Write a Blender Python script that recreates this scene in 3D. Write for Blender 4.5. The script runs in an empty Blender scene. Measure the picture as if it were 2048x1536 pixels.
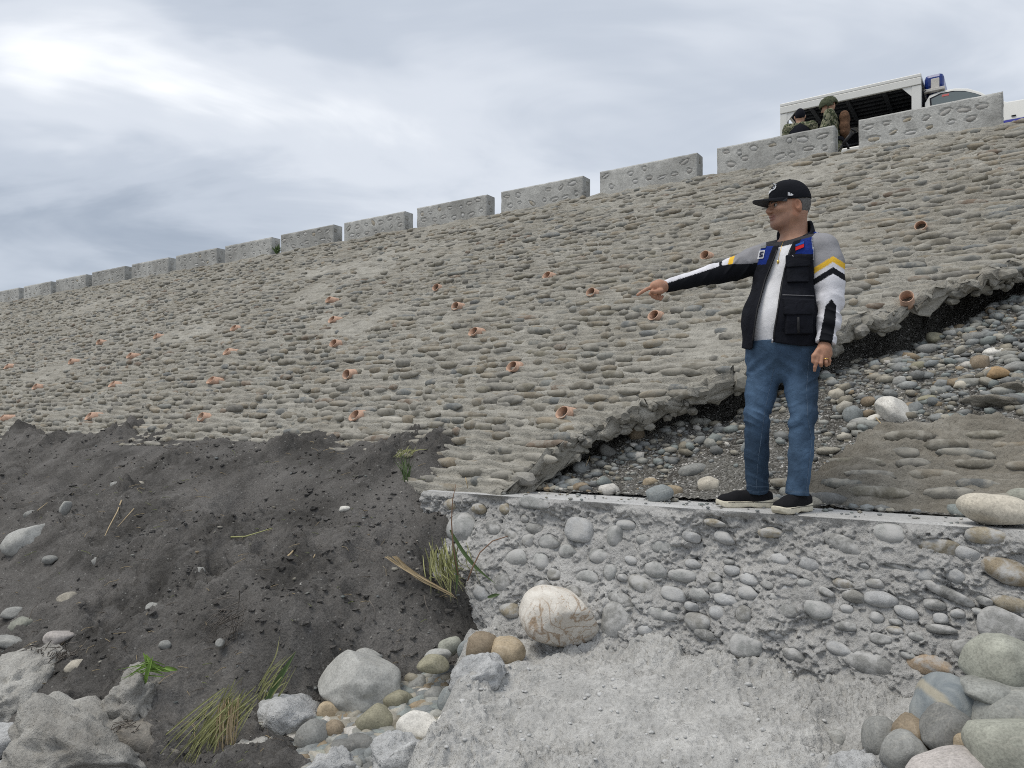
import bpy, bmesh, math, random
import numpy as np
from mathutils import Vector, Matrix

# ---------------------------------------------------------------- camera, sky, sun, exposure
SC = bpy.context.scene
COL = SC.collection
CAMZ = 1.55                      # eye height above the river bed
FPX = 1540.0                     # focal length in photo pixels (2048 wide)
HZ = 838.0                       # photo row of the horizon

cam_d = bpy.data.cameras.new('camera')
cam_d.sensor_width = 36.0
cam_d.lens = 36.0 * FPX / 2048.0
cam_d.shift_y = (HZ - 768.0) / 2048.0
cam_d.clip_start = 0.05
cam_d.clip_end = 3000.0
cam = bpy.data.objects.new('camera', cam_d)
COL.objects.link(cam)
cam.location = (0, 0, CAMZ)
cam.rotation_euler = (math.radians(90), 0, 0)
SC.camera = cam

SUN_EL, SUN_AZ = math.radians(66), math.radians(-112)      # azimuth from +Y, negative = to the left
sun_dir = Vector((math.sin(SUN_AZ) * math.cos(SUN_EL), math.cos(SUN_AZ) * math.cos(SUN_EL), math.sin(SUN_EL)))

def build_world():
    w = bpy.data.worlds.new('World'); SC.world = w; w.use_nodes = True
    nt = w.node_tree; N = nt.nodes; L = nt.links
    N.clear()
    out = N.new('ShaderNodeOutputWorld'); bg = N.new('ShaderNodeBackground')
    bg.inputs['Strength'].default_value = 0.1
    sky = N.new('ShaderNodeTexSky'); sky.sky_type = 'NISHITA'; sky.sun_disc = False
    sky.sun_elevation = SUN_EL; sky.sun_rotation = SUN_AZ
    sky.air_density = 1.0; sky.dust_density = 2.0; sky.ozone_density = 1.0
    tc = N.new('ShaderNodeTexCoord')
    sep = N.new('ShaderNodeSeparateXYZ'); L.new(tc.outputs['Generated'], sep.inputs[0])
    zz = N.new('ShaderNodeMath'); zz.operation = 'MAXIMUM'; L.new(sep.outputs['Z'], zz.inputs[0]); zz.inputs[1].default_value = 0.0
    za = N.new('ShaderNodeMath'); za.operation = 'ADD'; L.new(zz.outputs[0], za.inputs[0]); za.inputs[1].default_value = 0.22
    dx = N.new('ShaderNodeMath'); dx.operation = 'DIVIDE'; L.new(sep.outputs['X'], dx.inputs[0]); L.new(za.outputs[0], dx.inputs[1])
    dy = N.new('ShaderNodeMath'); dy.operation = 'DIVIDE'; L.new(sep.outputs['Y'], dy.inputs[0]); L.new(za.outputs[0], dy.inputs[1])
    cb = N.new('ShaderNodeCombineXYZ'); L.new(dx.outputs[0], cb.inputs[0]); L.new(dy.outputs[0], cb.inputs[1])
    def noise(scale, loc, detail, rough, dist=0.0, rot=0.0, sx=1.0, sy=1.0):
        mp = N.new('ShaderNodeMapping'); mp.inputs['Location'].default_value = loc
        mp.inputs['Rotation'].default_value = (0, 0, rot); mp.inputs['Scale'].default_value = (sx, sy, 1)
        L.new(cb.outputs[0], mp.inputs[0])
        n = N.new('ShaderNodeTexNoise'); n.inputs['Scale'].default_value = scale
        n.inputs['Detail'].default_value = detail; n.inputs['Roughness'].default_value = rough
        n.inputs['Distortion'].default_value = dist
        L.new(mp.outputs[0], n.inputs['Vector']); return n
    def ramp(src, stops):
        r = N.new('ShaderNodeValToRGB'); L.new(src, r.inputs[0])
        e = r.color_ramp.elements
        while len(e) < len(stops): e.new(0.5)
        for i, (p, c) in enumerate(stops):
            e[i].position = p; e[i].color = (c[0], c[1], c[2], 1)
        r.color_ramp.interpolation = 'EASE'
        return r
    n1 = noise(0.62, SKY_LOC1, 5.0, 0.56, 0.35, rot=0.5, sx=0.8, sy=1.3)    # broad cloud masses
    n2 = noise(1.7, (3.1, 7.7, 0), 5.5, 0.58, 0.7, rot=0.62, sx=0.8, sy=1.25)         # wisps
    mx = N.new('ShaderNodeMath'); mx.operation = 'MULTIPLY_ADD'
    L.new(n2.outputs['Fac'], mx.inputs[0]); mx.inputs[1].default_value = 0.44; L.new(n1.outputs['Fac'], mx.inputs[2])
    # a few large thick and thin places in the cloud deck (x, y on the deck, size, gain), their outlines warped
    wv = N.new('ShaderNodeTexNoise'); wv.inputs['Scale'].default_value = 1.5; wv.inputs['Detail'].default_value = 4
    L.new(cb.outputs[0], wv.inputs['Vector'])
    wa = N.new('ShaderNodeVectorMath'); wa.operation = 'MULTIPLY_ADD'; L.new(wv.outputs['Color'], wa.inputs[0])
    wa.inputs[1].default_value = (0.9, 0.9, 0); L.new(cb.outputs[0], wa.inputs[2])
    tot = mx.outputs[0]
    for px, py, rx, ry, gain in SKY_MASSES:
        d = Vector(((px - 1024.0) / FPX, 1.0, -(py - HZ) / FPX)).normalized()
        mp = N.new('ShaderNodeMapping'); mp.vector_type = 'POINT'
        mp.inputs['Scale'].default_value = (1 / rx, 1 / ry, 0)
        mp.inputs['Location'].default_value = (-(d.x / (d.z + 0.22) + 0.45) / rx, -(d.y / (d.z + 0.22) + 0.45) / ry, 0)
        L.new(wa.outputs[0], mp.inputs[0])
        ln = N.new('ShaderNodeVectorMath'); ln.operation = 'LENGTH'; L.new(mp.outputs[0], ln.inputs[0])
        mr = N.new('ShaderNodeMapRange'); mr.interpolation_type = 'SMOOTHERSTEP'
        L.new(ln.outputs['Value'], mr.inputs['Value']); mr.inputs['From Min'].default_value = 0; mr.inputs['From Max'].default_value = 1
        mr.inputs['To Min'].default_value = gain * 1.15; mr.inputs['To Max'].default_value = 0
        ad = N.new('ShaderNodeMath'); ad.operation = 'ADD'; L.new(tot, ad.inputs[0]); L.new(mr.outputs[0], ad.inputs[1]); tot = ad.outputs[0]
    rp = ramp(tot, SKY_STOPS)
    # thin blue shows weakly through the cloud deck
    mix = N.new('ShaderNodeMix'); mix.data_type = 'RGBA'
    mix.inputs['Factor'].default_value = 0.93
    L.new(sky.outputs[0], mix.inputs['A'])
    sc = N.new('ShaderNodeVectorMath'); sc.operation = 'SCALE'; sc.inputs['Scale'].default_value = 10.0
    L.new(rp.outputs[0], sc.inputs[0]); L.new(sc.outputs[0], mix.inputs['B'])
    L.new(mix.outputs['Result'], bg.inputs['Color']); L.new(bg.outputs[0], out.inputs['Surface'])

SKY_LOC1 = (1.35, 0.35, 0)
SKY_STOPS = [(0.50, (0.30, 0.345, 0.415)), (0.66, (0.445, 0.488, 0.555)), (0.80, (0.58, 0.615, 0.67)), (1.0, (0.87, 0.885, 0.90))]
SKY_MASSES = [(190, 150, 0.55, 0.45, 0.15), (560, 230, 0.9, 0.5, 0.03), (130, 500, 0.9, 0.8, -0.10), (560, 440, 0.7, 0.6, -0.07), (480, 30, 0.4, 0.3, -0.08), (1250, 200, 0.9, 0.7, -0.03), (1750, 200, 1.2, 1.2, 0.05)]
build_world()

sun_d = bpy.data.lights.new('sun', 'SUN'); sun_d.energy = 1.5; sun_d.angle = math.radians(28); sun_d.color = (1.0, 0.94, 0.84)
sun = bpy.data.objects.new('sun', sun_d); COL.objects.link(sun)
sun.rotation_euler = sun_dir.to_track_quat('Z', 'Y').to_euler()
sun.location = sun_dir * 60

SC.view_settings.view_transform = 'Standard'
SC.view_settings.look = 'None'
SC.view_settings.exposure = 0.40
SC.view_settings.gamma = 1.0
SC.view_settings.use_curve_mapping = False
SC.cycles.max_bounces = 6
SC.cycles.diffuse_bounces = 2
SC.cycles.use_denoising = False
SC.cycles.pixel_filter_type = 'BLACKMAN_HARRIS'
SC.cycles.filter_width = 1.0

# ---------------------------------------------------------------- frames of reference
# s runs along the dike (to the left and away), p is the horizontal distance towards it, v is measured up its face
PHI = math.atan2(2316.0, FPX)
SP, CP = math.sin(PHI), math.cos(PHI)
CT, ST = 1.7 / math.hypot(1.7, 1), 1.0 / math.hypot(1.7, 1)
P0 = 5.0
def XY(s, p): return (-SP * s + CP * p, CP * s + SP * p)
def W(s, p, z):
    s = np.asarray(s, float); p = np.asarray(p, float); z = np.asarray(z, float)
    s, p, z = np.broadcast_arrays(s, p, z)
    return np.stack([-SP * s + CP * p, CP * s + SP * p, z + CAMZ], -1)
def SPof(X, Y): return (-SP * X + CP * Y, CP * X + SP * Y)
def slope_pt(s, v, h=0.0):
    """point on the dike face, lifted h along its normal"""
    s, v, h = np.broadcast_arrays(np.asarray(s, float), np.asarray(v, float), np.asarray(h, float))
    return W(s, P0 + v * CT - h * ST, v * ST + h * CT)
def px_slope(x, y, drop=0.0):
    """photo pixel -> (s, v) on the dike face (drop: face lowered vertically)"""
    a = (x - 1024.0) / FPX; b = -(y - HZ) / FPX
    # ray (a,1,b)*t ; p = t*(CP*a+SP) ; z=b*t ; z = (p-P0)*ST/CT - drop
    k = CP * a + SP; m = ST / CT
    t = (-P0 * m - drop) / (b - k * m)
    s = t * (-SP * a + CP); p = t * k
    return s, (p - P0) / CT
def px_z(x, y, z):
    """photo pixel -> world X, Y at height z (relative to the eye)"""
    t = -z * FPX / (y - HZ)
    return (x - 1024.0) / FPX * t, t
def px_Y(x, y, Y):
    return Vector(((x - 1024.0) / FPX * Y, Y, -(y - HZ) / FPX * Y + CAMZ))
UVEC = Vector((-SP, CP, 0)); PVEC = Vector((CP, SP, 0)); NVEC = Vector((-CP * ST, -SP * ST, CT)); VVEC = Vector((CP * CT, SP * CT, ST))

# ---------------------------------------------------------------- numpy noise
def _h(ix, iy, iz, seed):
    n = (ix.astype(np.int64) * 374761393 + iy.astype(np.int64) * 668265263 + iz.astype(np.int64) * 2147483647 + seed * 974634777) & 0xFFFFFFFF
    n = ((n ^ (n >> 13)) * 1274126177) & 0xFFFFFFFF
    n = ((n ^ (n >> 16)) * 2246822519) & 0xFFFFFFFF
    n = n ^ (n >> 15)
    return (n & 0xFFFFFF).astype(np.float64) / 0xFFFFFF
def vnoise(x, y, z=0.0, seed=0):
    x, y, z = np.broadcast_arrays(np.asarray(x, float), np.asarray(y, float), np.asarray(z, float))
    ix, iy, iz = np.floor(x), np.floor(y), np.floor(z)
    fx, fy, fz = x - ix, y - iy, z - iz
    ux, uy, uz = [f * f * f * (f * (f * 6 - 15) + 10) for f in (fx, fy, fz)]
    r = 0
    flat = not np.any(fz)
    for dz in ((0,) if flat else (0, 1)):
        wz = 1.0 if flat else (uz if dz else 1 - uz)
        for dy in (0, 1):
            wy = uy if dy else 1 - uy
            for dx in (0, 1):
                wx = ux if dx else 1 - ux
                r = r + _h(ix + dx, iy + dy, iz + dz, seed) * wx * wy * wz
    return r * 2 - 1
def fbm(x, y, z=0.0, seed=0, o=4, g=0.5, lac=2.03):
    a, t, f = 1.0, 0.0, 1.0
    n = 0
    for i in range(o):
        t = t + a * vnoise(np.asarray(x) * f + i * 17.3, np.asarray(y) * f + i * 5.7, np.asarray(z) * f if np.any(z) else 0.0, seed + i)
        n += a; a *= g; f *= lac
    return t / n
def worley(x, y, seed=0):
    """distance to the nearest and second nearest feature point, and that cell's random number"""
    x, y = np.broadcast_arrays(np.asarray(x, float), np.asarray(y, float))
    ix, iy = np.floor(x), np.floor(y)
    f1 = np.full(x.shape, 9.0); f2 = np.full(x.shape, 9.0); rid = np.zeros(x.shape)
    z0 = np.zeros_like(ix)
    for dy in (-1, 0, 1):
        for dx in (-1, 0, 1):
            cx, cy = ix + dx, iy + dy
            d = np.hypot(cx + _h(cx, cy, z0, seed) - x, cy + _h(cx, cy, z0, seed + 71) - y)
            c = d < f1
            f2 = np.where(c, f1, np.minimum(f2, d)); rid = np.where(c, _h(cx, cy, z0, seed + 133), rid); f1 = np.where(c, d, f1)
    return f1, f2, rid
def sstep(a, b, x):
    t = np.clip((np.asarray(x, float) - a) / (b - a), 0, 1)
    return t * t * (3 - 2 * t)
def lumps(x, y, size, seed, keep=1.0):
    """rounded clods, 0..1"""
    f1, f2, r = worley(np.asarray(x) / size, np.asarray(y) / size, seed)
    k = 0.35 + 0.3 * r
    h = np.sqrt(np.clip(1 - (f1 / k) ** 2, 0, 1)) * (0.4 + 0.6 * r)
    return np.where(r < keep, h, 0)
def tps(ctrl):
    """thin plate spline through (x, y, z) rows"""
    c = np.array(ctrl, float); n = len(c)
    def U(d): return np.where(d > 1e-9, d * d * np.log(d + 1e-12), 0.0)
    K = U(np.hypot(c[:, None, 0] - c[None, :, 0], c[:, None, 1] - c[None, :, 1])) + np.eye(n) * 0.004
    Pm = np.c_[np.ones(n), c[:, :2]]
    A = np.zeros((n + 3, n + 3)); A[:n, :n] = K; A[:n, n:] = Pm; A[n:, :n] = Pm.T
    sol = np.linalg.solve(A, np.r_[c[:, 2], 0, 0, 0])
    def f(x, y):
        x, y = np.broadcast_arrays(np.asarray(x, float), np.asarray(y, float))
        r = sol[n] + sol[n + 1] * x + sol[n + 2] * y
        for i in range(n):
            r = r + sol[i] * U(np.hypot(x - c[i, 0], y - c[i, 1]))
        return r
    return f

class Samp:
    """bilinear table of a slow function of two variables"""
    def __init__(s, f, x0, x1, nx, y0, y1, ny):
        x = np.linspace(x0, x1, nx); y = np.linspace(y0, y1, ny)
        s.T = f(*np.meshgrid(x, y, indexing='ij')); s.a = (x0, (nx - 1) / (x1 - x0), nx, y0, (ny - 1) / (y1 - y0), ny)
    def __call__(s, x, y):
        x0, kx, nx, y0, ky, ny = s.a
        u = np.clip((np.asarray(x, float) - x0) * kx, 0, nx - 1.001); v = np.clip((np.asarray(y, float) - y0) * ky, 0, ny - 1.001)
        i = u.astype(int); j = v.astype(int); u = u - i; v = v - j; T = s.T
        return (T[i, j] * (1 - u) + T[i + 1, j] * u) * (1 - v) + (T[i, j + 1] * (1 - u) + T[i + 1, j + 1] * u) * v

# ---------------------------------------------------------------- mesh helpers
def mk_mesh(name, verts, faces, smooth=True):
    """faces: int array (n,3) or (n,4), or a list of such arrays"""
    if not isinstance(faces, (list, tuple)): faces = [faces]
    verts = np.asarray(verts, np.float32).reshape(-1, 3)
    me = bpy.data.meshes.new(name)
    me.vertices.add(len(verts)); me.vertices.foreach_set('co', verts.ravel())
    fl = [np.asarray(f, np.int32) for f in faces if len(f)]
    loops = np.concatenate([f.ravel() for f in fl]); tot = np.concatenate([np.full(len(f), f.shape[1], np.int32) for f in fl])
    start = np.r_[0, np.cumsum(tot)[:-1]].astype(np.int32)
    me.loops.add(len(loops)); me.loops.foreach_set('vertex_index', loops)
    me.polygons.add(len(tot)); me.polygons.foreach_set('loop_start', start)
    me.polygons.foreach_set('use_smooth', np.full(len(tot), smooth, bool))
    me.update(calc_edges=True)
    return me
def grid_faces(nu, nv, wrap=False):
    i = np.arange(nu - 1)[:, None]; j = np.arange(nv if wrap else nv - 1)[None, :]
    j2 = (j + 1) % nv
    a = i * nv + j; b = (i + 1) * nv + j; c = (i + 1) * nv + j2; d = i * nv + j2
    return np.stack([a, b, c, d], -1).reshape(-1, 4)
def grid_mesh(name, P, flip=False):
    nu, nv = P.shape[:2]
    f = grid_faces(nu, nv)
    if flip: f = f[:, ::-1]
    return mk_mesh(name, P.reshape(-1, 3), f)
def set_col(me, rgb, name='Col'):
    a = me.attributes.new(name, 'FLOAT_COLOR', 'POINT')
    d = np.ones((len(me.vertices), 4), np.float32); d[:, :3] = rgb
    a.data.foreach_set('color', d.ravel())
def set_flt(me, val, name):
    a = me.attributes.new(name, 'FLOAT', 'POINT')
    a.data.foreach_set('value', np.asarray(val, np.float32).ravel())
def obj(name, me, mat=None, parent=None, kind=None):
    o = bpy.data.objects.new(name, me); COL.objects.link(o)
    if mat is not None and not len(me.materials): me.materials.append(mat)
    if parent is not None: o.parent = parent
    if kind: o['kind'] = kind
    return o
def tag(o, label, cat, group=None):
    o['label'] = label; o['category'] = cat
    if group: o['group'] = group
    return o
def empty(name, loc=(0, 0, 0), rz=0.0):
    o = bpy.data.objects.new(name, None); COL.objects.link(o); o.location = loc; o.rotation_euler = (0, 0, rz)
    o.empty_display_size = 0.1
    return o
def ico(sub):
    bm = bmesh.new(); bmesh.ops.create_icosphere(bm, subdivisions=sub, radius=1.0)
    v = np.array([x.co[:] for x in bm.verts]); f = np.array([[x.index for x in q.verts] for q in bm.faces], np.int32)
    bm.free(); return v, f
ICO = {k: ico(k) for k in (1, 2, 3, 4, 5)}
def rotm(ax, ang):
    return np.array(Matrix.Rotation(ang, 3, Vector(ax)))
def merge(parts):
    """[(verts, faces)] -> one pair (triangles or quads, not mixed)"""
    vs, fs, n = [], [], 0
    for v, f in parts:
        vs.append(v); fs.append(f + n); n += len(v)
    return np.concatenate(vs), np.concatenate(fs)
def tube(path, rad, n=8, caps=True):
    """quads along a polyline; rad scalar or per point or (rx, ry)"""
    path = np.asarray(path, float); m = len(path)
    rad = np.broadcast_to(np.asarray(rad, float), (m,))
    T = np.gradient(path, axis=0); T /= np.linalg.norm(T, axis=1)[:, None] + 1e-12
    up = np.array([0, 0, 1.0]) if abs(T[0, 2]) < 0.9 else np.array([1.0, 0, 0])
    A = np.cross(T, up); A /= np.linalg.norm(A, axis=1)[:, None] + 1e-12
    B = np.cross(A, T)
    th = np.linspace(0, 2 * np.pi, n, endpoint=False)
    V = path[:, None] + rad[:, None, None] * (np.cos(th)[None, :, None] * A[:, None] + np.sin(th)[None, :, None] * B[:, None])
    V = V.reshape(-1, 3); F = grid_faces(m, n, wrap=True)
    if caps:
        V = np.r_[V, path[:1], path[-1:]]
        k = np.arange(n); c0, c1 = m * n, m * n + 1
        F = np.r_[F, np.stack([k, (k + 1) % n, np.full(n, c0), np.full(n, c0)], -1), np.stack([(m - 1) * n + (k + 1) % n, (m - 1) * n + k, np.full(n, c1), np.full(n, c1)], -1)]
    return V, F
def tidy(F):
    """drop the doubled corner of degenerate quads: returns a list for mk_mesh"""
    F = np.asarray(F)
    d = F[:, 2] == F[:, 3]
    return [F[~d], F[d][:, :3]]
def box_bm(size, bevel=0.0, seg=2, loc=(0, 0, 0)):
    bm = bmesh.new(); bmesh.ops.create_cube(bm, size=1.0)
    bmesh.ops.scale(bm, vec=size, verts=bm.verts)
    if bevel: bmesh.ops.bevel(bm, geom=bm.edges[:], offset=bevel, segments=seg, affect='EDGES', profile=0.5)
    bmesh.ops.translate(bm, vec=loc, verts=bm.verts)
    return bm
def bm_mesh(name, bm, smooth=False):
    me = bpy.data.meshes.new(name); bm.to_mesh(me); bm.free()
    if smooth:
        me.polygons.foreach_set('use_smooth', np.ones(len(me.polygons), bool))
    return me

# ---------------------------------------------------------------- materials
class NT:
    def __init__(s, name):
        s.m = bpy.data.materials.new(name); s.m.use_nodes = True
        s.t = s.m.node_tree; s.N = s.t.nodes; s.L = s.t.links
        s.N.clear()
        s.out = s.N.new('ShaderNodeOutputMaterial'); s.b = s.N.new('ShaderNodeBsdfPrincipled')
        s.L.new(s.b.outputs[0], s.out.inputs['Surface'])
        s.b.inputs['Specular IOR Level'].default_value = 0.25
        tc = s.N.new('ShaderNodeTexCoord'); s.co = tc.outputs['Object']
    def link(s, a, b): s.L.new(a, b)
    def world_co(s):
        g = s.N.new('ShaderNodeNewGeometry'); s.co = g.outputs['Position']; return s
    def noise(s, scale, detail=4, rough=0.55, dist=0.0, co=None):
        n = s.N.new('ShaderNodeTexNoise'); n.inputs['Scale'].default_value = scale; n.inputs['Detail'].default_value = detail
        n.inputs['Roughness'].default_value = rough; n.inputs['Distortion'].default_value = dist
        s.L.new(co or s.co, n.inputs['Vector']); return n.outputs['Fac']
    def vor(s, scale, feat='F1', co=None):
        n = s.N.new('ShaderNodeTexVoronoi'); n.feature = feat; n.inputs['Scale'].default_value = scale
        s.L.new(co or s.co, n.inputs['Vector']); return n.outputs['Distance']
    def ramp(s, src, stops, interp='LINEAR'):
        r = s.N.new('ShaderNodeValToRGB'); s.L.new(src, r.inputs[0]); e = r.color_ramp.elements
        while len(e) < len(stops): e.new(0.5)
        for i, (p, c) in enumerate(stops):
            e[i].position = p
            if not hasattr(c, '__len__'): c = (c, c, c)
            e[i].color = (c[0], c[1], c[2], 1)
        r.color_ramp.interpolation = interp
        return r.outputs[0]
    def mix(s, fac, a, b, mode='MIX'):
        m = s.N.new('ShaderNodeMix'); m.data_type = 'RGBA'; m.blend_type = mode
        for k, x in (('Factor', fac), ('A', a), ('B', b)):
            if isinstance(x, bpy.types.NodeSocket): s.L.new(x, m.inputs[k])
            elif k == 'Factor': m.inputs[k].default_value = x
            else: m.inputs[k].default_value = (x[0], x[1], x[2], 1)
        return m.outputs['Result']
    def math(s, op, a, b=0.0, c=None):
        m = s.N.new('ShaderNodeMath'); m.operation = op
        for i, x in enumerate((a, b, c)):
            if x is None: continue
            if isinstance(x, bpy.types.NodeSocket): s.L.new(x, m.inputs[i])
            else: m.inputs[i].default_value = x
        return m.outputs[0]
    def attr(s, name, typ='GEOMETRY', out='Color'):
        a = s.N.new('ShaderNodeAttribute'); a.attribute_name = name; a.attribute_type = typ
        return a.outputs[out]
    def bump(s, h, strength=0.5, dist=0.01, prev=None):
        b = s.N.new('ShaderNodeBump'); b.inputs['Strength'].default_value = strength; b.inputs['Distance'].default_value = dist
        s.L.new(h, b.inputs['Height'])
        if prev is not None: s.L.new(prev, b.inputs['Normal'])
        return b.outputs[0]
    def done(s, col=None, rough=0.85, normal=None, metal=0.0, spec=None):
        if col is not None:
            if isinstance(col, bpy.types.NodeSocket): s.L.new(col, s.b.inputs['Base Color'])
            else: s.b.inputs['Base Color'].default_value = (*col, 1)
        if isinstance(rough, bpy.types.NodeSocket): s.L.new(rough, s.b.inputs['Roughness'])
        else: s.b.inputs['Roughness'].default_value = rough
        if normal is not None: s.L.new(normal, s.b.inputs['Normal'])
        s.b.inputs['Metallic'].default_value = metal
        if spec is not None: s.b.inputs['Specular IOR Level'].default_value = spec
        return s.m
def plain(name, col, rough=0.6, metal=0.0, spec=0.3, var=0.12, scale=30.0, bump=0.0):
    n = NT(name)
    f = n.noise(scale, 4)
    c = n.mix(1.0, col, n.ramp(f, [(0.25, 1 - var), (0.75, 1 + var)]), 'MULTIPLY')
    nr = n.bump(n.noise(scale * 4, 3), bump, 0.004) if bump else None
    return n.done(c, rough, nr, metal, spec)

def mat_cement(name, c1, c2, stain, fine=1.0, rough_bump=0.6, stain_amt=0.5, seed=0.0):
    """lean cement mortar: mottled, sandy, pitted"""
    n = NT(name).world_co()
    big = n.noise(0.9, 5, 0.6, 0.4); mid = n.noise(6.0, 5, 0.62, 0.3); sm = n.noise(55.0 * fine, 4, 0.65)
    sand = n.noise(260.0 * fine, 2, 0.7)
    c = n.mix(n.ramp(mid, [(0.34, 0), (0.66, 1)]), c1, c2)
    c = n.mix(n.math('MULTIPLY', n.ramp(big, [(0.42, 0), (0.66, 1)]), stain_amt), c, stain)
    c = n.mix(1.0, c, n.ramp(sm, [(0.25, 0.72), (0.5, 1.0), (0.75, 1.16)]), 'MULTIPLY')
    c = n.mix(1.0, c, n.ramp(sand, [(0.25, 0.78), (0.5, 1.0), (0.75, 1.2)]), 'MULTIPLY')
    pit = n.ramp(n.vor(85.0 * fine), [(0.0, 0.0), (0.35, 1.0)])
    nr = n.bump(sm, rough_bump, 0.012)
    nr = n.bump(pit, rough_bump * 0.45, 0.006, nr)
    nr = n.bump(sand, rough_bump * 0.6, 0.003, nr)
    return n.done(c, 0.95, nr, spec=0.12)

def mat_rock(name, joined, dust, dust_amt=0.4, scale=1.0, veins=0.15, world=False):
    """river stone whose own colour comes from the object (or a vertex colour when stones are joined)"""
    n = NT(name)
    if world or joined: n.world_co()
    if joined: base = n.attr('Col')
    else:
        oi = n.N.new('ShaderNodeObjectInfo'); base = oi.outputs['Color']
        ad = n.N.new('ShaderNodeVectorMath'); ad.operation = 'ADD'
        sc = n.N.new('ShaderNodeVectorMath'); sc.operation = 'SCALE'; sc.inputs['Scale'].default_value = 9.0
        cbx = n.N.new('ShaderNodeCombineXYZ')
        n.link(oi.outputs['Random'], cbx.inputs[0]); n.link(oi.outputs['Random'], cbx.inputs[1])
        n.link(cbx.outputs[0], sc.inputs[0]); n.link(n.co, ad.inputs[0]); n.link(sc.outputs[0], ad.inputs[1]); n.co = ad.outputs[0]
    a = n.noise(7 * scale, 5, 0.6, 0.5); b = n.noise(38 * scale, 4, 0.65); g = n.noise(190 * scale, 2, 0.7)
    c = n.mix(1.0, base, n.ramp(a, [(0.28, 0.72), (0.5, 1.0), (0.74, 1.25)]), 'MULTIPLY')
    c = n.mix(1.0, c, n.ramp(b, [(0.3, 0.84), (0.7, 1.14)]), 'MULTIPLY')
    c = n.mix(1.0, c, n.ramp(g, [(0.28, 0.74), (0.5, 1.0), (0.75, 1.2)]), 'MULTIPLY')
    v = n.ramp(n.noise(9 * scale, 3, 0.5, 1.6), [(0.485, 0.0), (0.5, 1.0), (0.515, 0.0)])
    c = n.mix(n.math('MULTIPLY', v, veins), c, (0.62, 0.58, 0.5))
    if dust is not None:
        d = n.ramp(n.noise(11 * scale, 5, 0.65, 0.3), [(0.44, 0.0), (0.60, 1.0)])
        c = n.mix(n.math('MULTIPLY', d, dust_amt), c, dust)
    nr = n.bump(b, 0.35, 0.01); nr = n.bump(g, 0.3, 0.003, nr)
    return n.done(c, n.ramp(a, [(0.3, 0.62), (0.7, 0.86)]), nr, spec=0.25)
# ---------------------------------------------------------------- stones
def stone_shape(seed, sub=2, power=2.3, bump=0.16, facets=0):
    v, f = ICO[sub]
    d = v.copy()
    r = (np.abs(d) ** power).sum(1) ** (-1.0 / power)
    o = seed * 13.7
    n = vnoise(d[:, 0] * 1.1 + o, d[:, 1] * 1.1 + o, d[:, 2] * 1.1 + 3.1 + o, 5) * bump
    n += vnoise(d[:, 0] * 2.6 + o, d[:, 1] * 2.6, d[:, 2] * 2.6 + 0.37 + o, 9) * bump * 0.3
    if sub > 3: n += vnoise(d[:, 0] * 7 + o, d[:, 1] * 7, d[:, 2] * 7 + 0.37 + o, 19) * bump * 0.06
    q = d * (r * (1 + n))[:, None]
    rg = random.Random(seed * 7 + 1)
    for k in range(facets):
        nn = np.array([rg.gauss(0, 1), rg.gauss(0, 1), rg.gauss(0, 1)]); nn /= np.linalg.norm(nn)
        c = rg.uniform(0.62, 0.85)
        ex = np.maximum(q @ nn - c, 0)
        q = q - ex[:, None] * nn * 0.86
    lo, hi = q.min(0), q.max(0)
    q = (q - (lo + hi) / 2) / ((hi - lo) / 2)
    return q, f
PROTO2 = [stone_shape(i, 2, 2.2 + .25 * (i % 3), .22, i % 3) for i in range(18)]
PROTO1 = [stone_shape(i, 1) for i in range(12)]
PROTO3 = [stone_shape(40 + i, 3, facets=i % 3) for i in range(14)]
PROTO_ME = [mk_mesh('stone', v, f) for v, f in PROTO2]

def mat3(ax, bx, cx):
    return np.stack([np.asarray(ax), np.asarray(bx), np.asarray(cx)], 1)
def place_stone(name, me, loc, frame, half, parent=None, color=None):
    o = bpy.data.objects.new(name, me); COL.objects.link(o)
    M = np.eye(4); M[:3, :3] = frame * np.asarray(half)[None, :]; M[:3, 3] = loc
    o.matrix_world = Matrix(M.tolist())
    if parent is not None:
        o.parent = parent
    if color is not None: o.color = (*color, 1)
    return o
def join_stones(items):
    """items: (verts, faces, loc, frame, half, color) -> verts, faces, colours"""
    vs, fs, cs, n = [], [], [], 0
    for v, f, loc, fr, half, col in items:
        vs.append((v * half) @ fr.T + loc); fs.append(f + n); n += len(v)
        cs.append(np.broadcast_to(np.asarray(col), (len(v), 3)))
    return np.concatenate(vs), np.concatenate(fs), np.concatenate(cs)

PAL_DIKE = [(.215, .20, .155), (.22, .19, .14), (.22, .215, .195), (.19, .20, .19), (.25, .22, .17), (.20, .185, .15), (.17, .165, .15), (.28, .235, .17), (.20, .145, .105), (.23, .22, .19), (.42, .40, .35), (.16, .175, .18)]
PAL_DIKE_W = [5, 5, 5, 3, 4, 5, 3, 2, 1, 4, .5, 2]
PAL_RIVER = [(.30, .30, .275), (.26, .27, .265), (.33, .31, .26), (.22, .235, .235), (.38, .36, .31), (.25, .23, .185), (.30, .24, .165), (.20, .205, .20), (.55, .53, .49), (.24, .265, .255)]
PAL_RIVER_W = [5, 5, 4, 4, 3, 3, 1.2, 3, 1.2, 3]
PAL_DIKE = [tuple(.74 * a + .26 * b for a, b in zip(c, (.225, .21, .18))) for c in PAL_DIKE]
def pick(rg, pal, w, j=0.13):
    c = rg.choices(pal, w)[0]; k = rg.uniform(1 - j, 1 + j)
    return (c[0] * k, c[1] * k, c[2] * k)

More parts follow.
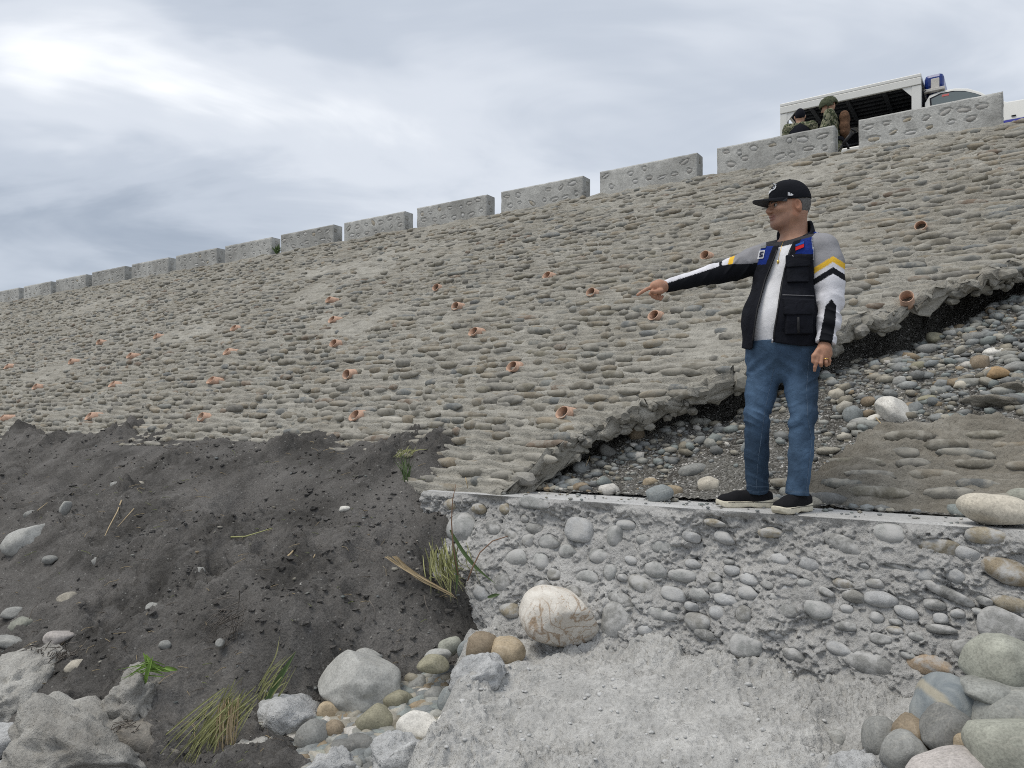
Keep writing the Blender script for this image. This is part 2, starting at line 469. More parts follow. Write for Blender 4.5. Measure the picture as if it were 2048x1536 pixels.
M_MORTAR = mat_cement('dike_mortar', (.295, .283, .25), (.42, .405, .36), (.24, .223, .185), 1.0, 1.0, 0.55)
M_DIKE_STONE = mat_rock('dike_stone', False, (.32, .305, .265), 0.85, 1.0, 0.05, world=True)
M_DIKE_STONE_J = mat_rock('dike_stone_far', True, (.32, .305, .265), 0.75, 1.0, 0.05)
M_CEMENT = mat_cement('fresh_cement', (.355, .352, .342), (.485, .48, .465), (.30, .295, .28), 1.0, 1.0, 0.4)
M_APRON = mat_cement('apron_cement', (.365, .363, .35), (.52, .515, .495), (.30, .295, .28), 0.8, 1.0, 0.4)
M_CAP = mat_cement('cap_cement', (.44, .44, .435), (.57, .57, .56), (.33, .325, .31), 1.2, 0.5, 0.6)
M_WALL_STONE = mat_rock('wall_stone', False, (.44, .437, .425), 0.95, 1.3, 0.08, world=True)
M_ROCK = mat_rock('loose_stone', False, None, 0, 0.55, 0.12)
M_ROCK_J = mat_rock('loose_stone_small', True, None, 0, 1.6, 0.05)

# ---------------------------------------------------------------- ground far around
def build_ground():
    ss = np.array([-400, -60, -20, -8, 0, 8, 20, 60, 400.0])
    # river bed, well below everything, out to the horizon
    r = np.array([0, 6, 20, 60, 200, 800, 1500.0]); th = np.linspace(0, 2 * np.pi, 49)[:-1]
    P = np.stack([r[:, None] * np.cos(th), r[:, None] * np.sin(th), np.full((len(r), len(th)), -0.16)], -1)
    me = mk_mesh('ground', P.reshape(-1, 3), grid_faces(len(r), len(th), True))
    n = NT('river_gravel').world_co()
    c = n.mix(n.ramp(n.noise(3, 6), [(0.35, 0), (0.65, 1)]), (.14, .135, .125), (.30, .29, .27))
    c = n.mix(1.0, c, n.ramp(n.noise(40, 4), [(0.3, .6), (0.7, 1.25)]), 'MULTIPLY')
    m = n.done(c, 0.95, n.bump(n.vor(30), 0.7, 0.03), spec=0.1)
    obj('ground', me, m, kind='structure')
    # road on the crown of the dike
    ss = np.linspace(-60, 90, 60); pp = np.array([11.15, 11.6, 14, 18, 24, 40.0])
    S, Pp = np.meshgrid(ss, pp, indexing='ij')
    Z = np.full_like(S, 3.50) + 0.015 * fbm(S, Pp, seed=5)
    me = grid_mesh('dike_road', W(S, Pp, Z), flip=True)
    obj('dike_road', me, M_MORTAR, kind='structure')
build_ground()

# ---------------------------------------------------------------- the dike: mortared slope with a broken lower edge
EDGE_PX = [(1046, 962), (1072, 925), (1135, 893), (1200, 862), (1290, 826), (1375, 790), (1490, 758), (1560, 725), (1680, 676), (1740, 640), (1800, 622), (1850, 597), (1900, 570), (1950, 560), (2000, 548), (2048, 532), (2250, 470), (2500, 440)]
_e = sorted(px_slope(x, y) for x, y in EDGE_PX)
EDGE_S = np.array([a for a, b in _e]); EDGE_V = np.array([b for a, b in _e])
V_TOE, V_TOP = -0.965, 6.98
def edge_v(s):
    s = np.asarray(s, float)
    v = np.interp(s, EDGE_S, EDGE_V)
    v = np.where(s > EDGE_S[-1], V_TOE - 0.02, v)
    m = sstep(EDGE_S[-1] + 0.15, EDGE_S[-1] - 0.15, s)
    v = v + m * (0.15 * fbm(s * 2.6, 0.3, seed=31, o=3) + 0.075 * fbm(s * 11, 1.7, seed=33, o=3))
    return v
ROW = 0.100
def row_wob(s, v):
    return 0.030 * vnoise(s * 0.8, v * 0.9, seed=41) + 0.016 * vnoise(s * 3.3, v * 2.2, seed=43) + 0.005 * vnoise(s * 8, v * 5, seed=44)
def row_wobble(s, k): return 0.30 * ROW + row_wob(s, k * ROW)
def mortar_h(s, v):
    """courses of stone laid like steps: each course swells out at its lower edge and is undercut below"""
    u = (v - row_wob(s, v)) / ROW
    k = np.floor(u); fr = u - k
    prof = sstep(0.0, 0.26, fr) * (1 - 0.92 * np.clip((fr - 0.30) / 0.70, 0, 1) ** 0.85)
    patch = sstep(0.12, 0.50, fbm(s * 0.55, v * 0.8, seed=51, o=3))        # smeared places where rows vanish
    lens = 0.82 + 0.30 * vnoise(s * 5.5, k * 7.7, seed=55) + 0.10 * vnoise(s * 11, k * 3.3, seed=56)
    h = 0.050 * prof * (1 - 0.70 * patch) * lens + 0.018 * patch
    tq = fbm(s * 4.5, v * 7, seed=57, o=4)
    h = h + 0.011 * sstep(-.03, .03, tq) + 0.009 * sstep(.20, .24, tq)          # torn skins of mortar
    h = h + 0.016 * fbm(s * 1.3, v * 1.3, seed=52, o=3)
    h = h + 0.018 * fbm(s * 7, v * 12, seed=53, o=3) + 0.009 * fbm(s * 18, v * 26, seed=54, o=2)
    return h
dike = empty('embankment', XY(4, 5) + (CAMZ,))
tag(dike, 'long grey river dike slope faced with rows of mortared cobbles and drain pipes', 'embankment')
def build_dike():
    s1 = np.arange(-3.0, 6.0, 0.032)
    s2 = [6.0]
    while s2[-1] < 48: s2.append(s2[-1] + 0.035 + 0.0085 * (s2[-1] - 6) * (1 if s2[-1] < 27 else 3))
    s = np.r_[s1, s2]
    vb = edge_v(s)
    nv = 620
    t = np.linspace(0, 1, nv) ** 1.12
    vj = V_TOE - 0.06 + (V_TOP - V_TOE + 0.06) * t
    V = np.maximum(vj[None, :], vb[:, None])
    S = np.broadcast_to(s[:, None], V.shape)
    H = mortar_h(S, V)
    # crumbled margin
    dv = V - vb[:, None]
    brk = sstep(EDGE_S[-1] + 0.4, EDGE_S[-1] - 0.1, S) * sstep(0.28, 0.0, dv)
    H = H + brk * (0.06 * fbm(S * 9, V * 9, seed=61, o=4) - 0.02 + 0.03 * lumps(S, V, 0.09, 66) + 0.018 * lumps(S, V, 0.045, 67))
    main = slope_pt(S, V, H)
    # broken lip and hollow underside
    D = 0.085 + 0.045 * fbm(s * 2.3, 0.7, seed=62, o=2) + 0.03 * vnoise(s * 7, 2.1, seed=63)
    prof = [(1.35, 1.0), (1.32, 0.75), (1.28, 0.5), (1.24, 0.36), (1.2, 0.26), (1.16, 0.18), (1.12, 0.12), (1.07, 0.075), (1.02, 0.04), (0.98, 0.012), (0.93, -0.006), (0.86, -0.016), (0.78, -0.02), (0.69, -0.018), (0.6, -0.012), (0.5, -0.018), (0.4, -0.022), (0.3, -0.022), (0.2, -0.018), (0.1, -0.008)]
    lip = np.stack([slope_pt(s, vb + back, H[:, 0] * (1 - dd) - D * dd) for dd, back in prof], 1)
    P = np.concatenate([lip, main], 1)
    # shattered mortar: solid noise pushes the margin about in all directions
    n_l = lip.shape[1]
    wgt = np.concatenate([np.ones((len(s), n_l)) * np.array([min(1.0, 1.3 - b if b > .3 else 1.0) for d, b in prof]), sstep(0.16, 0.0, dv)], 1) * sstep(EDGE_S[-1] + 0.3, EDGE_S[-1], s)[:, None]
    I, J = np.nonzero(wgt > 0.01)
    q = P[I, J]; ww = wgt[I, J]
    for fq, am, sd in ((5.0, 0.022, 901), (16.0, 0.034, 911), (38.0, 0.022, 921)):
        off = np.stack([vnoise(q[:, 0] * fq, q[:, 1] * fq, q[:, 2] * fq + .123, sd + k) for k in range(3)], -1)
        q = q + off * am * ww[:, None]
    P[I, J] = q
    f_ = grid_faces(*P.shape[:2]); j_ = f_[:, 0] % P.shape[1] - n_l; i_ = f_[:, 0] // P.shape[1]
    dead = (j_ >= 0) & (vj[np.clip(j_ + 1, 0, nv - 1)] <= np.minimum(vb[i_], vb[np.clip(i_ + 1, 0, len(s) - 1)]))
    me = mk_mesh('mortar', P.reshape(-1, 3), f_[~dead])
    obj('mortar', me, M_MORTAR, dike).matrix_parent_inverse = dike.matrix_world.inverted()
bpy.context.view_layer.update()
build_dike()

def dike_child(o):
    o.parent = dike; o.matrix_parent_inverse = Matrix.Translation(-dike.location)

PIPES = []       # (s, v) from the photo rows
for x, y in [(1135, 838), (720, 841), (415, 843), (190, 840), (15, 843), (1033, 744), (703, 757), (432, 769), (235, 776), (80, 780), (1314, 642), (955, 673), (675, 695), (463, 711), (268, 718), (150, 729), (22, 738),
             (1188, 595), (918, 621), (672, 647), (475, 663), (320, 679), (205, 690), (1843, 465), (1415, 521), (1100, 560), (878, 583), (665, 607)]:
    PIPES.append(px_slope(x, y))

def build_dike_stones():
    rg = random.Random(11)
    cand = []
    for k in range(int(V_TOE / ROW) - 1, int(V_TOP / ROW) + 1):
        s = -3.0 + rg.uniform(0, 0.2)
        while s < 30:
            L = min(0.34, max(0.07, rg.lognormvariate(-1.80, 0.38)))
            cand.append((s + L / 2, k, L, rg.gauss(0, 0.010), rg.random()))
            s += L * rg.uniform(0.90, 1.06) + max(0, rg.gauss(0.0, 0.015))
    C = np.array(cand)
    sc, k, L = C[:, 0], C[:, 1], C[:, 2]
    v = k * ROW + row_wobble(sc, k) + C[:, 3]
    pt = fbm(sc * 0.55, v * 0.8, seed=51, o=3)
    ok = C[:, 4] < 0.97 - 0.60 * sstep(0.15, 0.5, pt) - 0.22 * sstep(-0.1, -0.9, v)
    ok &= (v < V_TOP - 0.04) & (v > edge_v(sc) + 0.03)
    for a, b in PIPES: ok &= ~((np.abs(sc - a) < 0.10 + L / 2) & (np.abs(v - b) < 0.085))
    h0 = mortar_h(sc, v)
    g = slope_pt(sc, v, h0); ok &= (np.abs(g[:, 0] / g[:, 1]) < 0.75) & (g[:, 1] > 0)
    items = []
    U_, V_, N_ = np.array(UVEC), np.array(VVEC), np.array(NVEC)
    for i in np.nonzero(ok)[0]:
        half = np.array([L[i] / 2 * 1.06, rg.uniform(0.026, 0.041) * (0.8 + L[i]), rg.uniform(0.028, 0.042)])
        tw = rg.gauss(0, 0.08); lean = rg.gauss(0.34, 0.16)
        ax = U_ * math.cos(tw) + V_ * math.sin(tw); bx = V_ * math.cos(tw) - U_ * math.sin(tw)
        b2 = bx * math.cos(lean) - N_ * math.sin(lean); n2 = N_ * math.cos(lean) + bx * math.sin(lean)
        loc = slope_pt(sc[i], v[i], h0[i] - rg.uniform(0.004, 0.030) - 0.007)
        items.append((half[0] * half[1] / loc[1] ** 2, loc, mat3(ax, b2, n2), half, pick(rg, PAL_DIKE, PAL_DIKE_W)))
    items.sort(key=lambda a: -a[0])
    for it in items[:300]:
        o = place_stone('stone', rg.choice(PROTO_ME), it[1], it[2], it[3], None, it[4])
        dike_child(o)
    far = []
    for i, it in enumerate(items[300:]):
        v, f = rg.choice(PROTO2 if i < 1100 else PROTO1)
        far.append((v, f, it[1], it[2], it[3], it[4]))
    v, f, c = join_stones(far)
    me = mk_mesh('distant_stone_rows', v, f); set_col(me, c)
    o = obj('distant_stone_rows', me, M_DIKE_STONE_J, kind='stuff'); dike_child(o)
    return len(items)
for me_ in PROTO_ME: me_.materials.append(M_DIKE_STONE)
N_DIKE = build_dike_stones()

def build_lip_rubble():
    rg = random.Random(17); its = []
    for i in range(420):
        s = rg.uniform(-2.2, EDGE_S[-1] + .05); ev = float(edge_v(s))
        r = min(.07, max(.012, rg.lognormvariate(-3.6, .45)))
        loc = slope_pt(s, ev + rg.uniform(-.02, .10), -rg.uniform(.03, .13))
        if rg.random() < .3: loc = slope_pt(s, ev + rg.uniform(.0, .10), rg.uniform(-.01, .012))
        fr = rotm((0, 0, 1), rg.uniform(0, 6.3)) @ rotm((1, 0, 0), rg.uniform(0, 3))
        c = pick(rg, [(.27, .26, .235), (.24, .23, .20), (.22, .215, .195), (.20, .19, .165)], [4, 3, 2, 2])
        v, f = rg.choice(PROTO2); v = v + .18 * np.stack([vnoise(v[:, 0] * 3 + i, v[:, 1] * 3, v[:, 2] * 3 + .2, q) for q in (1, 2, 3)], -1)
        its.append((v, f, loc, fr, (r * 1.4, r, r * .8), c))
    v, f, c = join_stones(its); me = mk_mesh('crumbled_edge', v, f, smooth=False); set_col(me, c)
    dike_child(obj('crumbled_edge', me, M_DIKE_STONE_J, kind='stuff'))
build_lip_rubble()
M_PIPE = plain('terracotta_pipe', (.50, .33, .24), 0.7, var=0.3, scale=25)
def build_pipe(s, v, seed):
    rg = random.Random(seed)
    R, r, n = 0.050, 0.0445, 28
    th = np.linspace(0, 2 * np.pi, n, endpoint=False)
    yaw = rg.gauss(-0.02, 0.10); tilt = rg.gauss(0.04, 0.06)
    if abs(v - 1.736) < 0.12 and s < 1.0: yaw, tilt = -0.05, 0.30          # the loosened pipe at the break
    ax = -np.array(PVEC) * math.cos(yaw) + np.array(UVEC) * math.sin(yaw)
    ax = ax * math.cos(tilt) + np.array([0, 0, 1]) * math.sin(tilt); ax /= np.linalg.norm(ax)
    A = np.cross(ax, [0, 0, 1.0]); A /= np.linalg.norm(A); B = np.cross(A, ax)
    cut = rg.uniform(0.35, 0.7) if tilt < .28 else .1
    nc = ax * (1 - cut) + np.array(NVEC) * cut; nc /= np.linalg.norm(nc)
    c0 = slope_pt(s, v, 0.052)
    rows = []
    for rad, L in ((R, -0.11), (R, None), (r, None), (r, -0.10)):
        ring = rad * (np.cos(th)[:, None] * A + np.sin(th)[:, None] * B)
        if L is None:
            off = 0.055 - (ring @ nc) / (ax @ nc)
            off = np.minimum(off, 0.22)
        else: off = np.full(n, L)
        rows.append(c0 + ring + off[:, None] * ax)
    # bottom of the bore
    rows.append(np.repeat((c0 - 0.10 * ax)[None], n, 0))
    P = np.stack(rows)
    me = mk_mesh('drain_pipe', P.reshape(-1, 3), grid_faces(5, n, True))
    me.validate()
    o = obj('drain_pipe', me, M_PIPE); dike_child(o)
    for e in me.edges: pass
for i, (a, b) in enumerate(PIPES + [px_slope(1815, 612)]): build_pipe(a, b, 100 + i)

# ---------------------------------------------------------------- parapet blocks
M_BLOCK = mat_cement('parapet_concrete', (.39, .39, .372), (.53, .53, .505), (.22, .218, .205), 0.7, 0.5, 0.75)
M_BLOCK_STONE = mat_rock('parapet_stone', False, (.40, .40, .385), 0.55, 1.0, 0.05, world=True)
PROTO_BLK = [mk_mesh('stone', v, f) for v, f in PROTO2[:8]]
for me_ in PROTO_BLK: me_.materials.append(M_BLOCK_STONE)
BL, BT, BZ0, BZ1 = 1.61, 0.25, 3.38, 3.945
ORD = ['rightmost, before the white cab', 'second from the right, before the soldiers', 'third from the right, just above the cap', 'fourth block from the right', 'fifth block from the right', 'sixth block from the right', 'seventh block from the right', 'eighth from the right, a weed at its foot', 'sixth block from the left edge', 'fifth block from the left edge', 'fourth block from the left edge', 'third block from the left edge', 'second block from the left edge', 'block cut by the left edge of the view']
def build_block(k):
    rg = random.Random(500 + k)
    sl = 1.82 + 1.91 * k; sr = sl - BL
    dz = rg.uniform(-0.012, 0.012)
    root = empty('parapet_block', tuple(W(sl - BL / 2, 11.05, BZ0)))
    tag(root, 'grey concrete parapet block with oval stones: ' + ORD[k], 'block', 'concrete blocks along the top of the dike')
    inv = Matrix.Translation(-root.location)
    ov = []
    nst = 7 if k < 3 else rg.choice((6, 7))
    for row, (zc, jit) in enumerate(((3.83, .02), (3.665, .02))):
        for i in range(nst):
            if rg.random() < 0.1: continue
            u = (i + 0.5 + rg.gauss(0, 0.10) + (0.2 if row else -0.1)) / nst * (BL - 0.1) + 0.05
            ov.append((min(max(u, 0.11), BL - 0.12), zc + rg.gauss(0, jit) , rg.uniform(0.035, 0.082), rg.uniform(0.026, 0.046), rg.gauss(0, 0.3)))
    def dent(u, z, lst):
        d = np.zeros_like(u)
        for a, zc, w, h, t in lst:
            du, dzz = u - a, z - zc
            e = np.hypot((du * math.cos(t) + dzz * math.sin(t)) / w, (-du * math.sin(t) + dzz * math.cos(t)) / h)
            d = np.maximum(d, 0.014 * sstep(1.15, 0.88, e + 0.12 * vnoise(u * 40, z * 40, seed=3)))
        return d
    # front face (towards the river), right end face, rounded by the noise
    nu, nz = (82, 30) if k < 7 else (60, 20)
    u = np.linspace(0, BL, nu); z = np.linspace(BZ0, BZ1, nz)
    U, Z = np.meshgrid(u, z, indexing='ij')
    edge = np.minimum(np.minimum(U, BL - U), BZ1 - Z)
    rnd = 0.014 * (1 - sstep(0, 0.02, edge)) + 0.02 * sstep(0.05, 0.0, edge) * np.clip(fbm(U * 9 + k * 5, Z * 9, seed=73, o=3), 0, 1)
    Pf = 11.0 + rnd + dent(U, Z, ov) + 0.005 * fbm(U * 6 + k * 9, Z * 6, seed=71, o=3)
    Sf = sl - U
    front = W(Sf, Pf, Z + dz - 0.014 * (1 - sstep(0, 0.02, BZ1 - Z)) * 0)
    ov2 = [(rg.uniform(0.07, 0.18), zc + rg.gauss(0, .02), rg.uniform(.035, .05), rg.uniform(.03, .045), 0) for zc in (3.82, 3.65)]
    w = np.linspace(0, BT, 16)
    Wd, Z2 = np.meshgrid(w, z, indexing='ij')
    end = W(sr + dent(Wd, Z2, ov2) + 0.004 * fbm(Wd * 7, Z2 * 7 + k, seed=72), 11.0 + Wd + 0.0 * Wd, Z2 + dz)
    end[0] = front[-1]
    # top, back, left end
    top = np.stack([front[:, -1], front[:, -1] + np.array(PVEC) * BT], 1)
    top[-1, 1] = end[-1, -1]
    back = W(np.broadcast_to((sl - u)[:, None], (nu, 2)), 11.0 + BT, np.broadcast_to(np.array([BZ1, BZ0])[None] + dz, (nu, 2))); back[:, 0] = top[:, 1]
    left = np.stack([front[0], front[0] + np.array(PVEC) * BT], 0)
    left[1, :, :2] = top[0, 1][:2]
    parts = []
    for G, fl in ((front, False), (end, False), (top, False), (back, False), (left, True)):
        f = grid_faces(*G.shape[:2]); parts.append((G.reshape(-1, 3), f[:, ::-1] if not fl else f))
    v, f = merge(parts)
    me = mk_mesh('body', v, f, smooth=False)
    o = obj('body', me, M_BLOCK, root); o.matrix_parent_inverse = inv
    for a, zc, ww, hh, t in ov:
        fr = mat3(-np.array(UVEC) * math.cos(t) + np.array([0, 0, math.sin(t)]), np.array([0, 0, math.cos(t)]) + np.array(UVEC) * math.sin(t), -np.array(PVEC))
        o = place_stone('stone', rg.choice(PROTO_BLK), W(sl - a, 11.021, zc - 0.006 + dz), fr, (ww * 0.98, hh * 0.88, 0.026), root, pick(rg, [(.38, .375, .355), (.34, .33, .31), (.34, .30, .23), (.40, .40, .39)], [4, 3, 1 if k > 2 else 2, 3]))
        o.matrix_parent_inverse = inv
    for a, zc, ww, hh, t in ov2:
        fr = mat3(np.array(PVEC), np.array([0, 0, 1.0]), -np.array(UVEC))
        o = place_stone('stone', rg.choice(PROTO_BLK), W(sr + 0.021, 11.0 + a, zc - 0.006 + dz), fr, (ww * 0.98, hh * 0.88, 0.026), root, pick(rg, [(.36, .355, .33), (.31, .30, .27)], [1, 1]))
        o.matrix_parent_inverse = inv
for k in range(14): build_block(k)
# ---------------------------------------------------------------- footing wall in front of the slope
WT = -0.49                       # height of its top, relative to the eye
def wall_p(z): return 4.05 - 0.28 * sstep(0.0, 1.0, (WT - z) / 0.85) * 1.0
WALL_ST = [(903, 1008, 34, 24, 0, 't'), (956, 1018, 30, 20, 0, 't'), (1010, 1019, 26, 22, 0, 't'), (1071, 1008, 72, 22, 4, 'g'), (921, 1058, 66, 60, 0, 'g'), (1051, 1038, 22, 18, 0, 'b'),
 (986, 1058, 40, 24, 20, 'd'), (1023, 1070, 42, 24, 25, 'b'), (1058, 1083, 32, 26, 0, 'b'), (1098, 1085, 42, 28, 0, 'g'), (1136, 1104, 38, 26, 0, 'g'), (1036, 1115, 54, 34, 0, 'p'), (1082, 1124, 36, 36, 0, 'p'),
 (1155, 1062, 60, 46, 10, 'c'), (1008, 1168, 46, 40, 0, 'd'), (1018, 1222, 46, 30, 0, 't'), (1198, 1114, 42, 28, 0, 'g'), (1229, 1073, 32, 40, 0, 'g'), (1328, 1095, 50, 26, 0, 'g'), (1430, 1046, 42, 14, 4, 't'),
 (1540, 1065, 46, 20, 0, 't'), (1690, 1090, 82, 34, 24, 'd'), (1781, 1068, 64, 42, 0, 'p'), (1876, 1094, 78, 34, 10, 't'), (1972, 1073, 68, 32, 4, 't'), (2012, 1143, 86, 46, 15, 'br'), (2022, 1209, 62, 28, 10, 't'),
 (2012, 1257, 92, 62, 10, 'd'), (1178, 1154, 56, 28, 4, 'g'), (1220, 1147, 26, 32, 0, 'g'), (1312, 1141, 48, 32, 5, 'g'), (1365, 1152, 58, 24, 0, 'g'), (1281, 1169, 56, 28, 20, 'b'), (1242, 1202, 64, 28, 20, 'd'),
 (1230, 1244, 72, 68, 0, 'd'), (1317, 1228, 72, 24, 5, 'g'), (1393, 1246, 50, 34, 5, 'b'), (1634, 1222, 54, 36, 10, 'g'), (1685, 1167, 38, 20, 10, 't'), (1692, 1253, 42, 18, 0, 'd'), (1553, 1196, 40, 14, 10, 'g'),
 (1492, 1296, 62, 44, 0, 'g'), (1588, 1310, 46, 24, 15, 'd'), (1738, 1327, 92, 44, 10, 'd'), (1860, 1332, 82, 40, 5, 'o'), (1882, 1259, 52, 18, 0, 'd'), (1790, 1261, 30, 16, 0, 't'), (1895, 1187, 92, 20, 22, 'd'),
 (1799, 1134, 72, 14, 14, 'd'), (1551, 1244, 40, 18, 0, 'b'), (1409, 1270, 42, 20, 10, 'd'), (1487, 1231, 30, 34, 0, 'b'), (1457, 1125, 22, 12, 0, 'd'), (1250, 1050, 40, 20, 0, 'c'), (1380, 1075, 36, 20, 10, 'c'),
 (1620, 1130, 50, 26, 10, 'c'), (1500, 1160, 44, 26, 0, 'c'), (1450, 1200, 46, 24, 10, 'c'), (1760, 1200, 60, 30, 0, 'c'), (1560, 1120, 40, 24, 0, 'c'), (1940, 1300, 60, 36, 0, 'd'), (1680, 1300, 50, 24, 10, 'c'),
 (2110, 1080, 80, 40, 5, 'g'), (2130, 1180, 90, 50, 5, 'd'), (2120, 1290, 80, 50, 5, 'g'), (1110, 1150, 30, 22, 0, 'b'), (1150, 1185, 40, 24, 20, 'b'), (1290, 1262, 40, 22, 0, 'c'), (1345, 1190, 50, 26, 10, 'c')]
_rw = random.Random(88)
for _i in range(900):
    if len(WALL_ST) >= 118: break
    _x, _y, _w = _rw.uniform(960, 2040), _rw.uniform(1038, 1330), _rw.uniform(22, 50)
    if _y > 1230 + (_x - 960) * .1 or _y < 1052 + (_x - 960) * .05: continue
    if all(math.hypot((_x - q[0]) / (_w + q[2]), (_y - q[1]) / (_w * .6 + q[3])) > .52 for q in WALL_ST): WALL_ST.append((_x, _y, _w, _w * _rw.uniform(.5, .75), _rw.uniform(-5, 22), _rw.choice('gccdccb')))
WCOL = {'t': (.30, .265, .20), 'g': (.30, .305, .295), 'b': (.27, .265, .245), 'd': (.235, .235, .225), 'p': (.40, .405, .39), 'c': (.40, .405, .405), 'br': (.27, .225, .16), 'o': (.40, .31, .22)}
def px_wall(x, y):
    a = (x - 1024.0) / FPX; b = -(y - HZ) / FPX; k = CP * a + SP
    t = 4.0 / k
    for _ in range(12): t = float(wall_p(b * t)) / k
    return t * (-SP * a + CP), b * t, t
wall = empty('retaining_wall', tuple(W(1.5, 4.0, WT)))
tag(wall, 'low rough cement retaining wall with embedded cobbles under the pointing man', 'wall')
WINV = Matrix.Translation(-wall.location)
def crumbs(a, b, seed, amp=1.0):
    """torn, trowelled mortar: broad swells, skins with ragged edges, crumbs, pits"""
    h = 0.035 * fbm(a * 2.2, b * 2.2, seed=seed, o=3) + 0.016 * fbm(a * 7, b * 8, seed=seed + 3, o=3)
    wx = a + 0.010 * vnoise(a * 34, b * 34, seed=seed + 20); wy = b + 0.010 * vnoise(a * 34 + 7, b * 34, seed=seed + 21)
    q = fbm(wx * 4.2, wy * 5.2, seed=seed + 30, o=5, g=.55)
    for c, w in ((-.26, .016), (-.06, .020), (.12, .018), (.30, .014)): h = h + w * sstep(c - .012, c + .012, q)
    m = 0.2 + 0.8 * sstep(-0.35, 0.3, fbm(a * 3.3, b * 3.3, seed=seed + 7, o=2))
    h = h + m * (0.018 * lumps(wx, wy, 0.055, seed + 1, .7) + 0.014 * lumps(wx, wy, 0.030, seed + 2)) + (0.25 + 0.75 * m) * 0.009 * lumps(a + .3, b, 0.018, seed + 4)
    f1, f2, r = worley(wx / .035, wy / .035, seed + 40)
    h = h - 0.030 * sstep(.34, .14, f1) * (r > .86) * (.3 + .7 * m)
    h = h - 0.022 * m * sstep(0.20, 0.36, fbm(a * 13, b * 17, seed=seed + 22, o=3))
    return h * amp
def build_wall():
    s = np.arange(-1.0, 3.42, 0.0058); d = np.linspace(0, 0.94, 164)
    S, D = np.meshgrid(s, d, indexing='ij')
    Z = WT - D
    base = wall_p(Z)
    h = crumbs(S, D, 210) * sstep(0.0, 0.05, D) * 0.78 - .026 * sstep(0, .05, D)
    h = h + 0.02 * sstep(0.10, 0.0, D) * vnoise(S * 5, D * 8, seed=220) * sstep(0, .02, D)
    # cover each embedded stone's rim with mortar
    for x, y, w, hh, t, c in WALL_ST:
        cs, cz, ty = px_wall(x, y); a = w / FPX * ty / 2; b = hh / FPX * ty / 2
        i0, i1 = np.searchsorted(s, [cs - 2 * a, cs + 2 * a])
        if i1 - i0 < 2: continue
        e = np.hypot((S[i0:i1] - cs) / a, (Z[i0:i1] - cz) / b)
        h[i0:i1] -= 0.014 * sstep(1.15, 0.8, e)
    face = W(S, base - h, Z)
    wd = np.r_[np.linspace(0.012, 0.3, 10), .45, .74]
    S2, W2 = np.meshgrid(s, wd, indexing='ij')
    top_z = WT + 0.006 * fbm(S2 * 3, W2 * 3, seed=230, o=3) + 0.002 * fbm(S2 * 20, W2 * 20, seed=231) - 0.010 * sstep(0.03, 0.0, W2)
    front0 = 4.05 + 0.012 * fbm(s * 2.0, 0.5, seed=232, o=4) + 0.006 * vnoise(s * 14, 0.9, seed=233)
    top = W(S2, front0[:, None] + W2, top_z)
    me = grid_mesh('rough_face', face, flip=True)
    o = obj('rough_face', me, M_CEMENT, wall); o.matrix_parent_inverse = WINV
    fr0 = face[:, 0][:, None]
    cap = np.concatenate([face[:, :1] + np.array([0, 0, -0.004]), top], 1)
    me = grid_mesh('smooth_cap', cap)
    o = obj('smooth_cap', me, M_CAP, wall); o.matrix_parent_inverse = WINV
    rg = random.Random(77)
    for i, (x, y, w, hh, t, c) in enumerate(WALL_ST):
        cs, cz, ty = px_wall(x, y)
        a = w / FPX * ty / 2; b = hh / FPX * ty / 2
        t = math.radians(-t)
        R_ = -np.array(UVEC)                       # to the right in the picture
        nrm = -np.array(PVEC) * 0.95 + np.array([0, 0, 0.31]); nrm /= np.linalg.norm(nrm)
        up = np.cross(nrm, R_) * -1
        if up[2] < 0: up = -up
        ax = R_ * math.cos(t) + up * math.sin(t); bx = up * math.cos(t) - R_ * math.sin(t)
        col = np.array(WCOL[c]) * rg.uniform(.9, 1.1)
        j = rg.randrange(len(PROTO_WALL))
        dep = min(a, b) * 0.75 + 0.015
        k = 1.0 if c != 'c' else 0.6
        o = place_stone('stone', PROTO_WALL[j], W(cs, float(wall_p(cz)) + dep * (1.0 - 0.50 * k) - 0.008, cz), mat3(ax, bx, nrm), (a * 1.12, b * 1.12, dep), wall, col)
        o.matrix_parent_inverse = WINV
PROTO_WALL = [mk_mesh('stone', v, f) for v, f in PROTO3]
for me_ in PROTO_WALL: me_.materials.append(M_WALL_STONE)
build_wall()

# ---------------------------------------------------------------- cement apron at the foot of the wall
def ctrl_px(lst):
    r = []
    for x, y, z in lst:
        X, Y = px_z(x, y, z); r.append((X, Y, z))
    return r
_ap = ctrl_px([(960, 1268, -1.28), (1200, 1400, -1.35), (1500, 1400, -1.29), (1300, 1536, -1.42), (1700, 1500, -1.37), (900, 1450, -1.42), (860, 1536, -1.48), (2000, 1450, -1.36), (1000, 1800, -1.52), (1600, 1800, -1.48), (2200, 1600, -1.4), (1050, 1330, -1.30), (1120, 1300, -1.31)])
for s_, p_, z_ in [(2.9, 3.85, -1.30), (2.4, 3.8, -1.30), (1.66, 3.74, -1.235), (0.8, 3.72, -1.20), (0.08, 3.75, -1.20), (-1.5, 3.8, -1.22), (1.6, 4.2, -1.15), (0, 4.2, -1.15), (-1.5, 4.2, -1.15)]:
    _ap.append(XY(s_, p_) + (z_,))
apron_f0 = tps(_ap)
apron_f = Samp(apron_f0, -3.0, 3.6, 160, 1.6, 6.0, 120)
_bx = np.array([px_z(x, y, z) for x, y, z in [(985, 1240, -1.22), (930, 1300, -1.30), (905, 1380, -1.38), (900, 1440, -1.42), (850, 1490, -1.47), (838, 1536, -1.5), (800, 1800, -1.55)]])
def apron_left(Y): return np.interp(Y, _bx[::-1, 1], _bx[::-1, 0])
